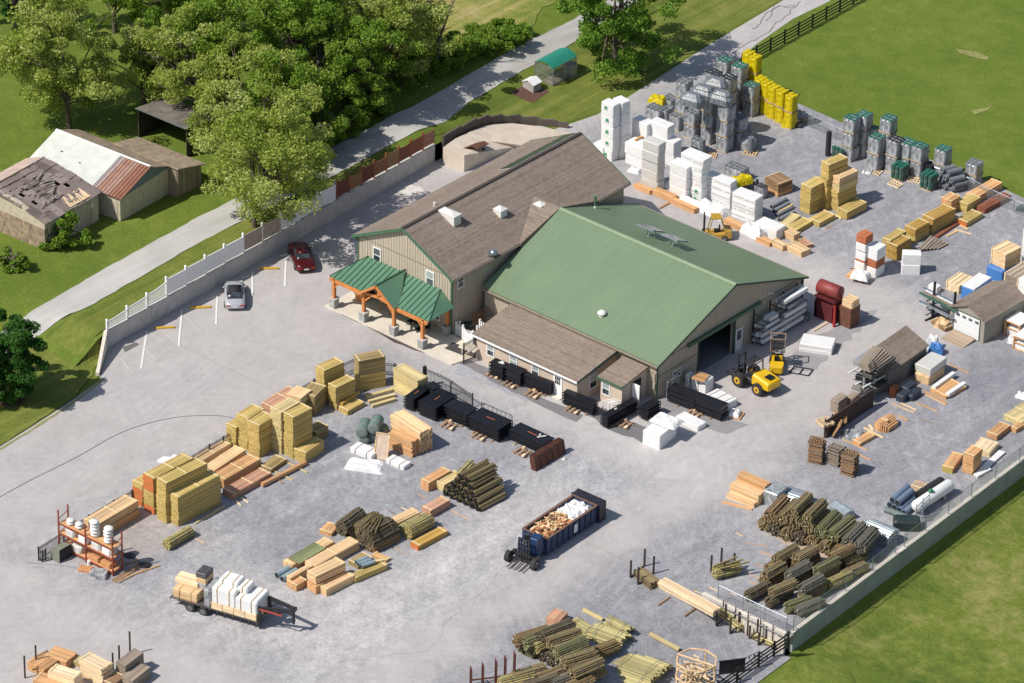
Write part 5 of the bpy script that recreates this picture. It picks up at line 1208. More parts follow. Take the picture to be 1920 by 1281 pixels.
white('of the white stack hidden behind the printed one', (1285, 318), 62, (1298, 309), (1253, 304), 3, group=gz)
white('of the tallest printed white stack', (1314, 305), 79, (1330.6, 294), (1271.6, 288), 6, prn=1, logo=-2, group=gz)
white('of the middle printed white stack', (1367.8, 346), 47, (1378.7, 337), (1320.8, 328), 4, prn=1, group=gz)
white('of the right printed white stack', (1413.7, 377), 44, (1429, 366), (1370, 361), 4, prn=1, group=gz)
white('', (1454.9, 433), 20, (1471, 421), (1413, 416), 1, group=gz, lab='smooth white wrapped block at the right end of the white row')
lumpy((1414, 440), 2.5, 1.3, .95, -.1, 'sagging white sheet over the front of the smooth white block', seed=4, name='draped_sheet')
lumpy((1335, 398), 3.4, 1.6, .75, .0, 'low lumpy white cover between the printed stacks and the shop', seed=6)
lumpy((1262, 351), 1.6, 1.0, .4, .2, 'small crumpled white plastic before the greyish tower', seed=9)
lumpy((1296, 380), 2.4, .7, .35, .0, 'torn white wrapping on the orange boards', seed=11, z=.3)
lumpy((1190, 322), 1.2, .8, .3, .2, 'small white plastic scrap behind the gabled barn', seed=12)
go = 'low orange board bundles behind the shop'
stack('', (1218, 359), 7, (1222, 353), (1187.4, 346), 1, 'org', group=go, lab='leftmost low orange bundle behind the shop', boards=.12, batten=False)
stack('', (1260, 372), 9, (1266, 364), (1222.4, 356), 1, 'org', group=go, lab='second low orange bundle behind the shop', boards=.12, batten=False)
stack('', (1301, 394), 8, (1306, 388), (1256, 374), 1, 'org', group=go, lab='third low orange bundle partly under torn wrapping', boards=.12, batten=False)
stack('', (1398, 432), 8, (1403, 424), (1356, 411), 1, 'org', group=go, lab='pale orange bundle under the printed stacks', boards=.14, batten=False)
stack('', (1442, 457), 7, (1447, 449), (1416, 446), 1, 'org', group=go, lab='orange bundle under the sagging white sheet', boards=.14, batten=False)
plank((1236, 392), (1262, 378), .15, .1, 'org', 'orange plank crossing in front of the low orange bundles', .05)
a = G(1196, 300); me = M(); me.cbox(-.1, .1, -.5, .5, 0, 1.4, .05); tag(me.build('wrapped_board', woodm('org'), None, (a.x, a.y, .9), 0), 'orange board face showing beside the greyish tower', 'board')
gt2 = 'tan bundles beside the white row'
stack('', (1467, 463), 9, (1474.5, 456), (1444, 451), 1, 'tan', group=gt2, lab='left tan bundle right of the smooth white block', boards=.14)
stack('', (1501.9, 475), 9, (1516, 465), (1473.5, 459.8), 1, 'tan', group=gt2, lab='right tan bundle nearest the green roof', boards=.14)
stack('', (1487.7, 443), 12, (1498.6, 436), (1462.5, 431), 1, 'tan', group=gt2, lab='tan bundle set behind the two front tan bundles', boards=.14)
stack('', (1513, 461), 7, (1521, 455), (1496, 449), 1, 'rose', group=gt2, lab='low reddish board pile right of the tan bundles', boards=.1, jit=.1)
stack('', (1478, 424), 7, (1501, 404), (1463.6, 417), 1, 'ylt', group=gt2, lab='yellow bundle between the grey tubes and the tan bundle')
stack('', (1492, 433), 8, (1524, 414), (1474.5, 425), 1, 'yel', group=gt2, lab='long yellow bundle in front of the grey tubes')
for i in range(4): pipe((1446 + i * 5, 388 + i * 8), (1474 + i * 5, 373 + i * 8), .19, '%s grey tube in the row right of the printed stacks' % ORD[i].replace('bottom', 'first'), mat=simple('grey_tube', (.22, .24, .27), .6, 0, .15, 2), group='grey tubes')
plank((1458, 405), (1486, 390), .2, .2, 'ylt', 'pale beam lying among the grey tubes', .2, 'beam', group=None)
stack('in the ragged brown board pile', (1458.5, 349), 22, (1484, 338), (1433, 334), 3, 'brn', group=gt2, boards=.16, jit=.14, mats=['org', 'brn', 'brn'], rot=.05)
gy = 'tall yellow lumber stacks in the rear yard'
stack('of the left tall stack', (1518.7, 355), 49, (1547.5, 340), (1500, 346), 5, 'yel', group=gy)
stack('of the rear tall stack', (1548.7, 313.7), 82, (1585, 299), (1531, 307), 6, 'yel', group=gy)
stack('of the right tall stack', (1570, 338), 62, (1605, 322.5), (1550.7, 331), 5, 'yel', group=gy, mats=['yel', 'yel', 'yel', 'ylt', 'tan'])
stack('', (1536, 419), 9, (1566, 402), (1520, 408), 1, 'yel', group=gy, lab='low yellow board bundle before the left tall stack', boards=.14, jit=.1)
stack('', (1587.5, 399), 15, (1625, 379), (1570, 390), 1, 'yel', group=gy, lab='low yellow bundle right of the tall stacks', boards=.14, jit=.1, rows=4)
plank((1566, 404), (1577, 412), .2, .12, 'ylt', 'short pale offcut beside the low yellow bundle', .02)
plank((1547, 431), (1562, 423), .08, .05, 'org', 'orange lath in front of the low yellow boards', .02)
gd = 'diagonal row of bundles in the rear yard'
stack('of the short reddish pair in the diagonal row', (1782.5, 379), 24, (1800, 368), (1763.7, 371), 2, 'org', group=gd)
stack('', (1812.5, 385), 17, (1838, 370), (1792.5, 377), 1, 'yel', group=gd, lab='upper yellow bundle lying at the middle of the diagonal row')
stack('', (1828, 372), 13, (1879, 342), (1812, 362), 1, 'org', group=gd, lab='long orange bundle at the far end of the diagonal row', boards=.12)
stack('', (1846, 393), 9, (1896, 367), (1831, 386), 1, 'red', group=gd, lab='long red brown bundle near the chain link fence', boards=.12, batten=False)
stack('', (1812.5, 418), 9, (1842.5, 400), (1795, 409), 1, 'yel', end='o', group=gd, lab='low olive bundle with an orange painted end')
stack('of the right tan stack in the diagonal row', (1747.5, 414), 27, (1790, 392), (1727.5, 404), 2, 'yel', group=gd, mats=['yel', 'gold'])
stack('of the middle tan stack in the diagonal row', (1715, 432), 25, (1742, 417), (1692.5, 425), 2, 'yel', group=gd, mats=['yel', 'gold'])
stack('of the left golden stack in the diagonal row', (1680, 463), 28, (1707, 447), (1661, 454), 2, 'gold', group=gd)
stack('', (1667, 453), 30, (1698, 434), (1655, 445), 1, 'yel', group=gd, lab='yellow bundle behind the left golden stack')
plank((1755, 447), (1794, 421), .35, .2, 'red', 'long red brown beam below the middle of the diagonal row', .02, 'beam', group=None)
for i in range(6): plank((1722 + i * 7, 474 - i * 1), (1746 + i * 6, 449 + i * 2), .2, .08, 'gry', '%s dark weathered board fanned out below the diagonal row' % (ORD[i].replace('bottom', 'first')), .3 - .04 * i, group='fanned weathered boards')
for i, (a, b, k) in enumerate((((1790, 431), (1822, 440), 'pale'), ((1775, 444), (1795, 434), 'tan'), ((1800, 424), (1815, 432), 'tan'))): plank(a, b, .2, .05, k, ['long', 'short', 'thin'][i] + ' pale board on the gravel before the olive bundle', .03 + .02 * i)
white('of the single white pair standing alone', (1725.5, 479), 37, (1727.5, 469), (1689.5, 478), 2, group='white pair on the gravel')
ggx = 'packages of the mixed white and brown stack'
def blk(A, B, C, z0, z1, mat, lab, name='wrapped_package', cat='package', group=ggx, ch=.04):
 """block whose near/right/left bottom corners are ground pixels A, B, C"""
 g = G(*A); b = G(*B) - g; c = G(*C) - g
 if b.length >= c.length: ang = math.atan2(b.y, b.x); LB = b.length; LC = abs(c.dot(Vector((-math.sin(ang), math.cos(ang), 0))))
 else: ang = math.atan2(c.y, c.x) - math.pi / 2; LC = c.length; LB = abs(b.dot(Vector((math.cos(ang), math.sin(ang), 0))))
 me = M(); me.cbox(0, LB, 0, LC, 0, z1 - z0 - .03, ch); o = me.build(name, mat, None, (g.x + uni(-.03, .03), g.y + uni(-.03, .03), z0), ang + uni(-.02, .02)); return tag(o, lab, cat, group)
rd = woodm('org'); rdd = planks('wood_rust', (.42, .15, .07), .2, .2, .2)
A_, B_, C_ = (1641.5, 523), (1658, 512), (1622, 514)
blk(A_, B_, C_, .05, .95, wrapm('w'), 'bottom white package in the right column of the mixed stack'); blk(A_, B_, C_, .95, 1.75, rdd, 'rust brown board package in the right column of the mixed stack'); blk(A_, B_, C_, 1.75, 2.85, wrapm('w'), 'top white package in the right column of the mixed stack')
A_, B_, C_ = (1619, 518), (1633, 509), (1602, 510)
blk(A_, B_, C_, .45, 1.25, wrapm('w'), 'lowest white package in the left column of the mixed stack'); blk(A_, B_, C_, 1.45, 2.2, wrapm('w'), 'second white package in the left column of the mixed stack'); blk(A_, B_, C_, 2.35, 3.05, wrapm('w'), 'upper white package in the left column of the mixed stack'); blk(A_, B_, C_, 3.05, 3.85, rdd, 'rust brown package on top of the mixed stack'); blk(A_, B_, C_, 1.25, 1.45, rdd, 'thin rust brown layer in the left column of the mixed stack')
blk((1614, 531), (1630, 519), (1587, 521), 0, .4, woodm('org'), 'low tan base package in front of the mixed stack')
lumpy((1613, 520), 1.6, 1.2, .55, .3, 'torn white wrapping in front of the mixed stack', seed=14, z=.4)
fu = 1.45
def rp(*a, **k): return rollpallet(*a, **k)
gr = 'pallets of grey rolls'
rp('in the right front column of the big roll block', (1340, 281), 1.42, 'gry', 3, 3, tiers=3, group=gr)
rp('in the second front column of the big roll block', (1311, 265), 1.42, 'gry', 3, 3, tiers=3, group=gr)
rp('in the third front column of the big roll block', (1288, 251), 1.42, 'gry', 3, 3, tiers=3, group=gr)
rp('in the fourth front column of the big roll block', (1262, 237), 1.42, 'gry', 3, 3, tiers=3, group=gr)
rp('in the right rear column of the big roll block', (1366, 269), 1.25, 'gry', 3, 3, tiers=2, group=gr)
rp('in the hidden rear column of the big roll block', (1340, 250), 1.3, 'gry', 3, 3, tiers=2, group=gr)
rp('in the hidden middle column of the big roll block', (1313, 234), 1.3, 'gry', 3, 3, tiers=2, group=gr)
rp('in the black topped left column behind', (1318, 213), 1.3, 'blk', 3, 3, tiers=3, group=gr)
rp('in the black topped right column behind', (1345, 222), 1.3, 'blk', 3, 3, tiers=3, group=gr)
rp('in the farthest green topped left column', (1340, 190), 1.3, 'grn', 3, 3, tiers=3, group=gr)
rp('in the farthest green topped right column', (1366, 200), 1.3, 'grn', 3, 3, tiers=3, group=gr)
rp('in the green topped column beside the yellow sacks', (1389, 214), 1.4, 'grn', 3, 3, tiers=2, group=gr)
rp('', (1208, 224), 1.2, 'gry', 4, 3, lab='grey roll pallet between the white tower and yellow cover', group=gr)
rp('', (1236, 228), 1.2, 'gry', 2, 3, lab='small grey roll pallet below the yellow cover', group=gr)
rp('', (1252, 240), 1.25, 'gry', 3, 3, lab='grey roll pallet left of the pair stacked two high', group=gr)
rp('in the two high column beside the white pair', (1280, 257), 1.2, 'gry', 3, 2, tiers=2, group=gr)
rp('', (1293, 283), 1.2, 'gry', 3, 2, lab='silvery roll pallet standing alone next to one bare roll', group=gr)
rp('', (1355, 330), 1.0, 'gry', 5, 3, lab='wide grey roll pallet behind the tallest printed stack', group=gr)
rp('', (1238, 205), 1.1, 'gry', 3, 3, lab='grey roll pallet under the yellow cover', group=gr)
rp('', (1412, 368), 1.0, 'blk', 4, 3, lab='black roll pallet behind the middle printed stack', group=gr, r=.13)
lumpy((1233, 190), 1.6, 1.3, .5, .3, 'yellow cover draped over a grey roll pallet', mat=filmg('yel'), z=.9, seed=21)
lumpy((1391, 342), 2.0, 1.3, .6, 1.2, 'yellow sheet hanging over the black roll pallet', mat=filmg('yel'), z=.6, seed=22)
def rollm(px, h, r, k, lab, lie=None, z=None):
 p = GT(*px); me = M()
 if lie is None: me.cyl((0, 0, 0), (0, 0, h), r, 14); me.cyl((0, 0, h), (0, 0, h + .02), r * .6, 12)
 else: me.cyl((0, 0, r), (h * math.cos(lie), h * math.sin(lie), r), r, 14); me.cyl((-.01 * math.cos(lie), -.01 * math.sin(lie), r), (-.02 * math.cos(lie), -.02 * math.sin(lie), r), r * .5, 10)
 o = me.build('roll', simple('bare_roll_' + k, {'g': (.17, .185, .205), 'k': (.025, .025, .03)}[k], .55, 0, .2, 3), None, (p.x, p.y, p.z + (z or .02))); return tag(o, lab, 'roll', 'single rolls')
rollm((1316, 290), 1.5, .28, 'g', 'single upright grey roll beside the silvery roll pallet'); rollm((1407, 286), 1.4, .3, 'g', 'single upright grey roll on a brown pallet', z=.14)
p = G(1410, 295); tag(pallet_mesh(1.2, 1.2, n=5).build('wood_pallet', woodm('tan'), None, (p.x - .9, p.y - .2, .01), .4), 'brown pallet under the single upright grey roll', 'pallet')
p = G(1333, 297); tag(pallet_mesh(.9, .9, n=5).build('wood_pallet', woodm('tan'), None, (p.x - .4, p.y - .2, .01), .5), 'small tan pallet beside the front roll column', 'pallet')
rollm((1375, 269), 1.5, .33, 'g', 'grey roll lying on top of the clear wrapped pack', lie=1.0, z=1.0)
p = G(1384, 282); me = M(); me.cbox(0, 1.5, 0, 1.3, .1, 1.05, .3); tag(me.build('clear_pack', filmm(), None, (p.x, p.y, .01), .5, .02), 'clear film wrapped pack on the gravel behind the roll block', 'pack')
rollm((1413, 360), 1.0, .13, 'k', 'small black roll standing behind the black roll pallet'); rollm((1419, 356), 1.0, .13, 'k', 'slim black roll behind the printed stack')
for i, (x, y, l_) in enumerate(((1335, 172, 2.2), (1310, 186, 2.3), (1290, 200, 2.2), (1345, 196, 2.2))):
 g = G(x, y, 4.6); me = M()
 me.cbox(0, l_, 0, 1.35, 0, .95 - .1 * (i % 2), .3); me.cbox(.3, l_ - .2, .2, 1.2, .8, 1.15, .25)
 o = me.build('film_wrapped_rolls', filmg('gry'), None, (g.x - .8, g.y - .5, 4.75), .2); tag(o, ['rear right', 'middle', 'left', 'front right'][i] + ' film wrapped bale of lying rolls on top of the roll block', 'roll bale', 'roll bales on the block')
for i, (x, y) in enumerate(((1467, 238), (1450, 229), (1435, 221), (1422, 213), (1410, 205), (1398, 195), (1386, 186))):
 rp('in the yellow row, column %s from the near end' % ['one', 'two', 'three', 'four', 'five', 'six', 'seven'][i], (x, y), 1.5, 'yel', 2, 2, r=.24, tiers=2 if i < 5 else 3, group='yellow wrapped sacks by the fence', desc='yellow wrapped sack pallet', film=True)
lumpy((1476, 236), .8, .8, 1.1, .3, 'yellow sack half open at the near end of the yellow row', mat=filmg('yel'), seed=23); lumpy((1473, 238), .8, .6, .35, .3, 'small yellow plastic scrap on the gravel', mat=filmg('yel'), seed=24)
rollm((1484, 238), .9, .2, 'k', 'short black roll at the end of the yellow row', lie=.5)
p = G(1495, 233); tag(pallet_mesh(1.3, .9, n=5).build('wood_pallet', woodm('brn'), None, (p.x, p.y, .01), .9), 'brown boards lying by the chain link fence', 'pallet')
ggn = 'green and black roll pallets by the fence'
rp('in the front left column by the pasture fence', (1575, 297), 1.25, 'grn', 3, 3, tiers=3, group=ggn)
rp('in the second rear column by the pasture fence', (1598, 290), 1.25, 'grn', 3, 3, tiers=3, group=ggn)
rp('in the low rear column by the pasture fence', (1616, 287), 1.25, 'grn', 3, 2, tiers=2, group=ggn)
rp('', (1557, 297), 1.1, 'grn', 3, 1, film=False, lab='three dark green rolls on a pallet before the left column', group=ggn)
rollm((1552, 292), 2.4, .25, 'k', 'tall black roll leaning at the left of the green pallets')
rp('in the short front column with trailing film', (1622, 316), 1.5, 'grn', 3, 3, tiers=2, group=ggn)
rp('in the tall rear column behind the trailing film', (1643, 300), 1.3, 'grn', 3, 3, tiers=3, group=ggn)
rp('in the black silvery column', (1657, 320), 1.5, 'blk', 3, 3, tiers=2, group=ggn)
rp('in the middle green column of the fence row', (1679, 322), 1.4, 'grn', 3, 3, tiers=2, group=ggn)
rp('', (1668, 335), 1.3, 'grn', 3, 3, film=False, lab='bare green rolls on a pallet before the middle green column', group=ggn)
rp('in the dark bottomed column behind the middle one', (1703, 328), 1.4, 'grn', 3, 3, tiers=2, group=ggn, film=True)
rp('', (1724, 330), 1.3, 'blk', 3, 2, film=False, lab='low black rolls right of the dark bottomed column', group=ggn)
rp('in the right green column of the fence row', (1746, 334), 1.4, 'grn', 3, 3, tiers=2, group=ggn)
rp('', (1722, 353), 1.4, 'grn', 3, 3, film=False, lab='bare tall green rolls on the foremost pallet', group=ggn)
rp('at the right end of the fence row', (1806, 346), 1.0, 'gry', 3, 3, tiers=2, group=ggn)
for i in range(11):
 r_ = .27; q = i // 3; j = i % 3
 z = r_ + q * .5; g = G(1757 + j * 12 + (q % 2) * 6, 352 + j * 5, 0); me = M(); me.cyl((0, 0, 0), (.5, 1.3, 0), r_, 14); me.cyl((-.01, -.02, 0), (-.004, -.01, 0), r_ * .4, 10, mi=1)
 tag(me.build('roll', [simple('bare_roll_g', (.17, .185, .205), .55), m_dark], None, (g.x, g.y, z)), 'grey roll lying in the pile, %s layer, %s' % (ORD[q], ['left', 'middle', 'right'][j]), 'roll', 'lying grey rolls')
for i, (x, y, l) in enumerate(((1663, 346, 'fallen'), (1625, 324, 'split'), (1700, 341, 'flat'))):
 p = G(x, y); tag(pallet_mesh(1.2, .9, n=5).build('wood_pallet', woodm('pale'), None, (p.x, p.y, .01), .2 * i), l + ' pale pallet boards before the green roll row', 'pallet', 'pale pallets by the roll row')
lumpy((1631, 318), 1.0, 2.0, .25, .3, 'trailing clear film on the gravel by the short column', mat=filmm(), seed=31); lumpy((1743, 353), .7, 1.2, .7, .3, 'crumpled clear film beside the foremost green rolls', mat=filmm(), seed=32)
for i in range(3):
 p = G(1907 + i * 4, 392 + i * 3, 0); me = M(); me.cyl((0, 0, .3 * i + .15), (1.4, .9, .3 * i + .15), .15, 10); me.cyl((.1, -.35, .15 + .3 * i), (1.5, .55, .15 + .3 * i), .15, 10); tag(me.build('silver_roll', filmg('grn'), None, (p.x, p.y, 0.02)), '%s pair of shiny dark rolls at the right edge of the rear yard' % ORD[i], 'roll', 'shiny rolls at the right edge')
gk = 'packs around the garage shed'
def crate(A, h, B, C, k, lab, z0=0, battens=3, bottom=False):
 g, ang, LB, LC, H = frame(A, h, B, C, z0, bottom); o, an, L, (y0, y1) = longaxis(g, ang, LB, LC)
 t = thing('lumber_crate', lab, 'crate', o, an, gk); me = M(); me.cbox(0, L, y0, y1, 0, H, .02); me.build('boards', woodm(k), t)
 b = M()
 for i in range(battens + 1): y = y0 + (y1 - y0) * i / battens; b.box(-.02, L + .02, y - .05, y + .05, H + .002, H + .05)
 for y in (y0 + .06, y1 - .06): b.box(-.05, -.002, y - .06, y + .06, 0, H)
 for y in (y0 - .05, y1 + .002):
  for x in (.1, L - .2): b.box(x, x + .1, y, y + .048, 0, H)
 b.build('battens', woodm('pale'), t)
crate((1884, 478.7), 27, (1913, 464), (1849, 470), 'tan', 'large tan battened crate resting on the blue wrapped pack', z0=1.15)
blk((1878, 532), (1903, 516), (1846, 521), 0, 1.15, wrapm('b'), 'blue wrapped pack under the large tan crate', group=gk)
blk((1825, 568), (1858, 545), (1804, 557), 0, 1.2, wrapm('b'), 'blue sided pack with a white top left of the garage shed', group=gk)
blk((1825, 567), (1858, 544), (1804, 556), 1.19, 1.3, wrapm('w'), 'white sheet covering the blue sided pack', group=gk)
crate((1798, 537), 15, (1823, 519), (1776, 526), 'pale', 'low pale battened crate behind the cantilever rack')
crate((1907, 524), 32, (1950, 498), (1881, 513), 'gry', 'greyish weathered crate behind the garage shed')
white('', (1950, 545), 70, (1970, 530), (1903, 522), 1, group=gk, lab='big white cover at the right edge behind the garage shed')
white('', (1960, 452), 62, (1975, 440), (1912, 430), 1, group=gk, lab='white wrapped block at the right edge above the garage shed')
white('', (1756, 540), 12, (1762, 533), (1739, 533), 1, group=gk, lab='small white box behind the cantilever rack')
def opencrate(A, h, B, C, lab):
 g, ang, LB, LC, H = frame(A, h, B, C); t = thing('open_crate', lab, 'crate', g, ang, gk); me = M()
 for z in (0, H * .5, H - .1): me.box(0, LB, 0, .08, z, z + .1); me.box(0, LB, LC - .08, LC, z, z + .1); me.box(0, .08, .081, LC - .081, z, z + .1); me.box(LB - .08, LB, .081, LC - .081, z, z + .1)
 for x in (0, LB - .1):
  for y in (0, LC - .1): me.box(x - .01, x + .11, y - .01, y + .11, 0, H + .02)
 me.build('frame', woodm('org'), t); me = M(); me.cbox(.1, LB - .1, .1, LC - .1, .02, H * .55, .1); me.build('white_goods', wrapm('w'), t); me = M(); me.slab((0, 0, H + .05), (LB, 0, H + .05), (LB, LC, H + .05), (0, LC, H + .05), .03); me.build('top_sheet', wrapm('w'), t)
opencrate((1910, 612), 26, (1935, 596), (1885, 598), 'open wooden crate with white goods beside the garage shed'); opencrate((1925, 640), 24, (1950, 622), (1903, 626), 'front open wooden crate at the right edge of the yard')
lumpy((1897, 640), .7, 1.0, .5, .4, 'white plastic scrap hanging off the front open crate', seed=41)
def cantilever(base, L, ang, H, arms, lab, mat, depth=.9, n=2):
 t = thing('cantilever_rack', lab, 'rack', base, ang); me = M()
 for i in range(n):
  x = L * i / (n - 1); me.box(x - .08, x + .08, -.08, .08, 0, H); me.box(x - .08, x + .08, -depth, depth, 0, .12)
  for z in arms: me.bar((x, -depth, z + .08), (x, depth, z + .08), .07)
 me.build('rack_frame', mat, t); return t
p = G(1748, 596); cantilever(p, 2.3, -.1, 3.5, (.5, 1.2, 1.9), 'black cantilever rack of metal trim left of the garage shed', m_black)
for i in range(12):
 z = [.62, 1.32, 2.02][i % 3]; y = uni(-.7, .7); c = [m_galv, wrapm('w'), simple('green_lengths', (.05, .12, .08), .5), woodm('gry')][i % 4]
 me = M(); me.box(-1.0 - uni(0, .5), 2.6 + uni(0, .6), y - .1, y + .1, z + .02 + .02 * (i // 3), z + .14 + .02 * (i // 3)); tag(me.build('trim_length', c, None, (p.x, p.y, 0.0), -.1), '%s trim length on the %s arm of the cantilever rack' % (['grey', 'white', 'green', 'weathered'][i % 4] + [' outer', ' inner', ' middle'][i // 4], ['lowest', 'middle', 'upper'][i % 3]), 'trim', 'trim lengths on the rack')
stack('', (1772, 617), 7, (1782, 610), (1745, 600), 1, 'brn', group=gk, lab='rough brown timber scraps under the cantilever rack', jit=.2)
lumpy((1770, 610), 1.3, 1.5, .6, .3, 'tan scrap heap beside the garage shed', mat=woodm('tan'), seed=43)
white('of the white pair in front of the shop side racks', (1559, 653), 15, (1565, 633), (1497, 644), 2, group='white pair near the forklifts')
gq = 'packs beside the one slope shed'
g, ang, LB, LC, H = frame((1744, 695), 27, (1774, 674), (1713, 681))
blk((1741, 724), (1771, 702), (1716, 712), 0, .8, woodm('tan'), 'tan board package at the foot of the covered pack', group=gq); blk((1743, 722), (1774, 699), (1714, 710), .8, 1.5, wrapm('s'), 'pale covered package on top of the tan package', group=gq)
gp_ = G(1743, 722); stack('', (1773.7, 744), 6, (1812, 724), (1742, 729), 1, 'org', group=gq, lab='low flat board pack between the two white beams')
plank((1750, 735), (1788, 708), .35, .3, 'pale', 'left white beam on the low flat board pack', .25, 'beam', mat=wrapm('w'), name='white_beam', group='white beams'); plank((1776, 747), (1808, 726), .35, .3, 'pale', 'right white beam on the low flat board pack', .2, 'beam', mat=wrapm('w'), name='white_beam', group='white beams')
lumpy((1755, 662), 1.3, .9, .9, .4, 'blue and white bag pile behind the shed', mat='b', seed=45); lumpy((1748, 652), 1.0, .8, 1.1, .4, 'white cover behind the far corner of the shed', seed=46)
blk((1571, 777), (1588, 764), (1557, 770), 0, 1.15, woodm('gry'), 'grey bound crate left of the laden rack', group=gq); blk((1598, 764), (1612, 753), (1588, 757), 0, .8, woodm('gry'), 'second grey crate behind the bound crate', group=gq)
def archlumber():
 g, ang, LB, LC, H = frame((1660, 802), 14, (1686, 784), (1630, 793)); t = thing('curved_lumber_pack', 'orange boards stacked in an arched pack in the right yard', 'lumber bundle', g, ang); me = M(); n = 10
 for i in range(n):
  y0, y1 = LC * i / n, LC * (i + 1) / n; h = H * .55 + H * .6 * math.sin(math.pi * (i + .5) / n)
  for k in range(3): me.box(uni(-.03, .03) + .5 * (1 - math.sin(math.pi * (i + .5) / n)), LB - .2 * (1 - math.sin(math.pi * (i + .5) / n)), y0 + .012, y1 - .012, h * k / 3 + .01, h * (k + 1) / 3 - .006)
 me.build('boards', woodm('org'), t); me = M(); me.box(LB * .35, LB * .5, LC * .25, LC * .8, H * 1.15, H * 1.22); me.build('tie_board', woodm('tan'), t)
archlumber()
o_, a_, L_, w_ = DS
p = G(1618, 748); cantilever(p, 2.4, a_, 3.3, (.6, 1.4, 2.2, 2.8), 'pale steel cantilever rack loaded with grey goods by the shed', simple('pale_steel', (.30, .33, .34), .5, .3), 1.1)
def onrack(x0, x1, y0, y1, z0, z1, mat, lab, c=.03): me = M(); me.cbox(x0, x1, y0, y1, 0, z1 - z0, c); tag(me.build('rack_pack', mat, None, (p.x, p.y, z0), a_), lab, 'pack', 'goods on the shed side rack')
dkg = planks('dark_grey_goods', (.085, .085, .08), .12, .12, .5)
onrack(-.2, 2.4, .1, 1.1, 2.92, 3.4, simple('grey_pack', (.27, .28, .30), .6), 'light grey pack on the top left arm of the rack'); onrack(.2, 2.9, -1.1, -.1, 2.92, 3.1, dkg, 'dark slatted pack on the top right arm of the rack'); onrack(-.3, 2.7, -.9, .1, 2.3, 2.7, dkg, 'dark pack on the second arm of the rack'); onrack(0, 2.2, .1, .9, 1.5, 2.0, m_black, 'black pack on the third arm of the rack'); onrack(-.4, 2.9, -1.0, -.2, .72, 1.1, dkg, 'dark pack on the lowest arm of the rack'); onrack(-.3, 2.2, .0, 1.0, .72, 1.0, simple('grey_pack2', (.2, .19, .17), .7), 'brown grey pack low on the rack')
for i in range(3):
 me = M(); me.box(-.7, 3.1, 0, .12, 0, .08); c_, s_ = math.cos(a_), math.sin(a_); yy = 1.0 - i * .75; tag(me.build('white_length', wrapm('w'), None, (p.x - s_ * yy, p.y + c_ * yy, 1.5 + .0 * i if i else 2.3), a_ - .1), ['upper', 'middle', 'lower'][i] + ' white length sticking out of the laden rack', 'trim', 'white lengths in the laden rack')
for i in range(5):
 me = M(); me.box(-.6, 2.6, 0, .9, 0, .1); me.bar((0, .1, .1), (0, .1, .5), .05); c_, s_ = math.cos(a_), math.sin(a_); tag(me.build('slatted_frame', woodm('gry'), None, (p.x + s_ * (.9 - .1 * i), p.y - c_ * (.9 - .1 * i), 3.12 + i * .12), a_ + .05 * i), '%s grey slatted frame heaped on the laden rack' % ORD[i], 'frame', 'grey frames on the laden rack')
a = G(1548, 822); b = G(1636, 762); d = b - a; me = M(); me.box(0, d.length, -.06, .06, 0, 1.7)
for i in range(8): me.box(d.length * i / 7 - .06, d.length * i / 7 + .06, .061, .16, 0, 1.8)
tag(me.build('timber_screen', simple('dark_screen', (.055, .035, .035), .8, 0, .3, 3), None, a, math.atan2(d.y, d.x)), 'dark timber screen running from the shed to the pallets', 'screen')
for i, (x, y) in enumerate(((1703, 735), (1695, 748), (1712, 745))): q = G(x, y); me = M(); me.cbox(-.7, .7, -.4, .4, 0, .75 - .1 * i, .1); tag(me.build('dark_pack', simple('dark_blue_pack', (.03, .04, .06), .6), None, (q.x, q.y, .02), a_), ['rear', 'front', 'right'][i] + ' dark wrapped pack in the shade of the shed', 'pack', 'dark packs by the shed')
q = G(1676, 740); me = M(); me.cbox(-.4, .4, -.3, .3, 0, .8, .1); tag(me.build('rust_drum', rdd, None, (q.x, q.y, .02), a_), 'rust coloured box between the rack and dark packs', 'box')
for i, (A1, B1, w__, k) in enumerate((((1733, 735), (1776, 757), .2, 'org'), ((1735, 741), (1774, 760), .12, 'tan'), ((1718, 757), (1758, 772), .12, 'org'), ((1690, 757), (1718, 770), .14, 'tan'), ((1672, 758), (1714, 775), .12, 'tan'), ((1684, 781), (1703, 790), .2, 'org'), ((1780, 684), (1817, 701), .12, 'org'), ((1593, 845), (1632, 864), .1, 'org'), ((1728, 787), (1748, 795), .07, 'gry'), ((1580, 825), (1626, 845), .12, 'org'), ((1620, 803), (1656, 822), .16, 'tan'), ((1630, 798), (1637, 808), .2, 'pale'))):
 plank(A1, B1, w__, .07, k, '%s %s lath on the gravel %s' % (['broad', 'long', 'middle', 'plain', 'slim', 'short wide', 'lone', 'isolated', 'faint', 'slanting', 'thick', 'stubby'][i], {'org': 'orange', 'tan': 'tan', 'gry': 'grey', 'pale': 'pale'}[k], 'below the low flat board pack' if i < 3 else 'beside the dark packs' if i < 6 else 'right of the covered pack' if i == 6 else 'near the pallet stacks' if i in (7, 9) else 'around the arched pack'), .02)
stack('', (1612, 832), 6, (1642, 815), (1600, 824), 1, 'org', group=gq, lab='low orange board heap in front of the dark screen', jit=.2, rows=2)
lumpy((1600, 818), 1.6, 1.4, .4, .5, 'silvery metal scrap heap in front of the dark screen', mat=filmm(), seed=48)
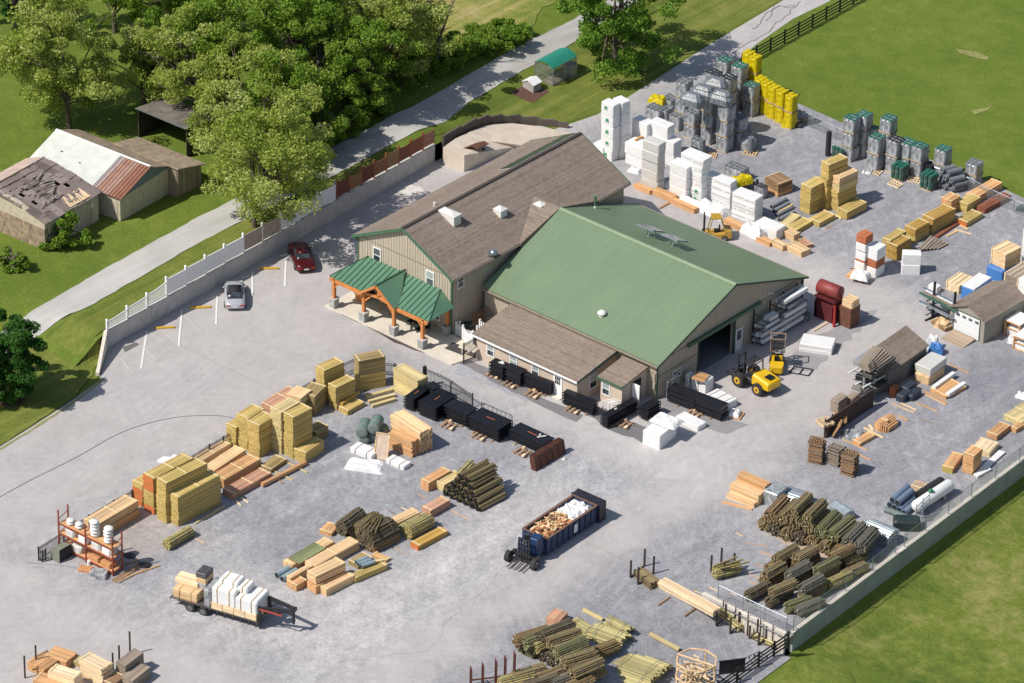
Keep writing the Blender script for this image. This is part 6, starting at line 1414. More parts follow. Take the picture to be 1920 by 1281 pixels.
def palstack(px, n, ang, where, k='brn', z0=0.0, s=(1.15, 1.05)):
 g = G(*px)
 for i in range(n):
  me = pallet_mesh(s[0], s[1], n=6); o = me.build('wood_pallet', woodm(k if i % 4 else 'gry'), None, (g.x + uni(-.08, .08), g.y + uni(-.08, .08), z0 + i * .135), ang + uni(-.07, .07)); tag(o, '%s wood pallet %s' % (('topmost' if i == n - 1 else 'bottom' if i == 0 else ['second', 'third', 'fourth', 'fifth', 'sixth', 'seventh', 'eighth', 'ninth', 'tenth', 'eleventh', 'twelfth', 'thirteenth', 'fourteenth', 'fifteenth', 'sixteenth'][i - 1] + ' lowest'), where), 'pallet', 'stacked wood pallets')
palstack((1514, 868), 15, .35, 'in the left of the three pallet stacks'); palstack((1548, 870), 12, .1, 'in the middle of the three pallet stacks', 'gry'); palstack((1575, 889), 14, .2, 'in the right of the three pallet stacks')
palstack((1527, 815), 3, -.3, 'in the tilted pale pile behind the left stack', 'pale', 1.1); palstack((1560, 805), 3, .6, 'in the short orange pile by the screen', 'org', .6)
p = G(1562, 825); t_ = pallet_mesh(1.2, 1.0).build('wood_pallet', woodm('org'), None, (p.x, p.y, .3), .5); t_.rotation_euler = (0, -1.1, .5); tag(t_, 'orange pallet leaning upright behind the middle stack', 'pallet')
gw2 = 'stacks beside the long retaining wall'
stack('', (1786, 879), 10, (1806, 851), (1770, 868), 1, 'org', group=gw2, lab='long orange bundle with an olive end beside the wall', end='y', boards=.12, rows=4)
stack('in the two high brown cube pile by the wall', (1823.7, 856), 36, (1840, 841), (1802.5, 850), 2, 'tan', group=gw2, mats=['org', 'org'])
stack('', (1855, 849), 10, (1873, 830), (1827, 832), 1, 'pale', group=gw2, lab='pale board pack propped behind the brown cubes')
stack('', (1868.7, 817.5), 10, (1895, 797), (1851, 808.7), 1, 'org', group=gw2, lab='ragged orange board stack near the right edge', jit=.15, rows=4)
stack('', (1916, 793), 9, (1960, 764), (1880, 778), 1, 'ylt', group=gw2, lab='wide greenish yellow board pack at the right edge', rows=2)
stack('', (1905, 805), 8, (1935, 788), (1893, 800), 1, 'org', group=gw2, lab='orange legs pack under the wide yellow boards', rows=2)
lumpy((1915, 745), .9, .7, .4, .2, 'small white bundle at the far right of the gravel', seed=50)
for i, (a, b) in enumerate((((1828, 893), (1876, 848)), ((1836, 890), (1882, 850)), ((1830, 896), (1856, 882)))): plank(a, b, .3, .14, 'pale', ['left', 'right', 'short'][i] + ' white beam lying beside the retaining wall', .03 + .02 * i, 'beam', mat=wrapm('w'), name='white_beam', group='white beams by the wall')
m_gv = simple('corrugated_zinc', (.40, .46, .50), .32, .55, .2, 1.5)
def corr(A, h, B, C, lab, n=7, group='corrugated sheet stacks'):
 g, ang, LB, LC, H = frame(A, h, B, C); t = thing('corrugated_sheets', lab, 'metal sheets', g, ang, group); me = M(); w = LB / n
 for j in range(4):
  vs = []; fs = []; m_ = n * 6; z = H * (j + 1) / 4
  for i in range(m_ + 1):
   x = LB * i / m_; zz = z - .25 * H * (2 * i / m_ - 1) ** 2 + .07 * abs(math.sin(math.pi * i / 6))
   vs += [(x, -.02 * j, zz), (x, LC + .02 * j, zz), (x, -.02 * j, zz - H * .18), (x, LC + .02 * j, zz - H * .18)]
  for i in range(m_): a = 4 * i; fs += [(a, a + 4, a + 5, a + 1), (a + 2, a + 3, a + 7, a + 6), (a, a + 2, a + 6, a + 4), (a + 1, a + 5, a + 7, a + 3)]
  fs += [(0, 1, 3, 2), (4 * m_, 4 * m_ + 2, 4 * m_ + 3, 4 * m_ + 1)]
  me.add(vs, fs, 0)
 me.build('sheets', m_gv, t)
corr((1662, 1004), 26, (1680, 985), (1617, 985), 'largest stack of silver corrugated sheets beside the wall', 6)
corr((1582, 962), 18, (1590, 947), (1556, 945), 'small stack of silver corrugated sheets behind the pole bundles', 5)
corr((1500, 942), 18, (1522, 921), (1466, 925), 'grey ribbed sheet stack behind the dark pole bundles', 6)
p = G(1452, 940); me = M(); me.cbox(-.6, .8, -.9, .9, 0, 1.3, .08); tag(me.build('clear_pack', filmm(), None, (p.x, p.y, .02), .1, .02), 'clear wrapped pack between the orange lumber and ribbed sheets', 'pack')
stack('', (1432.6, 912), 30, (1441, 903), (1380.6, 889), 1, 'org', group='fanned orange lumber', lab='upper bundle of the fanned orange lumber pile', boards=.15, jit=.18, rows=5, batten=False)
stack('', (1421, 930), 20, (1432, 918), (1367, 907), 1, 'tan', group='fanned orange lumber', lab='middle bundle of the fanned orange lumber pile', boards=.15, jit=.2, rows=3, batten=False)
stack('', (1413, 946), 8, (1418, 938), (1362, 927), 1, 'tan', group='fanned orange lumber', lab='lower bundle of the fanned orange lumber pile', boards=.15, jit=.2, rows=2, batten=False)
plank((1354, 943), (1410, 957), .2, .15, 'org', 'orange beam lying before the fanned lumber pile', .02, 'beam', group=None)
gpu = 'pole bundles in the upper row'
up0 = [((1431, 984), 'olv'), ((1452, 994), 'dk'), ((1474, 1003), 'olv'), ((1497, 1010), 'dk'), ((1521, 1018), 'brn'), ((1546, 1028), 'olv'), ((1571, 1037), 'brn'), ((1596, 1044), 'gry')]
up1 = [((1441, 975), 'brn'), ((1464, 981), 'olv'), ((1488, 988), 'olv'), ((1512, 995), 'olv'), ((1537, 1004), 'grn'), ((1560, 1012), 'grn'), ((1587, 1024), 'gry'), ((1609, 1034), 'gry')]
wd_ = ['first', 'second', 'third', 'fourth', 'fifth', 'sixth', 'seventh', 'eighth']
UPD = 1.25
def lb(E, z, R, k, lab, ang, L=2.6, r=.07, group=gpu, terrain=False, tilt=0):
 g = G(E[0], E[1], z)
 if terrain: h = terr(g.x, g.y); g = G(E[0], E[1], h + z)
 me = M(); tone = []
 for j in range(-9, 10):
  for q in range(-9, 10):
   yy = (q + .5 * (j % 2)) * r * 2.02; zz = j * r * 1.76
   if yy * yy + zz * zz > (R - r * .5) ** 2: continue
   b0 = len(me.f); me.cyl((uni(-.14, .1), yy + uni(-.02, .02), zz + uni(-.02, .02)), (L + uni(-.12, .12), yy + uni(-.02, .02), zz + uni(-.02, .02)), r * uni(.85, 1.05), 7); tone += [rnd()] * (len(me.f) - b0)
 o = me.build('post_bundle', logm(k), None, g, ang); o.rotation_euler = (0, tilt, ang); at = o.data.attributes.new('tone', 'FLOAT', 'FACE'); at.data.foreach_set('value', tone); tag(o, lab, 'post bundle', group)
 if rnd() < .7:
  e = M(); e.sphere((-.16, R * uni(-.3, .3), R * uni(0, .5)), .05, .05, .05, 6, 4); e.build('white_tag', wrapm('w'), o)
 s = M(); m_ = 12
 for x in (L * .25, L * .75):
  for i in range(m_): a0, a1 = 2 * math.pi * i / m_, 2 * math.pi * (i + 1) / m_; s.bar((x, (R + .03) * math.cos(a0), (R + .03) * math.sin(a0)), (x, (R + .03) * math.cos(a1), (R + .03) * math.sin(a1)), .03, .02)
 s.build('strap', m_strap, o)
for i, (e, k) in enumerate(up0): lb(e, .6, .6, k, '%s bundle from the left in the bottom layer of the upper pole row' % wd_[i], 1.72 + uni(-.06, .06), 2.7)
for i, (e, k) in enumerate(up1): lb((e[0] + 2, e[1] - 6), 1.6, .58, k, '%s bundle from the left in the top layer of the upper pole row' % wd_[i], 1.72 + uni(-.08, .08), 2.7)
for i, (e, k) in enumerate((((1487, 968), 'olv'), ((1514, 980), 'olv'))): lb((e[0], e[1] - 8), 2.45, .5, k, '%s bundle riding highest on the upper pole row' % ['left', 'right'][i], 1.75, 2.7)
gpl = 'pole bundles in the lower group'
low = [((1440, 1068), .5, 'brn', 1.5), ((1455, 1051), 1.2, 'olv', 1.5), ((1492, 1065), .55, 'brn', 1.45), ((1492, 1050), 1.35, 'olv', 1.45), ((1402, 1118), .55, 'dk', 1.45), ((1430, 1093), .55, 'brn', 1.45), ((1432, 1082), 1.1, 'olv', 1.5), ((1441, 1130), .6, 'dk', 1.45), ((1447, 1112), 1.2, 'olv', 1.4), ((1478, 1094), .6, 'brn', 1.45), ((1479, 1080), 1.4, 'gry', 1.45), ((1502, 1122), .55, 'brn', 1.45), ((1503, 1106), 1.3, 'gry', 1.45),
       ((1530, 1086), .6, 'olv', 1.45), ((1530, 1072), 1.3, 'grn', 1.45), ((1555, 1062), .6, 'brn', 1.45), ((1558, 1048), 1.35, 'brn', 1.45), ((1582, 1080), .5, 'olv', 1.4), ((1552, 1098), .5, 'yel', 1.4), ((1475, 1140), .5, 'grn', 1.3), ((1497, 1146), .5, 'gry', 1.3), ((1580, 1056), .6, 'olv', 1.4)]
nm_ = ['rear left ground', 'rear left upper', 'rear second ground', 'rear second upper', 'far left dark', 'left brown ground', 'left olive upper', 'front dark ground', 'front olive upper', 'central brown ground', 'central grey upper', 'front brown ground', 'front grey upper', 'inner olive ground', 'inner greenish upper', 'back brown ground', 'back brown upper', 'wall side olive', 'yellowish wall side', 'green corner', 'grey corner', 'rear right olive']
for i, (e, z, k, a) in enumerate(low): lb(e, z, .5, k, '%s pole bundle of the lower group inside the wall corner' % nm_[i], a + uni(-.06, .06), 2.3, .07, gpl)
def stakes(pts, h, lab, terrain=True):
 me = M(); g0 = GT(*pts[0])
 for p_ in pts: g = GT(*p_) - g0; me.box(g.x - .06, g.x + .06, g.y - .06, g.y + .06, g.z, g.z + h)
 for i in range(0, len(pts) - 1, 2): a, b = GT(*pts[i]) - g0, GT(*pts[i + 1]) - g0; me.bar(a + Vector((0, 0, .08)), b + Vector((0, 0, .08)), .1)
 tag(me.build('stake_cradle', simple('rusty_steel', (.07, .05, .045), .6, .4), None, g0), lab, 'cradle', 'steel stake cradles')
stakes([(1333, 1072), (1352, 1058), (1357, 1085), (1376, 1068)], 1.5, 'steel stake cradle in the middle of the pole yard')
lb((1340, 1074), .55, .5, 'yel', 'pole bundle in the lone cradle of the pole yard', 1.15, 2.1, .075, None)
for i in range(3):
 g = G(1338 + i * 6, 1062 + i * 2, 1.1); me = M(); me.cyl((0, 0, 0), (.6 + .3 * i, 2.1, .12), .08, 8); tag(me.build('round_post', logm('yel'), None, g), ['left', 'middle', 'right'][i] + ' loose post on top of the lone cradle', 'post', 'loose posts on the cradle')
stakes([(1182, 1084), (1208, 1062), (1196, 1097), (1225, 1076)], 1.6, 'steel stake cradle at the left end of the rack line')
def vb(A, h, B, C, k, lab, r=.09, terrain=True, group='post bundles in the rack line'):
 """bundle of posts whose length runs along the AC side"""
 g, ang, LB, LC, H = frame(A, h, B, C, 0, False, terrain); an = ang + math.pi / 2; me = M(); tone = []; ny = max(2, int(LB / (2 * r))); nz = max(1, int(H / (1.8 * r)))
 for j in range(nz):
  for i in range(ny - (j % 2) - (1 if j == nz - 1 else 0)):
   b0 = len(me.f); y = -r - (i + .5 * (j % 2)) * LB / ny; me.cyl((uni(-.1, .12), y, r + j * r * 1.75), (LC + uni(-.1, .12), y + uni(-.03, .03), r + j * r * 1.75), r * uni(.9, 1.02), 8); tone += [rnd()] * (len(me.f) - b0)
 o = me.build('post_bundle', logm(k), None, g, an); at = o.data.attributes.new('tone', 'FLOAT', 'FACE'); at.data.foreach_set('value', tone); tag(o, lab, 'post bundle', group)
 if terrain:
  e = Vector((math.cos(an) * LC, math.sin(an) * LC, 0)) + g; dz = terr(e.x, e.y) - g.z; o.rotation_euler = (0, -math.atan2(dz, LC), an)
vb((1218, 1093), 14, (1232, 1078), (1187, 1068), 'olv', 'olive round posts in the left stake cradle')
stack('', (1336, 1147), 12, (1346, 1136), (1231.7, 1090), 1, 'pale', group=None, lab='very long pale beams stacked in the rack line', boards=.22, rows=2, batten=False, jit=.2)
plank((1234, 1137), (1256, 1121), .12, .12, 'brn', 'left bearer poking out under the long pale beams', .02, 'bearer', terrain=True, name='bearer', group='bearers'); plank((1284, 1157), (1306, 1141), .12, .12, 'brn', 'right bearer poking out under the long pale beams', .02, 'bearer', terrain=True, name='bearer', group='bearers')
vb((1384, 1170), 16, (1396, 1157), (1336, 1147), 'ylt', 'pale yellow posts in the middle stake cradle')
stakes([(1343, 1175), (1360, 1160), (1369, 1189), (1385, 1174)], 1.3, 'steel stake cradle before the panelled wall')
vb((1452, 1203), 12, (1466, 1190), (1407, 1182), 'ylt', 'yellow boards in the right stake cradle', r=.08)
stakes([(1405, 1198), (1420, 1186), (1422, 1211), (1436, 1199)], 1.2, 'steel stake cradle beside the black rail fence')
for i in range(9):
 x, y = [(1300, 1108), (1400, 1020), (1425, 1035), (1380, 1000), (1415, 1060), (1330, 1102), (1370, 1112), (1398, 1075), (1405, 1090)][i]; k = ['tan', 'rose', 'org', 'tan', 'rose', 'tan', 'pale', 'rose', 'org'][i]
 plank((x, y), (x + [22, 40, 26, 14, 34, 16, 12, 26, 18][i], y + [8, 5, 9, 7, 4, 7, 6, 10, 8][i]), .08, .04, k, 'thin %s lath number %s scattered in the pole yard' % ({'tan': 'tan', 'rose': 'pinkish', 'org': 'orange', 'pale': 'pale'}[k], wd_[i] if i < 8 else 'ninth'), .02, group='scattered laths in the pole yard')
def propane():
 a = G(1719, 950, .75); b = G(1779, 911, .75); t = thing('gas_tank', 'white horizontal gas tank with a green dome beside the wall', 'tank', (a.x, a.y, 0)); d = b - a; me = M(); me.cyl((0, 0, .8), (d.x, d.y, .8), .5, 24, dome=.32); me.build('shell', simple('tank_white', (.80, .80, .78), .35, 0, .05), t)
 me = M(); m_ = d * .42; me.cyl((m_.x, m_.y, 1.25), (m_.x, m_.y, 1.48), .2, 14); me.sphere((m_.x, m_.y, 1.46), .2, .2, .1, 12, 3, z0=0.0); me.build('valve_dome', simple('tank_green', (.02, .17, .08), .4), t)
 me = M()
 for k in (.15, .85): q = d * k; me.bar((q.x - .35, q.y + .3, .2), (q.x + .35, q.y - .3, .2), .2, .4)
 me.build('cradle_feet', concrete, t)
propane()
a = G(1724, 930, .5); b = G(1766, 903, .5); d = b - a; me = M(); me.cyl((0, 0, 0), d, .42, 18)
for i in range(7): q = d * (i + .5) / 7; u = d.normalized() * .04; me.cyl(q - u, q + u, .455, 18)
tag(me.build('black_culvert', simple('black_plastic', (.03, .028, .032), .5, 0, .2, 3), None, a), 'long black ribbed culvert pipe behind the gas tank', 'pipe')
for i in range(4): pipe((1668 + i * 9, 947 + i * 5), (1698 + i * 7, 918 + i * 8), .27, '%s blue grey pipe of the bundle left of the tank' % wd_[i], mat=simple('blue_pipe', (.16, .21, .30), .5, 0, .15, 2), group='blue grey pipes')
for i in range(2): pipe((1673 + i * 9, 938 + i * 5), (1702 + i * 7, 912 + i * 8), .27, ['left', 'right'][i] + ' blue grey pipe in the upper layer left of the tank', mat=simple('blue_pipe', (.16, .21, .30), .5, 0, .15, 2), z=.78, group='upper blue grey pipes')
pipe((1660, 955), (1708, 973), .25, 'green grey pipe crossing below the blue pipes', mat=m_gt, group=None)
q = G(1698, 990); me = M(); me.cbox(-1.0, 1.1, -.6, .6, 0, .9, .15); tag(me.build('dark_tank', simple('dark_green_tank', (.02, .035, .032), .5), None, (q.x, q.y, .02), .7), 'dark green box tank beside the wall notch', 'tank')
palw = G(1718, 918); tag(pallet_mesh(1.3, 1.6, n=8).build('wood_pallet', woodm('pale'), None, (palw.x - .4, palw.y - .6, .02), .2), 'pale slatted pallet behind the blue pipes', 'pallet')
me = M()
for i in range(5): me.bar((0, 0, .2 + .35 * i), (.2, 2.2, .2 + .35 * i), .05)
for y in (0, 1.1, 2.2): me.bar((.1 * y / 1.1, y, 0), (.1 * y / 1.1, y, 1.9), .06)
q = G(1716, 984); tag(me.build('steel_gate', m_galv, None, (q.x, q.y, .02), .25), 'grey steel gate panel standing by the gas tank', 'gate')
gbm = 'post bundles at the bottom edge'
bt = [((975, 1212), .55, 'grn', 1.35), ((992, 1222), .55, 'grn', 1.35), ((968, 1203), 1.35, 'brn', 1.3), ((985, 1207), 1.5, 'grn', 1.3), ((1006, 1200), 1.6, 'dk', 1.3), ((1012, 1228), .55, 'dk', 1.35), ((1003, 1214), 1.2, 'yel', 1.35), ((1028, 1207), 1.9, 'olv', 1.3), ((1030, 1237), .6, 'dk', 1.35), ((1042, 1226), 1.9, 'grn', 1.3), ((1046, 1248), .6, 'gry', 1.35), ((1056, 1243), 1.7, 'olv', 1.3), ((1064, 1260), .6, 'gry', 1.35), ((1072, 1264), 1.6, 'olv', 1.3), ((1078, 1280), .6, 'olv', 1.35), ((1017, 1193), 2.2, 'dk', 1.3),
      ((940, 1282), .5, 'yel', 1.2), ((962, 1272), .6, 'olv', 1.25), ((985, 1290), .6, 'dk', 1.25), ((1008, 1278), .6, 'olv', 1.3), ((1035, 1284), .6, 'gry', 1.3), ((1054, 1298), .9, 'brn', 1.3), ((1100, 1232), .5, 'brn', 1.3)]
bn = ['outer left low greenish', 'second low greenish', 'far left upper brown', 'upper greenish', 'high dark grey', 'low dark centre', 'small yellow', 'high olive centre', 'low dark second', 'high green', 'low grey', 'upper olive right', 'low grey right', 'upper olive far right', 'lowest olive', 'highest dark', 'foremost yellow', 'front olive', 'front dark', 'front centre olive', 'front grey', 'front right brown', 'shaded brown']
for i, (e, z, k, a) in enumerate(bt): lb(e, z, .55, k, '%s post bundle of the heap at the bottom edge' % bn[i], a + uni(-.07, .07), 2.7, .08, gbm, terrain=True)
stack('', (1048, 1165), 14, (1065, 1148), (1026, 1154), 1, 'rose', group=None, lab='small pinkish board stack behind the bottom heap', boards=.12, rows=4, jit=.12, batten=False)
gar = 'arched pale yellow post stacks'
def arch(A, h, B, C, k, lab, r=.07, terrain=True):
 g, ang, LB, LC, H = frame(A, h, B, C, 0, False, terrain); an = ang + math.pi / 2; me = M(); tone = []; n = int(LB / (2 * r));
 for i in range(n):
  t = (i + .5) / n; top = H * (.55 + .5 * math.sin(math.pi * t)); m_ = max(1, int(top / (2 * r)))
  for j in range(m_):
   if j < m_ - 2 and 0 < i < n - 1: continue
   b0 = len(me.f); me.cyl((uni(-.25, .2), -LB * t, r + j * 2 * r), (LC + uni(-.2, .2), -LB * t + uni(-.03, .03), r + j * 2 * r), r * uni(.9, 1.05), 7); tone += [rnd()] * (len(me.f) - b0)
 b0 = len(me.f); me.box(.2, LC - .2, -LB + .1, -.1, 0, H * .5); tone += [.2] * (len(me.f) - b0)
 o = me.build('post_stack', logm(k), None, g, an); at = o.data.attributes.new('tone', 'FLOAT', 'FACE'); at.data.foreach_set('value', tone); tag(o, lab, 'post stack', gar)
 s = M()
 for x in (LC * .2, LC * .8):
  for i in range(12): t0, t1 = i / 12, (i + 1) / 12; f = lambda t: (x, -LB * t, H * (.6 + .5 * math.sin(math.pi * t)) + .05); s.bar(f(t0), f(t1), .04, .02)
 s.build('strap', m_strap, o)
arch((1103, 1188), 12, (1122, 1172), (1064, 1166), 'ylt', 'pale green arched post stack at the top of the bottom group')
arch((1158, 1204), 20, (1185, 1180), (1098, 1182), 'ylt', 'yellow arched post stack in the middle of the bottom group')
arch((1170, 1180), 18, (1187, 1166), (1132, 1160), 'ylt', 'short yellow arched post stack right of the pale green one')
arch((1208, 1282), 26, (1262, 1232), (1132, 1252), 'ylt', 'largest yellow arched post stack at the bottom edge')
plank((1217, 1192), (1272, 1222), .3, .2, 'ylt', 'thick pale yellow beam pointing at the timber cage', .1, 'beam', terrain=True, group=None)
plank((1094, 1147), (1130, 1166), .25, .2, 'ylt', 'short pale beam behind the middle arched stack', .1, 'beam', terrain=True, group=None)
def cage():
 g = GT(1303, 1292); t = thing('timber_cage', 'round timber framed cage holding pale split logs', 'timber cage', g, .2); me = M(); R, H = 1.55, 2.6; n = 8; P_ = [(R * math.cos(2 * math.pi * i / n), R * math.sin(2 * math.pi * i / n)) for i in range(n)]
 for z in (.1, H * .5, H):
  for i in range(n): a, b = P_[i], P_[(i + 1) % n]; me.bar((a[0], a[1], z), (b[0], b[1], z), .1)
 for a in P_[::2]: me.bar((a[0], a[1], 0), (a[0], a[1], H), .1)
 me.bar((-R, 0, H), (R, 0, H), .1); me.bar((0, -R, H * .5), (0, R, H * .5), .1); me.build('frame', woodm('tan'), t); me = M()
 for i in range(70): a = rnd() * 6.28; r_ = R * .78 * math.sqrt(rnd()); z = uni(.15, H * .85); b = rnd() * 3.14; me.bar((r_ * math.cos(a) - .3 * math.cos(b), r_ * math.sin(a) - .3 * math.sin(b), z), (r_ * math.cos(a) + .3 * math.cos(b), r_ * math.sin(a) + .3 * math.sin(b), z + uni(-.1, .1)), .1)
 o = me.build('split_logs', woodm('pale'), t); o['kind'] = 'stuff'
cage()
a = GT(1348, 1266); me = M(); me.box(0, 2.0, -.05, .05, 0, 1.1); me.box(-.05, 2.05, -.07, .07, 1.1, 1.16); tag(me.build('black_board', m_black, None, (a.x, a.y, a.z + .1), .95), 'black sheet panel leaning upright beside the timber cage', 'panel')
for i in range(3):
 g = GT(1405 + i * 9, 1240 - i * 3); me = M()
 for k in range(12): a0, a1 = 2 * math.pi * k / 12, 2 * math.pi * (k + 1) / 12; me.bar((.5 * math.cos(a0), .5 * math.sin(a0), .1 + .06 * i), (.5 * math.cos(a1), .5 * math.sin(a1), .1 + .06 * i), .08)
 tag(me.build('wire_coil', filmm(), None, g), ['left', 'middle', 'right'][i] + ' silver wire coil on the ground by the rail fence', 'coil', 'silver wire coils')
def slatrack():
 g = GT(884, 1292); t = thing('steel_frame_rack', 'rust red steel frames standing at the bottom edge left of the posts', 'frame rack', g, .95); me = M()
 for i, (x, h) in enumerate(((0, 1.7), (.9, 1.9), (1.9, 2.1), (2.6, 2.3), (3.3, 2.6))):
  for y in (0, .5): me.bar((x, y, 0), (x, y, h), .07)
  me.bar((x, 0, h), (x, .5, h), .07); me.bar((x, .25, .3), (x, .25, h), .05)
 for z in (.15, .8): me.bar((0, 0, z), (3.3, 0, z), .09)
 for i in range(8): me.bar((.2 + .4 * i, -1.3, .25), (.2 + .4 * i, .1, .3), .1)
 me.bar((.2, -1.2, .15), (3.4, -1.2, .15), .1); me.build('frames', simple('rust_red', (.16, .05, .035), .7, .2, .3, 3), t)
slatrack()
gbl = 'lumber in the bottom left corner'
stack('', (84, 1256), 16, (112, 1236), (46, 1245), 1, 'org', group=gbl, lab='orange board stack at the left of the bottom left group', boards=.12, rows=5, jit=.2, batten=False)
stack('', (124, 1242), 16, (152, 1226), (84, 1228), 1, 'org', group=gbl, lab='rear orange board stack of the bottom left group', boards=.12, rows=5, jit=.2, batten=False)
stack('', (140, 1274), 26, (158, 1260), (90, 1258), 1, 'pale', group=gbl, lab='smooth pale bundle in the middle of the bottom left group', boards=.2)
stack('', (160, 1246), 10, (178, 1236), (132, 1238), 1, 'ylt', group=gbl, lab='low pale boards between orange stack and strapped pile', boards=.2, batten=False, jit=.2)
stack('of the pale strapped pile in the bottom left group', (192, 1256), 36, (212, 1242), (150, 1234), 3, 'pale', group=gbl)
stack('', (236, 1248), 34, (270, 1222), (218, 1240), 1, 'gry', group=gbl, lab='upper grey weathered beam stack of the bottom left group', boards=.3, rows=4, jit=.3, batten=False)
stack('', (250, 1276), 22, (282, 1250), (228, 1266), 1, 'gry', group=gbl, lab='lower grey weathered beam stack of the bottom left group', boards=.3, rows=3, jit=.3, batten=False)
stack('', (212, 1284), 18, (236, 1266), (196, 1276), 1, 'brn', group=gbl, lab='dark brown beam stack before the grey beams', boards=.3)
stack('', (120, 1290), 14, (140, 1276), (62, 1274), 1, 'org', group=gbl, lab='orange bundle cut by the bottom edge of the photo', boards=.15, jit=.2)
for i, (x, y, h) in enumerate(((47, 1272, 1.4), (68, 1252, 1.4), (212, 1262, 1.2), (224, 1250, 1.3), (244, 1228, 1.5))): g = GT(x, y); me = M(); me.box(-.05, .05, -.05, .05, 0, h + .6); tag(me.build('steel_stake', simple('rusty_steel', (.07, .05, .045), .6, .4), None, g), '%s upright rusty stake of the bottom left group' % wd_[i], 'stake', 'stakes of the bottom left group')
for i in range(9): a = (95 + uni(-40, 60), 1258 + uni(-14, 20)); plank(a, (a[0] + uni(18, 30), a[1] - uni(8, 16)), .14, .06, ['org', 'tan', 'brn'][i % 3], '%s %s board thrown across the bottom left group' % (wd_[i] if i < 8 else 'ninth', ['orange', 'tan', 'brown'][i % 3]), .3 + .05 * i, group='thrown boards bottom left')
m_tyre = simple('tyre', (.035, .034, .033), .85, 0, .2, 6); m_hub = simple('yellow_hub', (.62, .38, .03), .5); m_yel = simple('machine_yellow', (.72, .45, .012), .35, 0, .08, 2); m_steel = simple('machine_dark', (.045, .045, .05), .5, .3, .3, 4); m_rim = simple('rim_grey', (.3, .3, .3), .4, .6)
def wheel(par, x, y, r, w, hub, steer=0):
 t = thing_child('wheel', par, (x, y, r), steer); me = M(); me.cyl((0, -w / 2, 0), (0, w / 2, 0), r, 20); me.cyl((0, -w / 2 - .01, 0), (0, w / 2 + .01, 0), r * .86, 20); me.build('tyre', m_tyre, t)
 me = M(); me.cyl((0, -w / 2 - .03, 0), (0, w / 2 + .03, 0), r * .52, 14); me.cyl((0, -w / 2 - .05, 0), (0, w / 2 + .05, 0), r * .2, 8, mi=1); me.build('rim', [hub, m_steel], t)
def shell(me, secs, mi=0, smooth=True):
 """loft of closed cross-sections given as lists of points"""
 n = len(secs[0]); vs = [p for s in secs for p in s]; fs = []
 for k in range(len(secs) - 1):
  for i in range(n): fs.append((k * n + i, k * n + (i + 1) % n, (k + 1) * n + (i + 1) % n, (k + 1) * n + i))
 fs += [tuple(range(n - 1, -1, -1)), tuple(range((len(secs) - 1) * n, len(secs) * n))]
 me.add(vs, fs, mi, smooth)
def car(px, ang, paint, lab, cabin):
 g = G(*px); t = thing('parked_car', lab, 'car', g, ang, 'cars in the parking bays'); me = M()
 prof = [(-2.18, .55, .62, .38, .62, .66), (-2.08, .74, .78, .27, .68, .74), (-1.6, .82, .86, .22, .80, .84), (-1.0, .82, .88, .20, .86, .92), (-.2, .82, .87, .20, .84, .90), (.7, .82, .86, .20, .80, .86), (1.3, .80, .84, .22, .72, .80), (1.85, .72, .78, .27, .60, .68), (2.12, .50, .56, .36, .50, .54)]
 if cabin == 'sedan': prof = [(x * 1.1, a * 1.02, b * 1.02, c, d + (.06 if x < 0 else .04), e + (.08 if x < -1 else .04)) for x, a, b, c, d, e in prof]
 shell(me, [[(x, -a, c), (x, -b, (c + d) / 2), (x, -b * .97, d), (x, -b * .6, e), (x, 0, e + .03), (x, b * .6, e), (x, b * .97, d), (x, b, (c + d) / 2), (x, a, c)] for x, a, b, c, d, e in prof]); me.build('body', paint, t)
 k = 1.0 if cabin != 'sedan' else 1.05
 cs = [(-1.45 * k, .60, .84, .88), (-.85 * k, .60, .86, 1.16), (-.45 * k, .62, .86, 1.27), (.1 * k, .61, .86, 1.27), (.45 * k, .60, .85, 1.14), (.95 * k, .58, .82, .86)]
 me = M(); shell(me, [[(x, -w_ * 1.18, z0 - .02), (x, -w_ * .98, (z0 + z1) / 2), (x, -w_ * .82, z1), (x, 0, z1 + .02), (x, w_ * .82, z1), (x, w_ * .98, (z0 + z1) / 2), (x, w_ * 1.18, z0 - .02)] for x, w_, z0, z1 in cs]); me.build('windows', m_glass, t)
 me = M(); shell(me, [[(x, -.52, z), (x, 0, z + .03), (x, .52, z), (x, .5, z - .05), (x, -.5, z - .05)] for x, z in ((-.82 * k, 1.2), (-.45 * k, 1.295), (.1 * k, 1.295), (.3 * k, 1.23))]); me.build('roof', paint if cabin != 'cabrio' else simple('soft_top', (.015, .016, .02), .8), t)
 for x in (-1.32, 1.38):
  for y in (-.78, .78): wheel(t, x * k, y, .32, .22, m_rim)
 for y in (-.58, .58):
  me = M(); me.box(-2.19 * k * (1.05 if k > 1 else 1), -2.08 * k, y - .18, y + .18, .55, .66); me.build('tail_light', simple('red_lamp', (.45, .02, .02), .3), t); me = M(); me.box(1.93 * k, 2.06 * k, y - .14, y + .14, .5, .6); me.build('headlight', simple('clear_lamp', (.7, .7, .7), .15), t)
 for y in (-.92, .92): me = M(); me.sphere((.5 * k, y, .9), .1, .08, .07, 8, 4); me.build('mirror', paint, t)
 me = M(); me.box(-2.2 * k * (1.05 if k > 1 else 1), -2.12 * k, -.2, .2, .42, .53); me.build('number_plate', m_white, t)
va = G(441, 580) ; vb_ = G(439, 530); ca = math.atan2((vb_ - va).y, (vb_ - va).x)
car((440, 561), ca, simple('silver_paint', (.55, .57, .60), .28, .35, .03), 'silver coupe with a dark cloth roof parked by the wall', 'cabrio')
va = G(569, 500); vb_ = G(556, 466); ca = math.atan2((vb_ - va).y, (vb_ - va).x)
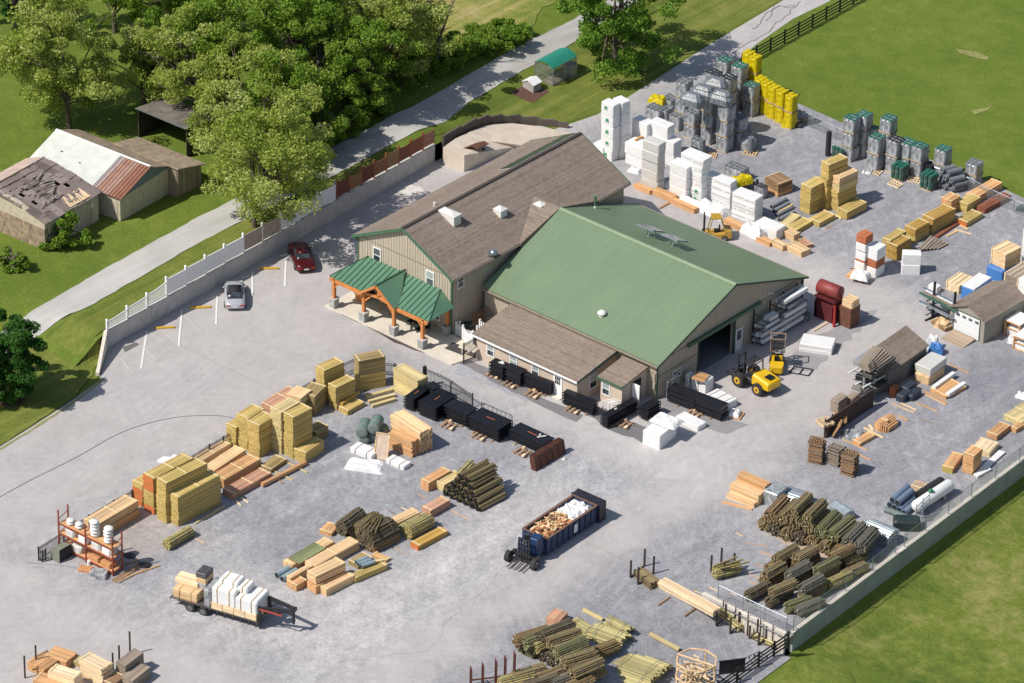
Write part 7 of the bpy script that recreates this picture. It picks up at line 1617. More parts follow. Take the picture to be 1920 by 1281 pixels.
car((565, 489), ca, simple('maroon_paint', (.075, .008, .012), .25, .2, .05), 'dark red sedan parked in the tree shade by the wall', 'sedan')
for i, (a, b) in enumerate((((290, 617), (328, 615)), ((356, 579), (396, 577)), ((486, 505), (523, 505)))):
 p, q = G(*a), G(*b); d = q - p; me = M(); me.cbox(0, d.length, -.09, .09, 0, .14, .03); tag(me.build('wheel_stop', simple('yellow_paint', (.62, .36, .02), .6), None, (p.x, p.y, .03), math.atan2(d.y, d.x)), ['left', 'middle', 'right'][i] + ' yellow wheel stop in the parking bays', 'wheel stop', 'yellow wheel stops')
def heading(a, b): p, q = G(*a), G(*b); return math.atan2((q - p).y, (q - p).x)
def rough_forklift():
 a = G(1382, 722); b = G(1419, 741); ang = heading((1419, 741), (1382, 722)); t = thing('rough_terrain_forklift', 'big yellow rough terrain forklift with orange hubs outside the shop door', 'forklift', (a + b) / 2 + Vector((.2, .9, 0)), ang)
 wheel(t, 1.05, -.95, .62, .42, m_hub); wheel(t, 1.05, .95, .62, .42, m_hub); wheel(t, -1.0, -.85, .55, .38, m_hub); wheel(t, -1.0, .85, .55, .38, m_hub)
 me = M(); me.cbox(-1.9, 1.2, -.5, .5, .5, .85, .08); me.build('chassis', m_steel, t)
 me = M(); shell(me, [[(x, -w_, .75), (x, -w_, z * .92), (x, -w_ * .8, z), (x, w_ * .8, z), (x, w_, z * .92), (x, w_, .75)] for x, w_, z in ((-2.1, .62, 1.2), (-2.0, .80, 1.38), (-1.2, .82, 1.52), (-.3, .80, 1.66), (-.2, .76, 1.5))], 0, False); me.build('hood', m_yel, t)
 me = M(); me.box(-1.75, -1.15, -.35, .35, 1.575, 1.60); me.build('hood_grille', m_black, t)
 me = M()
 for y in (-.62, .62):
  for x in (-.2, .9): me.bar((x, y, .8), (x + (.1 if x < 0 else -.1), y, 2.35), .08)
 for x in (-.15, .1, .35, .6, .85): me.bar((x, -.65, 2.38), (x, .65, 2.38), .06)
 for y in (-.65, .65): me.bar((-.15, y, 2.38), (.85, y, 2.38), .08)
 me.build('guard_frame', m_steel, t); me = M(); me.cbox(-.1, .4, -.25, .25, .95, 1.1, .04); me.cbox(-.15, -.02, -.25, .25, 1.1, 1.6, .04); me.build('seat', m_black, t)
 me = M()
 for y in (-.4, .4): me.box(1.55, 1.7, y - .06, y + .06, .3, 2.5)
 for z in (.5, 1.3, 2.4): me.box(1.58, 1.68, -.4, .4, z, z + .1)
 me.box(1.72, 1.8, -.75, .75, .35, .95); me.build('mast', m_steel, t)
 for y in (-.35, .35): me = M(); me.box(1.8, 2.9, y - .07, y + .07, .3, .36); me.box(1.8, 1.87, y - .07, y + .07, .36, .95); me.build('fork', m_steel, t)
rough_forklift()
def forklift(px, ang, lab, cage=False, paint=m_yel, load=None):
 g = G(*px); t = thing('forklift', lab, 'forklift', g, ang, 'yellow forklifts')
 wheel(t, .75, -.5, .33, .25, m_hub); wheel(t, .75, .5, .33, .25, m_hub); wheel(t, -.75, -.48, .27, .2, m_rim); wheel(t, -.75, .48, .27, .2, m_rim)
 me = M(); me.cbox(-1.2, .95, -.5, .5, .25, .7, .06); shell(me, [[(x, -w_, .3), (x, -w_, z), (x, w_, z), (x, w_, .3)] for x, w_, z in ((-1.4, .4, .8), (-1.25, .56, 1.0), (-.7, .56, 1.05))], 0, False); me.build('body', paint, t)
 me = M()
 for y in (-.48, .48): me.bar((-.7, y, 1.0), (-.35, y, 2.15), .07); me.bar((.7, y, .7), (.4, y, 2.15), .07); me.bar((-.4, y, 2.17), (.5, y, 2.17), .07)
 me.box(-.4, .5, -.5, .5, 2.2, 2.23)
 me.build('overhead_guard', simple('guard_yellow', (.45, .28, .03), .5) if not cage else m_steel, t)
 me = M(); me.cbox(-.3, .2, -.22, .22, .72, .9, .04); me.cbox(-.35, -.22, -.22, .22, .9, 1.3, .04); me.build('seat', m_black, t)
 me = M()
 for y in (-.35, .35): me.box(1.0, 1.12, y - .05, y + .05, .1, 2.4)
 for z in (.3, 1.2, 2.3): me.box(1.02, 1.1, -.35, .35, z, z + .1)
 me.box(1.13, 1.2, -.5, .5, .15, .7); me.build('mast', m_steel, t)
 for y in (-.25, .25): me = M(); me.box(1.2, 2.2, y - .06, y + .06, .08, .13); me.build('fork', m_steel, t)
 if cage:
  me = M()
  for x in (.0, 1.0):
   for y in (-.6, .6): me.bar((x, y, 1.55), (x, y, 2.75), .06)
  for z in (1.55, 2.75):
   for y in (-.6, .6): me.bar((0, y, z), (1.0, y, z), .07)
   for x in (0, 1.0): me.bar((x, -.6, z), (x, .6, z), .07)
  me.build('lift_cage', simple('rust_timber', (.33, .22, .15), .8), t)
  me = M(); me.cbox(-.2, .1, -.2, .2, .9, 1.1, .08); me.build('green_bag', simple('teal_cloth', (.03, .35, .28), .8), t)
forklift((1456, 690), 2.2, 'smaller yellow forklift with a wooden cage behind the big one', True)
forklift((1342, 447), -2.4, 'old yellow forklift standing behind the green roof', False, simple('dull_yellow', (.50, .30, .05), .5, 0, .2, 3))
me = M(); p = G(1480, 700)
for a, b in (((0, 0), (1.6, .2)), ((1.6, .2), (1.6, 1.3)), ((1.6, 1.3), (0, 1.1)), ((0, 1.1), (0, 0)), ((.8, .1), (.8, 1.2))): me.bar((*a, .06), (*b, .06), .07)
tag(me.build('steel_skid', m_steel, None, (p.x, p.y, .02), .3), 'dark steel skid frame on the ground behind the forklifts', 'skid')
def dumpster():
 g, ang, LB, LC, H = frame((1024, 1011), 34, (1118, 947.5), (980, 991)); mb = simple('container_blue', (.035, .055, .13), .55, .1, .35, 1.5); rim = simple('rusty_rim', (.17, .10, .07), .8, .2, .4, 4)
 t = thing('waste_container', 'dark blue ribbed roll off container full of scrap wood and white plastic', 'container', g, ang); me = M(); w = .08; z0 = .25
 me.box(0, LB, 0, w, z0, H); me.box(0, LB, LC - w, LC, z0, H); me.box(0, w, w, LC - w, z0, H); me.box(LB - w, LB, w, LC - w, z0, H); me.box(0, LB, w, LC - w, z0, z0 + .1)
 n = 9
 for i in range(n + 1):
  x = LB * i / n - .05; me.box(max(0, x), min(LB, x + .1), -.09, 0, z0, H - .1); me.box(max(0, x), min(LB, x + .1), LC, LC + .09, z0, H - .1)
 me.box(-.06, 0, .1, .2, z0, H); me.box(-.06, 0, LC - .2, LC - .1, z0, H); me.box(-.06, 0, 0, LC, H * .55, H * .65); me.build('body', mb, t)
 me = M(); me.box(-.05, LB + .05, -.1, .1, H, H + .06); me.box(-.05, LB + .05, LC - .1, LC + .1, H, H + .06); me.box(-.05, .1, .1, LC - .1, H, H + .06); me.box(LB - .1, LB + .05, .1, LC - .1, H, H + .06); me.build('rim', rim, t)
 me = M(); me.box(LB + .06, LB + .9, -.25, LC + .25, .1, H + .05); me.box(LB + .06, LB + .16, -.25, LC + .25, H + .05, H + .13); me.box(LB + .8, LB + .9, -.25, LC + .25, H + .05, H + .13); me.build('end_box', simple('near_black', (.03, .032, .045), .5, .2, .3, 2), t)
 for x in (.5, LB - .7):
  me = M(); me.cyl((x, .3, .14), (x, LC - .3, .14), .14, 10); me.build('roller', m_steel, t)
 me = M(); me.box(LB * .53, LB * .60, -.1, -.091, H * .35, H * .8); me.build('pale_sticker', wrapm('w'), t)
 c, s = math.cos(ang), math.sin(ang)
 d = M()
 for i in range(150):
  x, y = uni(.3, LB * .62), uni(.25, LC - .25); a, l = rnd() * 3.1, uni(.15, .65); dx, dy = l * math.cos(a), l * math.sin(a); z = H - uni(.02, .3)
  x1, y1 = min(max(x + dx, .15), LB - .2), min(max(y + dy, .15), LC - .15); d.bar((x, y, z), (x1, y1, z + uni(-.1, .12)), uni(.06, .22), uni(.03, .08), int(uni(0, 4.99)))
 d.box(.12, LB - .12, .12, LC - .12, H - .5, H - .32, 1)
 o = d.build('scrap_wood', [woodm('tan'), woodm('org'), woodm('pale'), rdd, woodm('brn')], None, g, ang); tag(o, 'heap of scrap wood filling the near part of the blue container', 'scrap', kind='stuff')
 d = M(); nx, ny = 12, 9; hs = {}
 for i in range(nx + 1):
  for j in range(ny + 1): hs[i, j] = (LB * .60 + (LB * .38) * i / nx, .12 + (LC - .24) * j / ny, H - .28 + uni(0, .45) * (1 if 0 < i < nx and 0 < j < ny else .2))
 for i in range(nx):
  for j in range(ny): d.add([hs[i, j], hs[i + 1, j], hs[i + 1, j + 1], hs[i, j + 1]], [(0, 1, 2, 3)])
 tag(d.build('plastic_heap', wrapm('w'), None, g, ang), 'crumpled white plastic in the far end of the blue container', 'plastic', kind='stuff')
 tb = simple('machine_blue', (.02, .05, .13), .45, .1, .2, 3)
 f = thing('truck_mounted_forklift', 'blue three wheeled forklift with four forks at the end of the container', 'forklift', (g.x - c * 1.35 - s * .9, g.y - s * 1.35 + c * .9, 0), ang + math.pi + .15)
 wheel(f, .75, -1.15, .45, .36, m_rim); wheel(f, .75, 1.15, .45, .36, m_rim); wheel(f, -.9, 0, .38, .3, m_rim)
 me = M(); me.cbox(-1.3, -.2, -.95, .95, .55, 1.35, .08); me.cbox(-1.0, -.1, .15, .95, 1.35, 2.1, .06); me.build('body', tb, f)
 me = M(); me.box(-.1, .3, -.85, .85, .35, .6); me.box(-.2, 1.1, -1.2, -.9, .4, .65); me.box(-.2, 1.1, .9, 1.2, .4, .65); me.bar((-.9, .2, 1.3), (-.9, .2, 2.2), .07); me.bar((-.1, .2, 1.3), (-.1, .2, 2.2), .07); me.bar((-.9, .9, 1.3), (-.9, .9, 2.2), .07); me.bar((-.1, .9, 1.3), (-.1, .9, 2.2), .07); me.build('chassis', m_steel, f)
 me = M()
 for y in (-.45, -.25, .25, .45): me.box(.35, .47, y - .04, y + .04, .2, 2.2)
 for z in (.3, .9, 1.4, 2.1): me.box(.36, .46, -.5, .5, z, z + .1)
 me.cyl((.4, 0, .3), (.4, 0, 1.9), .07, 10); me.box(.5, .58, -.7, .7, .3, .4); me.box(.5, .58, -.7, .7, .75, .85)
 for i in range(6): me.box(.5, .54, -.6 + i * .23, -.56 + i * .23, .4, .75)
 me.build('mast', m_steel, f)
 for y in (-.62, -.22, .22, .62): me = M(); me.box(.58, 1.9, y - .05, y + .05, .22, .27); me.build('fork', simple('fork_steel', (.13, .11, .1), .6, .4), f)
 me = M(); me.cbox(-.6, -.25, -.6, -.1, 1.36, 1.5, .04); me.cbox(-.7, -.6, -.6, -.1, 1.5, 1.95, .03); me.build('seat', m_black, f)
dumpster()
def trailer():
 a = G(320, 1136); b = G(482, 1184); d = b - a; ang = math.atan2(d.y, d.x); L = d.length
 t = thing('flatbed_trailer', 'black flatbed gooseneck trailer loaded with wrapped goods', 'trailer', a, ang); W_ = 2.3; z = .85
 me = M(); me.box(0, L, 0, W_, z - .1, z); me.box(0, L, .5, .65, z - .35, z - .1); me.box(0, L, W_ - .65, W_ - .5, z - .35, z - .1)
 for i in range(12): me.box(L * i / 11 - .04, L * i / 11 + .04, -.06, 0, z - .2, z - .02)
 me.build('deck', simple('trailer_deck', (.10, .09, .085), .7, .1, .3, 3), t)
 for x in (L * .23, L * .38):
  for y in (.05, W_ - .05): wheel(t, x, y, .38, .26, m_rim)
 me = M()
 for y in (.35, W_ - .35): me.bar((L + .05, y, z - .3), (L + .05, y, 2.0), .2); me.bar((L, y, 1.9), (L + 2.5, W_ / 2 + (y - W_ / 2) * .3, 1.95), .16, .28); me.bar((L, y, .95), (L + 1.0, y, 1.85), .08)
 me.bar((L + 2.5, W_ / 2 - .4, 1.95), (L + 2.5, W_ / 2 + .4, 1.95), .2, .3); me.cyl((L + 2.5, W_ / 2, .8), (L + 2.5, W_ / 2, 2.2), .12, 12); me.build('gooseneck', m_steel, t)
 me = M(); me.box(L + .02, L + .14, .3, .42, .02, z); me.box(L - .05, L + .2, .22, .5, 0, .04); me.build('landing_leg', m_steel, t)
 me = M(); me.box(L + .1, L + 2.0, .22, .26, 1.82, 1.95); me.build('reflector_strip', simple('red_white_strip', (.45, .06, .05), .4), t)
 me = M(); me.cyl((L + .9, W_ / 2 + .4, 1.1), (L + .9, W_ / 2 + .4, 1.35), .36, 14); me.build('spare_wheel', m_tyre, t)
 c, s = math.cos(ang), math.sin(ang)
 def load(x0, x1, y0, y1, z0, z1, mat, lab, nm='wrapped_pack', cc=.05, straps=0, grp='goods on the trailer'):
  me = M(); me.cbox(0, x1 - x0, 0, y1 - y0, 0, z1 - z0, cc); o = me.build(nm, mat, None, (a.x + x0 * c - y0 * s, a.y + x0 * s + y0 * c, z0), ang + uni(-.01, .01)); tag(o, lab, 'pack', grp)
  if straps:
   q = M(); w_ = y1 - y0; h_ = z1 - z0
   for i in range(straps): x = (x1 - x0) * (i + .5) / straps; q.box(x - .035, x + .035, -.03, w_ + .03, h_ + .002, h_ + .02); q.bar((x, -.025, -(z0 - z) * .9), (x + uni(-.12, .12), -.025, h_ + .01), .06, .02)
   q.build('strap', m_ystrap, o)
 load(.15, L * .30, .1, 1.1, z, z + .75, woodm('tan'), 'near tan board pack at the rear of the trailer', 'board_pack', .03, 2); load(.1, L * .30, 1.15, 2.2, z, z + .75, woodm('tan'), 'far tan board pack at the rear of the trailer', 'board_pack', .03); load(-.1, L * .25, .9, 1.9, z + .78, z + 1.2, woodm('pale'), 'pale board pack on top at the rear of the trailer', 'board_pack', .03)
 load(L * .22, L * .34, 1.0, 2.2, z + .78, z + 1.25, filmm(), 'lower dark strapped carton stack on the trailer', 'dark_carton'); load(L * .22, L * .34, 1.0, 2.2, z + 1.27, z + 1.7, woodm('tan'), 'tan carton between two dark ones on the trailer', 'carton'); load(L * .22, L * .34, 1.0, 2.2, z + 1.72, z + 2.15, simple('dark_carton', (.09, .09, .1), .4, 0, .4, 3), 'top dark carton on the trailer', 'dark_carton')
 load(L * .37, L * .455, .1, 2.2, z, z + 1.5, filmm(), 'grey film wrapped column in the middle of the trailer', 'film_pack', .15)
 for i in range(4): load(L * (.47 + .13 * i), L * (.47 + .13 * i) + L * .125, .05, 2.25, z, z + .55, woodm('pale'), '%s pale board pack under the white packs on the trailer' % wd_[i], 'board_pack', .02)
 load(L * .47, L * .74, .1, 2.2, z + .57, z + 1.9, wrapm('w'), 'left large white pack strapped on the trailer', straps=2, cc=.1); load(L * .745, L * .99, .1, 2.2, z + .57, z + 1.6, wrapm('w'), 'right large white pack strapped on the trailer', straps=2, cc=.1); load(L * .5, L * .72, .8, 2.1, z + 1.92, z + 2.3, wrapm('w'), 'upper white pack riding on the large left one', straps=2, cc=.1); load(L * .72, L * .83, .8, 2.1, z + 1.62, z + 2.1, wrapm('w'), 'small upper white pack on the right one', straps=1, cc=.1)
trailer()
def wallrack():
 X = -.30
 for i, (z, ya, yb_, k) in enumerate(((.35, 12.6, 18.6, 'w'), (1.0, 12.4, 18.8, 's'), (1.65, 12.8, 15.2, 's'), (1.55, 15.6, 18.9, 's'), (2.15, 13.4, 15.0, 'w'), (2.25, 15.9, 18.3, 's'), (2.95, 15.4, 19.0, 'w'))):
  for j in range(3): me = M(); me.cbox(0, .32, 0, yb_ - ya - .2 * j, 0, .2 + .06 * j, .04); tag(me.build('trim_bundle', [wrapm('s'), m_galv, wrapm('w')][(i + j) % 3], None, (X + .25 + .36 * j, ya + .1 * j, z + .05)), 'silvery trim bundle on the shop wall rack, %s shelf, %s row' % (['ground', 'first', 'second left', 'second right', 'third left', 'third right', 'top'][i], ['inner', 'middle', 'outer'][j]), 'trim bundle', 'trim bundles on the shop wall rack')
 t = thing('wall_rack', 'dark cantilever rack against the shop wall beyond the door', 'rack', (X, 12.4, 0)); me = M()
 for y in (.4, 2.6, 4.4, 6.2):
  me.box(.12, .24, y - .05, y + .05, 0, 3.3)
  for z in (.3, .95, 1.5, 2.1, 2.88): me.box(.241, 1.35, y - .04, y + .04, z, z + .04)
 me.build('rack_frame', m_steel, t)
wallrack()
def redtank():
 a = PX(1516, 551, .9); g = G(1519, 605); red = simple('tank_red', (.26, .05, .045), .55, .1, .25, 2); t = thing('fuel_tank', 'weathered red fuel tank on a red stand at the shop corner', 'tank', (.9, 20.4, 0)); me = M(); me.cyl((0, .1, 2.75), (2.1, .2, 2.75), .62, 22, dome=.08); me.build('tank_shell', red, t)
 me = M()
 for x in (.1, 1.9): me.box(x, x + .12, -.5, .7, .05, 2.2);
 me.box(0, 2.1, -.55, .75, 2.0, 2.15); me.box(.0, 2.1, -.5, .7, .05, 1.6); me.build('stand', simple('dark_red_stand', (.12, .02, .025), .6, .1, .3, 2), t)
 me = M(); me.bar((2.2, .1, 2.5), (2.3, .1, 3.3), .05); me.bar((2.1, .1, 3.3), (2.4, .1, 3.2), .04); me.build('pump_pipe', m_steel, t)
 me = M(); me.add([(2.16, -.7, 1.9), (2.16, -.4, 1.9), (2.3, -.75, 0), (2.5, -.7, 0)], [(0, 2, 3, 1)]); me.cyl((2.2, -.6, 1.9), (2.35, -.75, .02), .1, 8, .14); me.build('red_post', simple('bright_red', (.4, .03, .03), .5), t)
 t = thing('rusty_bin', 'rusty brown bin with a tan load behind the red tank', 'bin', (3.3, 20.6, 0)); me = M(); me.box(0, 1.2, -.4, .9, 0, 1.9); me.build('bin_body', rustm, t); me = M(); me.cbox(.1, 1.2, -.3, .8, 1.9, 2.6, .08); me.build('load', woodm('tan'), t)
 t = thing('green_tub', 'dark green tub beside the red tank stand', 'tub', (.6, 18.9, 0)); me = M(); me.cyl((0, 0, 0), (0, 0, .6), .5, 16, .55); me.build('tub_body', m_gt, t)
rustm = simple('rust', (.16, .07, .045), .8, .2, .3, 3)
redtank()
plank((1525, 622), (1552, 606), .12, .1, 'pale', 'pale board lying on the ground below the red tank', .02)
def chair(px, ang, lab, k='b'):
 g = G(px[0], px[1], .15); mm = m_black if k == 'b' else m_cedar; t = thing('patio_chair', lab, 'chair', g, ang, 'chairs under the porch'); me = M(); me.box(-.25, .25, -.25, .25, .42, .46); me.build('seat', mm, t); me = M(); me.box(-.25, .25, .22, .27, .46, .95); me.build('backrest', mm, t)
 for x in (-.22, .22):
  for y in (-.22, .22): me = M(); me.bar((x, y, 0), (x, y, .42), .04); me.build('leg', mm, t)
chair((770, 610), 0, 'black patio chair left of the porch table'); chair((800, 622), .4, 'black patio chair right of the porch table')
g = G(786, 617, .15); t = thing('patio_table', 'black round patio table in the shade under the porch', 'table', g); me = M(); me.cyl((0, 0, .7), (0, 0, .74), .5, 16); me.build('table_top', m_black, t); me = M(); me.cyl((0, 0, 0), (0, 0, .7), .05, 8); me.cyl((0, 0, 0), (0, 0, .04), .3, 12); me.build('pedestal', m_black, t)
def swing():
 t = thing('timber_swing_frame', 'orange timber frame swing standing against the barn wall under the porch', 'swing', (-25.9, -3.9, .15)); me = M()
 for y in (-.5, .3): me.bar((-.7, y, 0), (-.45, 0, 1.7), .09); me.bar((.7, y, 0), (.45, 0, 1.7), .09)
 me.bar((-.7, 0, 1.7), (.7, 0, 1.7), .1); me.build('frame', m_cedar, t); me = M(); me.box(-.35, .35, -.25, .15, .5, .56); me.build('seat', m_cedar, t)
 t = thing('wood_cabinet', 'orange wooden display cabinet at the left end of the porch', 'cabinet', (-29.3, -4.2, .15)); me = M(); me.cbox(0, .9, -.3, .3, 0, 1.5, .03); me.build('cabinet_body', m_cedar, t)
swing()
for i, (x0, y0, x1, y1, h, mt, l) in enumerate(((-19.2, -3.0, -17.2, -3.2, 1.2, m_winf, 'white slanted display fence panel beside the barn'), (-18.9, -1.2, -18.8, .1, 1.5, woodm('brn'), 'brown display panel against the barn wall'), (-18.6, .1, -16.9, .1, 1.5, woodm('gry'), 'grey brown display panel against the shop wall'), (-17.9, -1.5, -16.4, -1.3, 1.3, m_winf, 'white scalloped display fence in the courtyard'), (-18.2, -3.3, -16.6, -3.9, 1.4, m_winf, 'white open display fence nearest the walkway'), (-16.9, -.6, -15.8, -.7, 1.2, m_winf, 'white display fence by the office roof'))):
 a, b = Vector((x0, y0, .02)), Vector((x1, y1, .02)); me = M(); d = b - a; n = max(4, int(d.length / .16))
 for k in range(n): q = d * (k / (n - 1)); hh = h * (.85 + .15 * abs(2 * k / (n - 1) - 1)); me.box(q.x - .05, q.x + .05, q.y - .02, q.y + .02, .1, hh)
 for z in (.3, h * .7): me.bar((0, 0, z), (d.x, d.y, z), .06, .08)
 for q in (Vector((0, 0, 0)), d): me.box(q.x - .07, q.x + .07, q.y - .07, q.y + .07, 0, h + .1)
 tag(me.build('display_fence', mt, None, a), l, 'fence panel', 'display fences in the courtyard')
def blackbench():
 g = G(862, 628); t = thing('black_rail_panel', 'black four rail display fence at the porch end', 'fence panel', g, .25); me = M()
 for z in (.3, .65, 1.0): me.box(0, 1.6, -.03, .03, z, z + .16)
 me.build('rails', m_black, t); me = M()
 for x in (0, 1.6): me.box(x - .06, x + .06, -.06, .06, 0, 1.35)
 me.build('posts', m_winf, t)
blackbench()
g = G(878, 622); me = M(); me.cyl((0, 0, 0), (0, 0, .85), .35, 14, .38); tag(me.build('green_bin', simple('bin_green', (.012, .06, .04), .5), None, g), 'dark green round bin in the courtyard', 'bin')
g = G(858, 657); me = M(); me.box(-.9, .9, -.6, .6, 0, .03); tag(me.build('door_mat', simple('dark_mat', (.06, .055, .06), .9), None, (g.x, g.y, .145), .1), 'dark mat on the concrete before the office wing', 'mat')
g = G(880, 652, 1.0); me = M(); me.cbox(-.8, .8, -.5, .5, 0, .1, .03); me.bar((-.7, 0, -.85), (-.7, 0, 0), .06); me.bar((.7, 0, -.85), (.7, 0, 0), .06); tag(me.build('cream_table', simple('cream', (.62, .57, .46), .6), None, g, .15), 'cream table beside the office corner', 'table')
def vfence():
 mv = m_winf; ys = [-24.2 + i * 2.44 for i in range(13)]
 for i in range(12):
  a, b = ys[i], ys[i + 1]; X = xw(a) - .14; zb = 1.84; h = [.62, .85, 1.0, 1.5, 1.5, 1.5, 1.5, 1.5, 1.5, 1.5, 1.5, 1.5][i]; h2 = [.85, 1.0, 1.35, 1.5, 1.5, 1.5, 1.5, 1.5, 1.5, 1.5, 1.5, 1.5][i]
  t = thing('vinyl_fence', '%s bay of the fence on the left wall' % ('%s %s' % (['first', 'second', 'third', 'fourth', 'fifth', 'sixth', 'seventh', 'eighth', 'ninth', 'tenth', 'eleventh', 'twelfth'][i], 'tan vinyl' if i in (7, 8) else 'white vinyl')), 'fence', (X, a, zb), 0, 'vinyl fence bays on the left wall'); me = M()
  mat = mv if i not in (7, 8) else simple('tan_vinyl', (.40, .33, .27), .6); n = 12
  if i < 3:
   for k in range(n * 2): y = .12 + (b - a - .2) * k / (n * 2 - 1); tt = k / (n * 2 - 1); me.box(-.015, .015, y - .02, y + .02, .08, h + (h2 - h) * tt * tt)
   me.box(-.03, .03, .08, b - a - .08, .05, .13)
   for k in range(6): y0, y1 = (b - a) * k / 6, (b - a) * (k + 1) / 6; me.bar((0, y0, h + (h2 - h) * (k / 6) ** 2), (0, y1, h + (h2 - h) * ((k + 1) / 6) ** 2), .06, .1)
  else:
   for k in range(n): y = .1 + (b - a - .2) * k / n; me.box(-.02, .02, y + .004, y + (b - a - .2) / n - .004, .1, h - .1)
   me.box(-.03, .03, .08, b - a - .08, .02, .1); me.box(-.035, .035, .08, b - a - .08, h - .1, h)
  me.build('panel', mat, t)
  me = M(); me.box(-.075, .075, -.075, .075, -.4, h + .22); me.add([(-.1, -.1, h + .22), (.1, -.1, h + .22), (.1, .1, h + .22), (-.1, .1, h + .22), (0, 0, h + .36)], [(0, 1, 4), (1, 2, 4), (2, 3, 4), (3, 0, 4), (3, 2, 1, 0)]); me.build('post', mv, t)
 cols = [(.15, .045, .03), (.26, .13, .05), (.16, .04, .025), (.24, .10, .045), (.27, .15, .07), (.20, .06, .035), (.22, .07, .04), (.33, .17, .10)]
 for i in range(8):
  a = 5.2 + i * 1.7; X = xw(a) - .14; t = thing('cedar_fence', '%s wooden stained bay of the wall fence from the left' % wd_[i], 'fence', (X, a, 1.84), 0, 'wooden fence bays on the left wall'); me = M(); n = 10
  for k in range(n): y = .08 + 1.54 * k / n; me.box(-.02, .02, y + .005, y + .149, .08, 1.45 - .12 * math.sin(math.pi * (k + .5) / n) * (i % 2))
  me.box(-.05, -.021, .05, 1.65, .3, .4); me.box(-.05, -.021, .05, 1.65, 1.1, 1.2); me.build('panel', simple('stain_%d' % i, cols[i], .75, 0, .25, 6), t); me = M(); me.box(-.07, .07, -.07, .07, -.3, 1.72); me.build('post', simple('stain_post', (.28, .08, .035), .7), t)
 t = thing('fence_post', 'tall grey end post where white and wooden fences meet', 'post', (xw(5) - .14, 5.0, 1.7)); me = M(); me.box(-.06, .06, -.06, .06, 0, 1.9); me.sphere((0, 0, 1.9), .09, .09, .08, 8, 4); me.build('post_body', m_galv, t)
vfence()
def railfence(P_, H, nr, mat, name, lab, cat='fence', bw=.15, terrain=True, base=0.0, group=None, ptop=.15, post=.13):
 g0 = P_[0]; t = thing(name, lab, cat, g0, 0, group); r = M()
 for i in range(len(P_) - 1):
  a, b = P_[i] - g0, P_[i + 1] - g0
  for k in range(nr): z = H * (k + .7) / nr; r.bar(a + Vector((0, 0, z)), b + Vector((0, 0, z)), .04, bw)
 r.build('rails', mat, t)
 for q in P_:
  q = q - g0; me = M(); me.box(q.x - post / 2, q.x + post / 2, q.y - post / 2, q.y + post / 2, q.z - .1, q.z + H + ptop); me.build('post', mat, t)
 return t
m_bf = simple('black_fence_board', (.012, .013, .012), .6, 0, .3, 4)
a, b = GT(1391, 126), GT(1700, -48); n = 12
railfence([a + (b - a) * (i / n) for i in range(n + 1)], 1.3, 4, m_bf, 'rail_fence', 'black four rail board fence along the upper right lane', bw=.13)
P_ = [GT(1477, 1214), GT(1450.5, 1232), GT(1421.8, 1252), GT(1381.5, 1281), GT(1345, 1306)]
railfence(P_, 1.3, 4, m_bf, 'rail_fence', 'black four rail board fence at the foot of the wall corner', bw=.13)
def mesh_mat():
 if 'mesh' in _mc: return _mc['mesh']
 q = N('chain_link'); v = q.pos(); s = q.sep(v); u = q.math('ADD', s[0], s[1])
 a = q.math('FRACT', q.math('MULTIPLY', q.math('ADD', u, s[2]), 5)); b = q.math('FRACT', q.math('MULTIPLY', q.math('SUBTRACT', u, s[2]), 5))
 w = q.math('MAXIMUM', q.math('LESS_THAN', a, .16), q.math('LESS_THAN', b, .16)); q.l(w, q.b.inputs['Alpha'])
 _mc['mesh'] = q.fin((.42, .44, .45), .5, .5); return _mc['mesh']
def chain(P_, H, lab, group=None, z0=0.0, mesh=True):
 g0 = P_[0]; t = thing('chain_link_fence', lab, 'fence', g0, 0, group); r = M(); w = M()
 for i in range(len(P_) - 1):
  a, b = P_[i] - g0, P_[i + 1] - g0; r.cyl(a + Vector((0, 0, H)), b + Vector((0, 0, H)), .022, 6); w.quad(a + Vector((0, 0, .03)), b + Vector((0, 0, .03)), b + Vector((0, 0, H)), a + Vector((0, 0, H)))
 r.build('top_rail', m_galv, t); w.build('wire_mesh', mesh_mat(), t)
 for q in P_: q = q - g0; me = M(); me.cyl((q.x, q.y, q.z - .05), (q.x, q.y, q.z + H + .05), .035, 8); me.build('post', m_galv, t)
chain([G(1481, 222) + Vector((0, 0, 0)), G(1521, 240), G(1568, 262), G(1620, 285), G(1680, 308), G(1745, 335), G(1815, 357), G(1860, 380), G(1900, 398), G(1945, 418)], 1.25, 'low galvanised chain link fence between rear yard and pasture')
chain([Vector((xr(y) - .16, y, .23)) for y in (-19.0, -15.6, -12.0, -8.4, -5.2)], 1.25, 'chain link fence standing on the long wall beside the poles')
chain([Vector((xr(y) - .16, y, .23)) for y in (-4.0, -1.0, 2.2, 5.5, 9, 12.5, 16, 19.5)], 1.2, 'low wire fence on the wall beside the gas tank')
chain([Vector((x, -19.5, .24)) for x in (21.9, 24.3, 26.4, 28.5)], 1.3, 'chain link fence on the panelled wall of the lower pole yard')
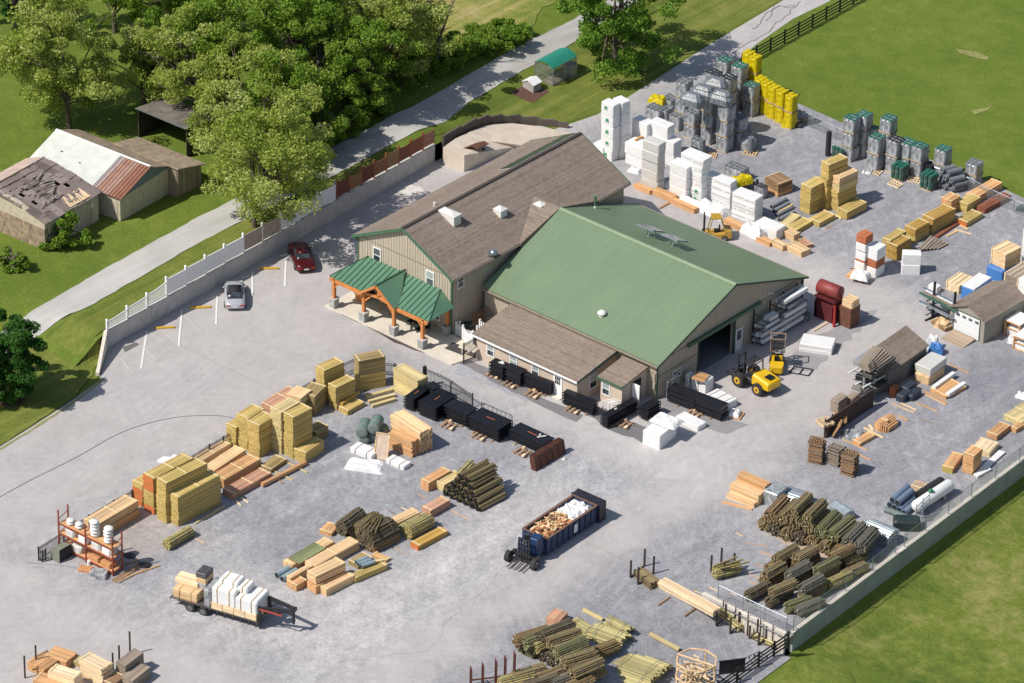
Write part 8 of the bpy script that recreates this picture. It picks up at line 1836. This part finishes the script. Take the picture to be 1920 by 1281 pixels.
def iron(P_, H, lab, gate=False, group='black iron fence runs', sp=.13):
 g0 = P_[0]; t = thing('iron_gate' if gate else 'iron_fence', lab, 'gate' if gate else 'fence', g0, 0, group); r = M()
 n_ = len(P_) - 1
 def top(s): return H + (.55 * math.sin(math.pi * s) ** 1.5 if gate == 1 else (.5 * (1 - sm(s)) if gate == 2 else 0))
 tot = sum((P_[i + 1] - P_[i]).length for i in range(n_)); acc = 0
 for i in range(n_):
  a, b = P_[i] - g0, P_[i + 1] - g0; L = (b - a).length; m_ = max(2, int(L / sp)); prev = None
  for k in range(m_ + 1):
   q = a + (b - a) * k / m_; s = (acc + L * k / m_) / tot; h = top(s); r.box(q.x - .011, q.x + .011, q.y - .011, q.y + .011, q.z + .06, q.z + h + .04)
   if prev:
    for dz in (0, -.16): r.bar(prev[0] + Vector((0, 0, prev[1] + dz)), q + Vector((0, 0, h + dz)), .035, .04)
    r.bar(prev[0] + Vector((0, 0, .15)), q + Vector((0, 0, .15)), .035, .04)
   prev = (q, h)
  acc += L
 r.build('bars', m_black, t)
 for q in P_: q = q - g0; me = M(); me.box(q.x - .04, q.x + .04, q.y - .04, q.y + .04, q.z, q.z + H + (.15 if gate else .12)); me.build('post', m_black, t)
iron([G(*p) for p in ((72.7, 1051), (120, 1021), (167, 991), (213.6, 963), (248, 944), (300, 914), (351, 884), (393, 858), (419, 843), (462, 815), (500, 795), (545, 762), (589, 735), (630, 712), (672, 692), (700, 700), (740, 706), (796, 724))], 1.15, 'long black iron fence behind the lumber stacks')
iron([G(799, 726), G(845, 742), G(886, 764)], 1.2, 'open black iron gate leaf with a curved top by the panel stacks', 2)
me = M(); me.box(-.12, .12, -.12, .12, 0, 1.9); me.sphere((0, 0, 1.9), .14, .14, .12, 8, 4); g = G(796, 725); tag(me.build('gate_post', m_black, None, g), 'thick black gate post at the end of the iron fence', 'post')
iron([G(869, 683), G(892, 670)], 1.9, 'folded black iron gate leaf beside the office corner', 0)
iron([G(72.7, 1052), G(80, 1055), G(86, 1052)], 1.0, 'short black gate stub at the left end of the iron fence', 0)
for pts in ([(614, 570), (624, 572), (640, 582), (702, 611), (728, 622), (770, 642), (824, 664), (815, 668), (772, 655), (738, 642), (716, 628), (697, 617), (640, 590)],): sheet('mulch_strip', pts, simple('mulch_dark', (.075, .06, .055), .95, 0, .3, 5), .034, .05, flat=True)
def pen():
 g = GT(1037, 163); a = GT(1037, 163); b = GT(1080, 140); c = GT(1003, 150)
 ang = math.atan2((b - a).y, (b - a).x); L = 3.3; W_ = 2.2; t = thing('animal_pen', 'wire pen under a teal green arched canopy', 'pen', a, ang); me = M(); H = 1.9; n = 6; pr = [(W_ * i / n, H + .42 * math.sin(math.pi * i / n)) for i in range(n + 1)]
 for i in range(n): me.slab((-.15, pr[i][0], pr[i][1]), (L + .15, pr[i][0], pr[i][1]), (L + .15, pr[i + 1][0], pr[i + 1][1]), (-.15, pr[i + 1][0], pr[i + 1][1]), .04)
 me.build('canopy', simple('teal_cloth_roof', (.018, .22, .16), .6, 0, .08), t); me = M()
 for x in (0, L * .5, L):
  for y in (0, W_): me.bar((x, y, 0), (x, y, H), .06)
 for z in (.1, 1.0, H - .05):
  for y in (0, W_): me.bar((0, y, z), (L, y, z), .05)
  for x in (0, L): me.bar((x, 0, z), (x, W_, z), .05)
 me.build('frame', m_galv, t); me = M(); me.quad((0, 0, 0), (L, 0, 0), (L, 0, H), (0, 0, H)); me.quad((0, W_, 0), (L, W_, 0), (L, W_, H), (0, W_, H)); me.quad((L, 0, 0), (L, W_, 0), (L, W_, H), (L, 0, H)); me.quad((0, 0, 0), (0, W_, 0), (0, W_, H), (0, 0, H)); me.build('wire_mesh', mesh_mat(), t)
 me = M(); me.box(0, L, .05, W_ - .05, .02, .2); me.build('floor_deck', woodm('gry'), t)
 q = GT(1000, 176); t = thing('small_hutch', 'small white roofed hutch in front of the pen', 'hutch', q, ang); me = M(); me.prism([(0, 0, 0), (0, 1.3, 0), (0, 1.3, .85), (0, .65, 1.15), (0, 0, .85)], (1.1, 0, 0)); me.build('walls', simple('hutch_grey', (.42, .40, .37), .7), t); me = M(); me.slab((-.08, -.08, .85), (1.18, -.08, .85), (1.18, .65, 1.2), (-.08, .65, 1.2), .04); me.slab((1.18, 1.38, .85), (-.08, 1.38, .85), (-.08, .65, 1.2), (1.18, .65, 1.2), .04); me.build('roof', m_winf, t)
 q = GT(1070, 148); me = M(); me.cbox(0, 1.0, 0, 1.0, 0, 1.3, .04); tag(me.build('crate_cage', filmm(), None, q, ang), 'grey wire cage box behind the canopy pen', 'cage')
 sheet('mulch_bed', [(957, 176), (1000, 194), (1032, 172), (990, 155)], simple('mulch', (.12, .06, .045), .95, 0, .3, 5), .06, .04)
pen()
m_white_r = simple('white_metal_roof', (.58, .60, .55), .5, 0, .12, 1.0); m_blockw = simple('pale_block_wall', (.50, .44, .34), .9, 0, .2, 2.0); m_rubble = simple('field_stone', (.34, .25, .18), .95, 0, .6, 2.2)
def _rustr():
 q = N('rusty_sheets'); s = q.sep(q.coord()); n = q.noise(q.coord(), 2.0, 4, .6); k = q.wn(q.math('FLOOR', q.math('DIVIDE', s[0], .75)), '1D')
 col = q.ramp(k, [(.2, (.24, .10, .065)), (.5, (.33, .17, .11)), (.82, (.42, .45, .50))]); f = q.math('MULTIPLY_ADD', n, .8, .6); return q.fin(q.mix(1.0, col, q.comb(f, f, f), 'MULTIPLY'), .7, .1)
m_rr = _rustr(); m_oldr = planks('old_roof', (.24, .20, .185), .9, .3, .5, .95, .02); m_brnr = simple('brown_felt_roof', (.30, .235, .165), .95, 0, .4, 1.6)
def farm():
 T = 1.7; Gz = lambda x, y, z: G(x, y, T + z)
 a = G(244, 434, T); o = a; t = thing('stone_barn', 'old pale block barn with a white and rust metal roof', 'barn', o)
 rA, rB = Gz(105, 243, 3.9), Gz(280, 311.7, 3.9)
 d = (rB - rA); d.z = 0; L = d.length; d.normalize(); n_ = Vector((d.y, -d.x, 0))
 if n_.dot(Gz(240, 374, 2.6) - rB) < 0: n_ = -n_
 W1 = abs((Gz(241, 375, 2.65) - rB).dot(n_)); W2 = W1 * .72
 ang = math.atan2(d.y, d.x)
 P = lambda s_, w_, z: rA + d * s_ + n_ * w_ + Vector((0, 0, z - 3.9)) - o
 he = 2.35; h2 = 2.75; base = -(T - T) - 3.9 + 0
 def wallp(pts, off, mat, nm): me = M(); me.prism(pts, off); me.build(nm, mat, t)
 w = M(); w.prism([P(L - .15, W1 - .25, 0), P(L - .15, -W2 + .2, 0), P(L - .15, -W2 + .2, h2 - .1), P(L - .15, 0, 3.75), P(L - .15, W1 - .25, he - .05)], d * -.3); w.prism([P(.2, W1 - .25, 0), P(.2, -W2 + .2, 0), P(.2, -W2 + .2, h2 - .1), P(.2, 0, 3.75), P(.2, W1 - .25, he - .05)], d * .3)
 w.prism([P(L - .5, W1 - .25, 0), P(L * .62, W1 - .25, 0), P(L * .62, W1 - .25, he), P(L - .5, W1 - .25, he)], n_ * -.3); w.prism([P(L * .62 - .1, W1 - 1.3, 0), P(.5, W1 - 1.3, 0), P(.5, W1 - 1.3, he), P(L * .62 - .1, W1 - 1.3, he)], n_ * -.3); w.build('wall', m_blockw, t)
 g_ = M(); g_.prism([P(L - .12, W1 - .3, he - .1), P(L - .12, -W2 + .2, h2 - .1), P(L - .12, 0, 3.72)], d * .06); g_.build('gable_sheeting', simple('blue_grey_sheet', (.14, .18, .22), .6, .1, .2, 2), t)
 r = M(); k = L * .70; r.slab(P(0, 0, 3.9), P(0, W1 + .1, he), P(k, W1 + .1, he), P(k, 0, 3.9), .08); r = r.build('roof', m_white_r, t)
 q = M(); q.slab(P(k + .05, 0, 3.9) + Vector((0, 0, -.02)), P(k + .05, W1, he), P(L + .15, W1, he), P(L + .15, 0, 3.88), .06)
 for i in range(9): s_ = k + .2 + (L - k) * i / 9; q.bar(P(s_, 0, 3.92), P(s_, W1, he + .03), .06, .05)
 ro = q.build('rusty_roof', m_rr, r)
 q = M(); q.slab(P(L + .15, 0, 3.88), P(L + .15, -W2, h2), P(0, -W2, h2), P(0, 0, 3.9), .08); q.build('rear_roof', m_brnr, r)
 q = M(); q.bar(P(0, 0, 3.93), P(L + .1, 0, 3.93), .2, .06); q.build('ridge_cap', m_winf, r)
 for x, y in ((.30, .45), (.62, .55), (.1, .8), (.14, .78), (.4, .78)): q = M(); s_ = k * x; q.box(-.12, .12, -.06, .06, 0, .02); pz = P(s_, W1 * y, 3.9 - (3.9 - he) * y + .03); q.build('roof_hole', m_dark, r, pz, rnd())
 t2 = thing('rear_shed', 'low plank shed with a littered brown roof behind the barn', 'shed', o); Q = P; e = W2
 r2 = M(); r2.slab(Q(L * .42, -e + .5, 3.1), Q(L + 1.2, -e + .5, 3.0), Q(L + 1.6, -e - 2.8, 2.3), Q(L * .42, -e - 2.8, 2.35), .1); r2.build('roof', m_brnr, t2)
 w2 = M(); w2.prism([Q(L + .9, -e + .35, 0), Q(L + 1.2, -e - 2.6, 0), Q(L + 1.2, -e - 2.6, 2.2), Q(L + .9, -e + .35, 2.85)], d * -.15); w2.prism([Q(L + 1.0, -e + .3, 0), Q(L - .1, -e + .3, 0), Q(L - .1, -e + .3, 2.9), Q(L + 1.0, -e + .3, 2.85)], n_ * -.1); w2.build('wall', planks('old_plank_wall', (.25, .21, .165), .25, 5, .3), t2)
 c = G(69, 480, T); t3 = thing('ruined_stone_barn', 'ruined field stone barn with a collapsing grey board roof', 'barn', c); z = Vector
 e1, e2 = Gz(83.6, 421, 2.7), Gz(190, 357, 2.9); dd = e2 - e1; dd.z = 0; L3 = dd.length; dd.normalize(); nn = Vector((-dd.y, dd.x, 0))
 if nn.dot(Gz(0, 380, 3) - e1) < 0: nn = -nn
 R = lambda s_, w_, zz: e1 + dd * s_ + nn * w_ + Vector((0, 0, zz - 2.7)) - c
 W3 = 6.6
 w = M(); w.prism([R(.2, .2, 0), R(.2, W3 + 5, 0), R(.2, W3 + 5, 2.4), R(.2, .2, 2.0)], dd * .45); w.build('stone_wall', m_rubble, t3)
 w = M(); w.prism([R(.22, .2, 2.0), R(.22, W3 + 5, 2.4), R(.22, W3 + 5, 2.7), R(.22, W3, 3.9), R(.22, W3 * .5, 3.6), R(.22, .2, 2.6)], dd * .4); w.prism([R(.6, .2, 0), R(L3 - .2, .2, 0), R(L3 - .2, .2, 2.6), R(.6, .2, 2.6)], nn * .35); w.build('plaster_wall', m_blockw, t3)
 r3 = M(); m_ = 16; random.seed(5)
 for i in range(m_):
  s0, s1 = L3 * i / m_, L3 * (i + 1) / m_ + .05
  for j in range(9):
   if rnd() < .05 and j < 6: continue
   f0, f1 = j / 9, (j + 1) / 9; sag = -.25 * math.sin(math.pi * (i + .5) / m_) * math.sin(math.pi * f0) ; h_ = lambda f: 2.75 + 1.15 * math.sin(f * 1.45); zz = uni(-.05, .05) + sag
   r3.slab(R(s0, W3 * f1, h_(f1) + zz), R(s0, W3 * f0 - .1, h_(f0) + zz), R(s1, W3 * f0 - .1, h_(f0) + zz), R(s1, W3 * f1, h_(f1) + zz), .05)
 r3.build('board_roof', m_oldr, t3)
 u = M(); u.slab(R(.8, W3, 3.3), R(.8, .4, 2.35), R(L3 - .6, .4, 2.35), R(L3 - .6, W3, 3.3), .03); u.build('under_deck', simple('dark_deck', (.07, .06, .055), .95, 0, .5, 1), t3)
 q = M()
 for i in range(26): s_, w_ = uni(1, L3 - 2), uni(.6, W3 * .7); an = uni(-.5, .5); f = w_ / W3; zz = 2.75 + 1.15 * math.sin(f * 1.45) + .08; q.bar(R(s_, w_, zz), R(s_ + uni(.4, 1.6), w_ + an, zz + uni(-.1, .12)), uni(.06, .18), .04)
 q.build('loose_roof_boards', planks('bleached', (.36, .32, .29), .2, .2, .3), t3)
 q = M()
 for i in range(12): s_ = L3 * .48 + i * .22; zz = 2.85; q.bar(R(s_, .1, zz), R(s_ + .1, .7 + .4 * (i % 3), zz + .25), .12, .1)
 q.build('broken_rafters', woodm('pale'), t3)
 r4 = M(); r4.slab(R(L3 + .1, W3 + 2.2, 3.0), R(-.2, W3 + 2.2, 3.0), R(-.2, W3 - .05, 3.95), R(L3 + .1, W3 - .05, 3.95), .06); r4.build('pale_rear_roof', simple('pink_grey_roof', (.50, .38, .33), .8, 0, .2, 1), t3)
 p = R(L3 * .75, -.15, 0) + c; me = M(); me.bar((0, 0, 0), (.25, .2, 2.3), .1); tag(me.build('wall_prop', woodm('gry'), None, (p.x, p.y, T)), 'grey timber prop leaning at the ruined barn corner', 'prop')
 s4 = G(256, 262, T); t4 = thing('open_pole_shed', 'dark open fronted shed under the trees', 'shed', s4); f1, f2 = Gz(255, 202, 3.0) , Gz(350, 241.5, 3.0); dv = f2 - f1; dv.z = 0; L4 = dv.length; dv.normalize(); bk = Vector((-dv.y, dv.x, 0)); bk = bk if bk.y > 0 else -bk; K = lambda s_, w_, zz: f1 + dv * s_ + bk * w_ + Vector((0, 0, zz - 3.0)) - s4
 me = M(); me.slab(K(0, -.1, 3.0), K(L4, -.1, 3.0), K(L4, 4.2, 2.5), K(0, 4.2, 2.5), .08); me.build('roof', simple('old_grey_roof', (.16, .14, .125), .9, 0, .4, 1.2), t4); me = M(); me.prism([K(.1, 4.0, 0), K(L4 - .1, 4.0, 0), K(L4 - .1, 4.0, 2.5), K(.1, 4.0, 2.5)], bk * .1); me.prism([K(.1, .1, 0), K(.1, 4, 0), K(.1, 4, 2.5), K(.1, .1, 2.9)], dv * .1); me.prism([K(L4 - .1, .1, 0), K(L4 - .1, 4, 0), K(L4 - .1, 4, 2.5), K(L4 - .1, .1, 2.9)], dv * -.1); me.build('wall', simple('dark_boards', (.05, .04, .03), .9, 0, .3, 4), t4)
 me = M(); me.bar(K(0, -.12, 2.98), K(L4, -.12, 2.98), .05, .06); me.build('front_edge', m_galv, t4)
farm()
def leafmat(name, a, b, c):
 q = N(name); at = q.n('ShaderNodeAttribute', attribute_name='tone'); n = q.noise(q.coord(), .7, 3, .6)
 f = q.math('ADD', q.math('MULTIPLY', at.outputs['Fac'], .75), q.math('MULTIPLY', n, .25)); col = q.ramp(f, [(.12, a), (.5, b), (.9, c)])
 tr = q.n('ShaderNodeBsdfTranslucent'); q.l(col, tr.inputs[0]); mx = q.n('ShaderNodeMixShader'); mx.inputs[0].default_value = .38; q.fin(col, .65, 0, .2); q.l(q.b.outputs[0], mx.inputs[1]); q.l(tr.outputs[0], mx.inputs[2]); q.l(mx.outputs[0], q.o.inputs[0]); return q.m
L_loc = leafmat('locust_leaves', (.20, .28, .035), (.35, .43, .075), (.60, .62, .26))
L_grn = leafmat('green_leaves', (.10, .20, .02), (.20, .33, .035), (.34, .46, .085))
L_drk = leafmat('maple_leaves', (.03, .095, .016), (.06, .17, .028), (.12, .26, .05))
L_ash = leafmat('ash_leaves', (.09, .20, .02), (.17, .31, .035), (.28, .44, .08))
m_bark = simple('bark', (.12, .095, .075), .95, 0, .35, 4)
def tree(px, h, R, leaf, lab, seed, n=9000, ls=.17, base=None, lean=(0, 0), crown0=.28, cl=None, cat='tree', group='trees', flat=1.0, limbs=7, trunk=.28, mix=None, gap=.0, name='broadleaf_tree', z=None):
 rg = np.random.default_rng(seed); random.seed(seed); p = GT(*px) if z is None else G(px[0], px[1], z); t = thing(name, lab, cat, p, 0, group)
 T = M(); top = Vector((lean[0], lean[1], h * .62)); cur = Vector((0, 0, -.3)); pts = [cur]
 for i in range(1, 7): k = i / 6; pts.append(Vector((lean[0] * k * k + uni(-.15, .15) * k * 2, lean[1] * k * k + uni(-.15, .15) * k * 2, -.3 + (h * .62 + .3) * k)))
 for i in range(6): T.cyl(pts[i], pts[i + 1], trunk * (1 - .13 * i), 9, trunk * (1 - .13 * (i + 1)), caps=False)
 cents = []; nc = int((cl or 46) * 1.35); zc = h * (crown0 + 1) / 2; rz = h * (1 - crown0) / 2
 for i in range(nc):
  v = rg.normal(size=3); v /= np.linalg.norm(v); rr = (.35 + .70 * rg.random() ** .6); lob = 1 + .22 * math.sin(3 * math.atan2(v[1], v[0]) + seed) + .15 * math.sin(5 * math.atan2(v[1], v[0]) + 2 * seed)
  c = Vector((v[0] * R * rr * lob + lean[0], v[1] * R * rr * lob + lean[1], zc + v[2] * rz * rr * flat)); cents.append(c)
 ends = cents[:: max(1, nc // (limbs * 3))]
 for i, e in enumerate(ends):
  s = pts[min(5, 2 + i % 4)]; mid = s + (e - s) * .5 + Vector((uni(-.3, .3), uni(-.3, .3), uni(.1, .6))); r0 = trunk * .42; T.cyl(s, mid, r0, 6, r0 * .55, caps=False); T.cyl(mid, e, r0 * .55, 5, r0 * .15, caps=False)
 T.build('trunk', m_bark, t)
 n = int(n * 1.7); ls *= .74; per = n // nc; V = []; tone = []
 for c in cents:
  cr = R * rg.uniform(.13, .25) * (1 if R > 2 else 1.3); m_ = int(per * rg.uniform(.6, 1.4)); q = rg.normal(size=(m_, 3)); q /= np.linalg.norm(q, axis=1)[:, None]; q *= (rg.random((m_, 1)) ** .45) * cr; q[:, 2] *= .72
  pos = q + np.array(c); up = rg.normal(size=(m_, 3)) + np.array([0, 0, .8]); up /= np.linalg.norm(up, axis=1)[:, None]; a = np.cross(up, rg.normal(size=(m_, 3))); a /= np.linalg.norm(a, axis=1)[:, None] + 1e-9; b = np.cross(up, a)
  s = ls * rg.uniform(.6, 1.35, (m_, 1)); V.append(np.stack([pos - a * s, pos - b * s * .6, pos + a * s, pos + b * s * .6], 1).reshape(-1, 3)); base_t = rg.uniform(.2, .7); tone.append(np.clip(base_t + rg.normal(0, .16, m_) + .25 * (rg.random(m_) < .12), 0, 1))
 V = np.concatenate(V); tone = np.concatenate(tone); V[:, 2] = np.maximum(V[:, 2], .15); nf = len(V) // 4; me = bpy.data.meshes.new('crown'); me.vertices.add(len(V)); me.vertices.foreach_set('co', V.ravel().astype(np.float32)); me.loops.add(len(V)); me.loops.foreach_set('vertex_index', np.arange(len(V), dtype=np.int32)); me.polygons.add(nf); me.polygons.foreach_set('loop_start', np.arange(0, len(V), 4, dtype=np.int32)); me.polygons.foreach_set('loop_total', np.full(nf, 4, dtype=np.int32)); me.update(); me.validate()
 me.materials.append(leaf); at = me.attributes.new('tone', 'FLOAT', 'FACE'); at.data.foreach_set('value', tone.astype(np.float32)); o = bpy.data.objects.new('crown', me); COL.objects.link(o); o.parent = t; return t
tree((130, 247), 13.6, 5.4, L_loc, 'tall pale flowering locust tree at the far left behind the barn', 1, 22000, crown0=.18, cl=84, lean=(-1.6, 0))
tree((270, 196), 8.0, 3.4, L_loc, 'small pale locust tree standing alone behind the open shed', 2, 8000, crown0=.42, cl=30)
tree((385, 236), 10.5, 5.0, L_loc, 'leaning locust tree just right of the open shed', 3, 12000, crown0=.25, cl=46, lean=(-2.4, -.3))
tree((477, 426), 12.6, 5.7, L_loc, 'large locust tree overhanging the lane and the white fence', 4, 23000, crown0=.12, cl=86, lean=(.6, 1.6))
tree((530, 310), 11.0, 4.8, L_grn, 'dense green tree beside the lane in the middle of the grove', 5, 14000, crown0=.12, cl=56)
tree((455, 290), 11.5, 5.0, L_loc, 'broad locust tree behind the large overhanging one', 6, 14000, crown0=.2, cl=54)
tree((432, 205), 12.5, 4.6, L_grn, 'green tree with a dark bare trunk in the left grove', 7, 12000, crown0=.35, cl=46)
tree((330, 95), 12.0, 5.2, L_grn, 'tall bright green tree at the top left of the grove', 8, 13000, crown0=.2, cl=52)
tree((560, 180), 13.5, 4.8, L_grn, 'tree with a forked dark trunk in the upper grove', 9, 12000, crown0=.48, cl=44)
tree((600, 200), 9.5, 4.4, L_grn, 'rounded green tree in the heart of the grove', 10, 12000, crown0=.1, cl=50)
tree((668, 212), 9.0, 4.2, L_grn, 'low spreading green tree next to the lane shade', 11, 12000, crown0=.06, cl=48)
tree((742, 155), 9.5, 4.4, L_loc, 'pale green tree at the right end of the grove', 12, 12000, crown0=.08, cl=48)
tree((700, 120), 9.5, 4.4, L_loc, 'pale tree behind the right end of the grove', 13, 10000, crown0=.15, cl=44)
tree((500, 110), 11.0, 4.6, L_grn, 'upper green tree left of the forked trunk', 14, 11000, crown0=.2, cl=46)
tree((215, 60), 9.5, 4.4, L_grn, 'dark green tree at the top edge left of the grove', 15, 9000, crown0=.1, cl=40)
tree((30, 55), 8.0, 3.6, L_drk, 'dark tree in the top left corner', 16, 7000, crown0=.1, cl=30)
tree((620, 60), 9.5, 4.0, L_loc, 'pale tree at the top edge above the grove', 17, 9000, crown0=.2, cl=38)
tree((775, 24), 3.2, 1.8, L_loc, 'small sparse tree at the top edge beside the hay field', 18, 900, crown0=.45, cl=14)
tree((1152, 132), 13.0, 5.4, L_ash, 'large bright green ash tree between the two lanes', 19, 15000, crown0=.04, cl=58, ls=.20, group=None)
tree((20, 748), 7.9, 2.85, L_drk, 'round dark green maple on a mulch ring at the lower left', 20, 26000, crown0=.03, cl=95, ls=.15, group=None, trunk=.16)
tree((575, 292), 3.6, 3.0, L_grn, 'low green shrub mass by the shaded lane edge', 21, 6000, crown0=.0, cl=30, cat='shrub', name='shrub'); tree((632, 258), 3.2, 2.8, L_grn, 'second low shrub along the shaded lane edge', 22, 6000, crown0=.0, cl=28, cat='shrub', name='shrub'); tree((700, 208), 3.4, 2.8, L_grn, 'third low shrub along the shaded lane edge', 23, 6000, crown0=.0, cl=28, cat='shrub', name='shrub'); tree((770, 150), 3.0, 2.6, L_grn, 'fourth low shrub at the grove end of the lane', 24, 5000, crown0=.0, cl=26, cat='shrub', name='shrub')
tree((112, 460), 2.9, 1.9, L_grn, 'climbing green bush against the ruined barn wall', 25, 4500, crown0=.0, cl=26, cat='shrub', name='shrub', group=None)
tree((25, 500), 1.6, 1.4, L_grn, 'low weeds at the foot of the ruined barn', 26, 1500, crown0=.0, cl=12, cat='shrub', name='shrub', group=None)
for i, (x, y, h_, r_) in enumerate(((845, 118, 1.6, 1.7), (872, 105, 1.7, 1.8), (900, 105, 1.8, 1.8), (925, 92, 1.8, 1.9), (950, 82, 1.8, 1.8), (965, 68, 1.5, 1.6), (890, 85, 1.5, 1.8), (860, 88, 1.3, 1.5), (935, 68, 1.3, 1.6), (830, 135, 1.4, 1.5), (905, 68, 1.2, 1.6))): tree((x, y), h_, r_, L_grn, '%s weed thicket clump between lane and hay field' % ['first', 'second', 'third', 'fourth', 'fifth', 'sixth', 'seventh', 'eighth', 'ninth', 'tenth', 'eleventh'][i], 60 + i, 2600, crown0=0, cl=16, cat='shrub', name='weed_thicket', group='weed thicket clumps', limbs=1, trunk=.03, ls=.14)
def deadtree():
 p = GT(822, 124); t = thing('dead_tree', 'bare dead tree with a bent top at the grove end', 'tree', p); me = M(); pts = [(0, 0, -.2), (.05, 0, 1.5), (.0, .1, 2.9), (.35, .1, 3.8), (.7, .3, 5.0), (.95, .7, 6.4)]
 for i in range(5): me.cyl(pts[i], pts[i + 1], .26 - .045 * i, 8, .26 - .045 * (i + 1), caps=False)
 for i, (s, e) in enumerate(((2, (-.4, 0, 4.1)), (3, (1.3, .3, 4.3)), (4, (.3, .5, 6.6)), (4, (1.2, .6, 6.9)), (5, (1.4, 1.0, 7.4)), (5, (.8, .8, 7.5)))): me.cyl(pts[s], e, .07, 5, .015, caps=False)
 me.build('trunk', simple('dead_bark', (.17, .13, .10), .95, 0, .3, 4), t)
deadtree()
p = GT(20, 750); me = M(); me.cyl((0, 0, 0), (0, 0, .12), 1.25, 20, 1.1); struct(me.build('mulch_ring', simple('mulch', (.12, .06, .045), .95, 0, .3, 5), None, p))
wd = bpy.data.worlds.new('World'); S.world = wd; wd.use_nodes = True
nt = wd.node_tree; bg = nt.nodes['Background']; sky = nt.nodes.new('ShaderNodeTexSky'); sky.sky_type = 'NISHITA'; sky.sun_disc = False
ga = math.radians(21); R2 = Vector((RT[0], RT[1], 0)).normalized(); A2 = Vector((FW[0], FW[1], 0)).normalized()
shd = Vector((math.cos(math.radians(66)), math.sin(math.radians(66)), 0)); EL = math.radians(49.5)
tos = Vector((-shd.x * math.cos(EL), -shd.y * math.cos(EL), math.sin(EL)))
sky.sun_elevation = EL; sky.sun_rotation = math.atan2(tos.x, tos.y); sky.air_density = 1.2; sky.dust_density = 1.5
nt.links.new(sky.outputs[0], bg.inputs[0]); bg.inputs[1].default_value = .088
sl = bpy.data.lights.new('sun', 'SUN'); sl.energy = 4.5; sl.angle = math.radians(.53); sl.color = (1, .945, .86)
so = bpy.data.objects.new('sun', sl); COL.objects.link(so); so.rotation_euler = (-tos).to_track_quat('-Z', 'Y').to_euler(); so.location = (0, 0, 60)
S.view_settings.view_transform = 'Standard'; S.view_settings.look = 'None'; S.view_settings.gamma = 1; S.view_settings.exposure = 0
S.cycles.max_bounces = 6; S.cycles.transparent_max_bounces = 8
S.render.resolution_x = 1024; S.render.resolution_y = 683
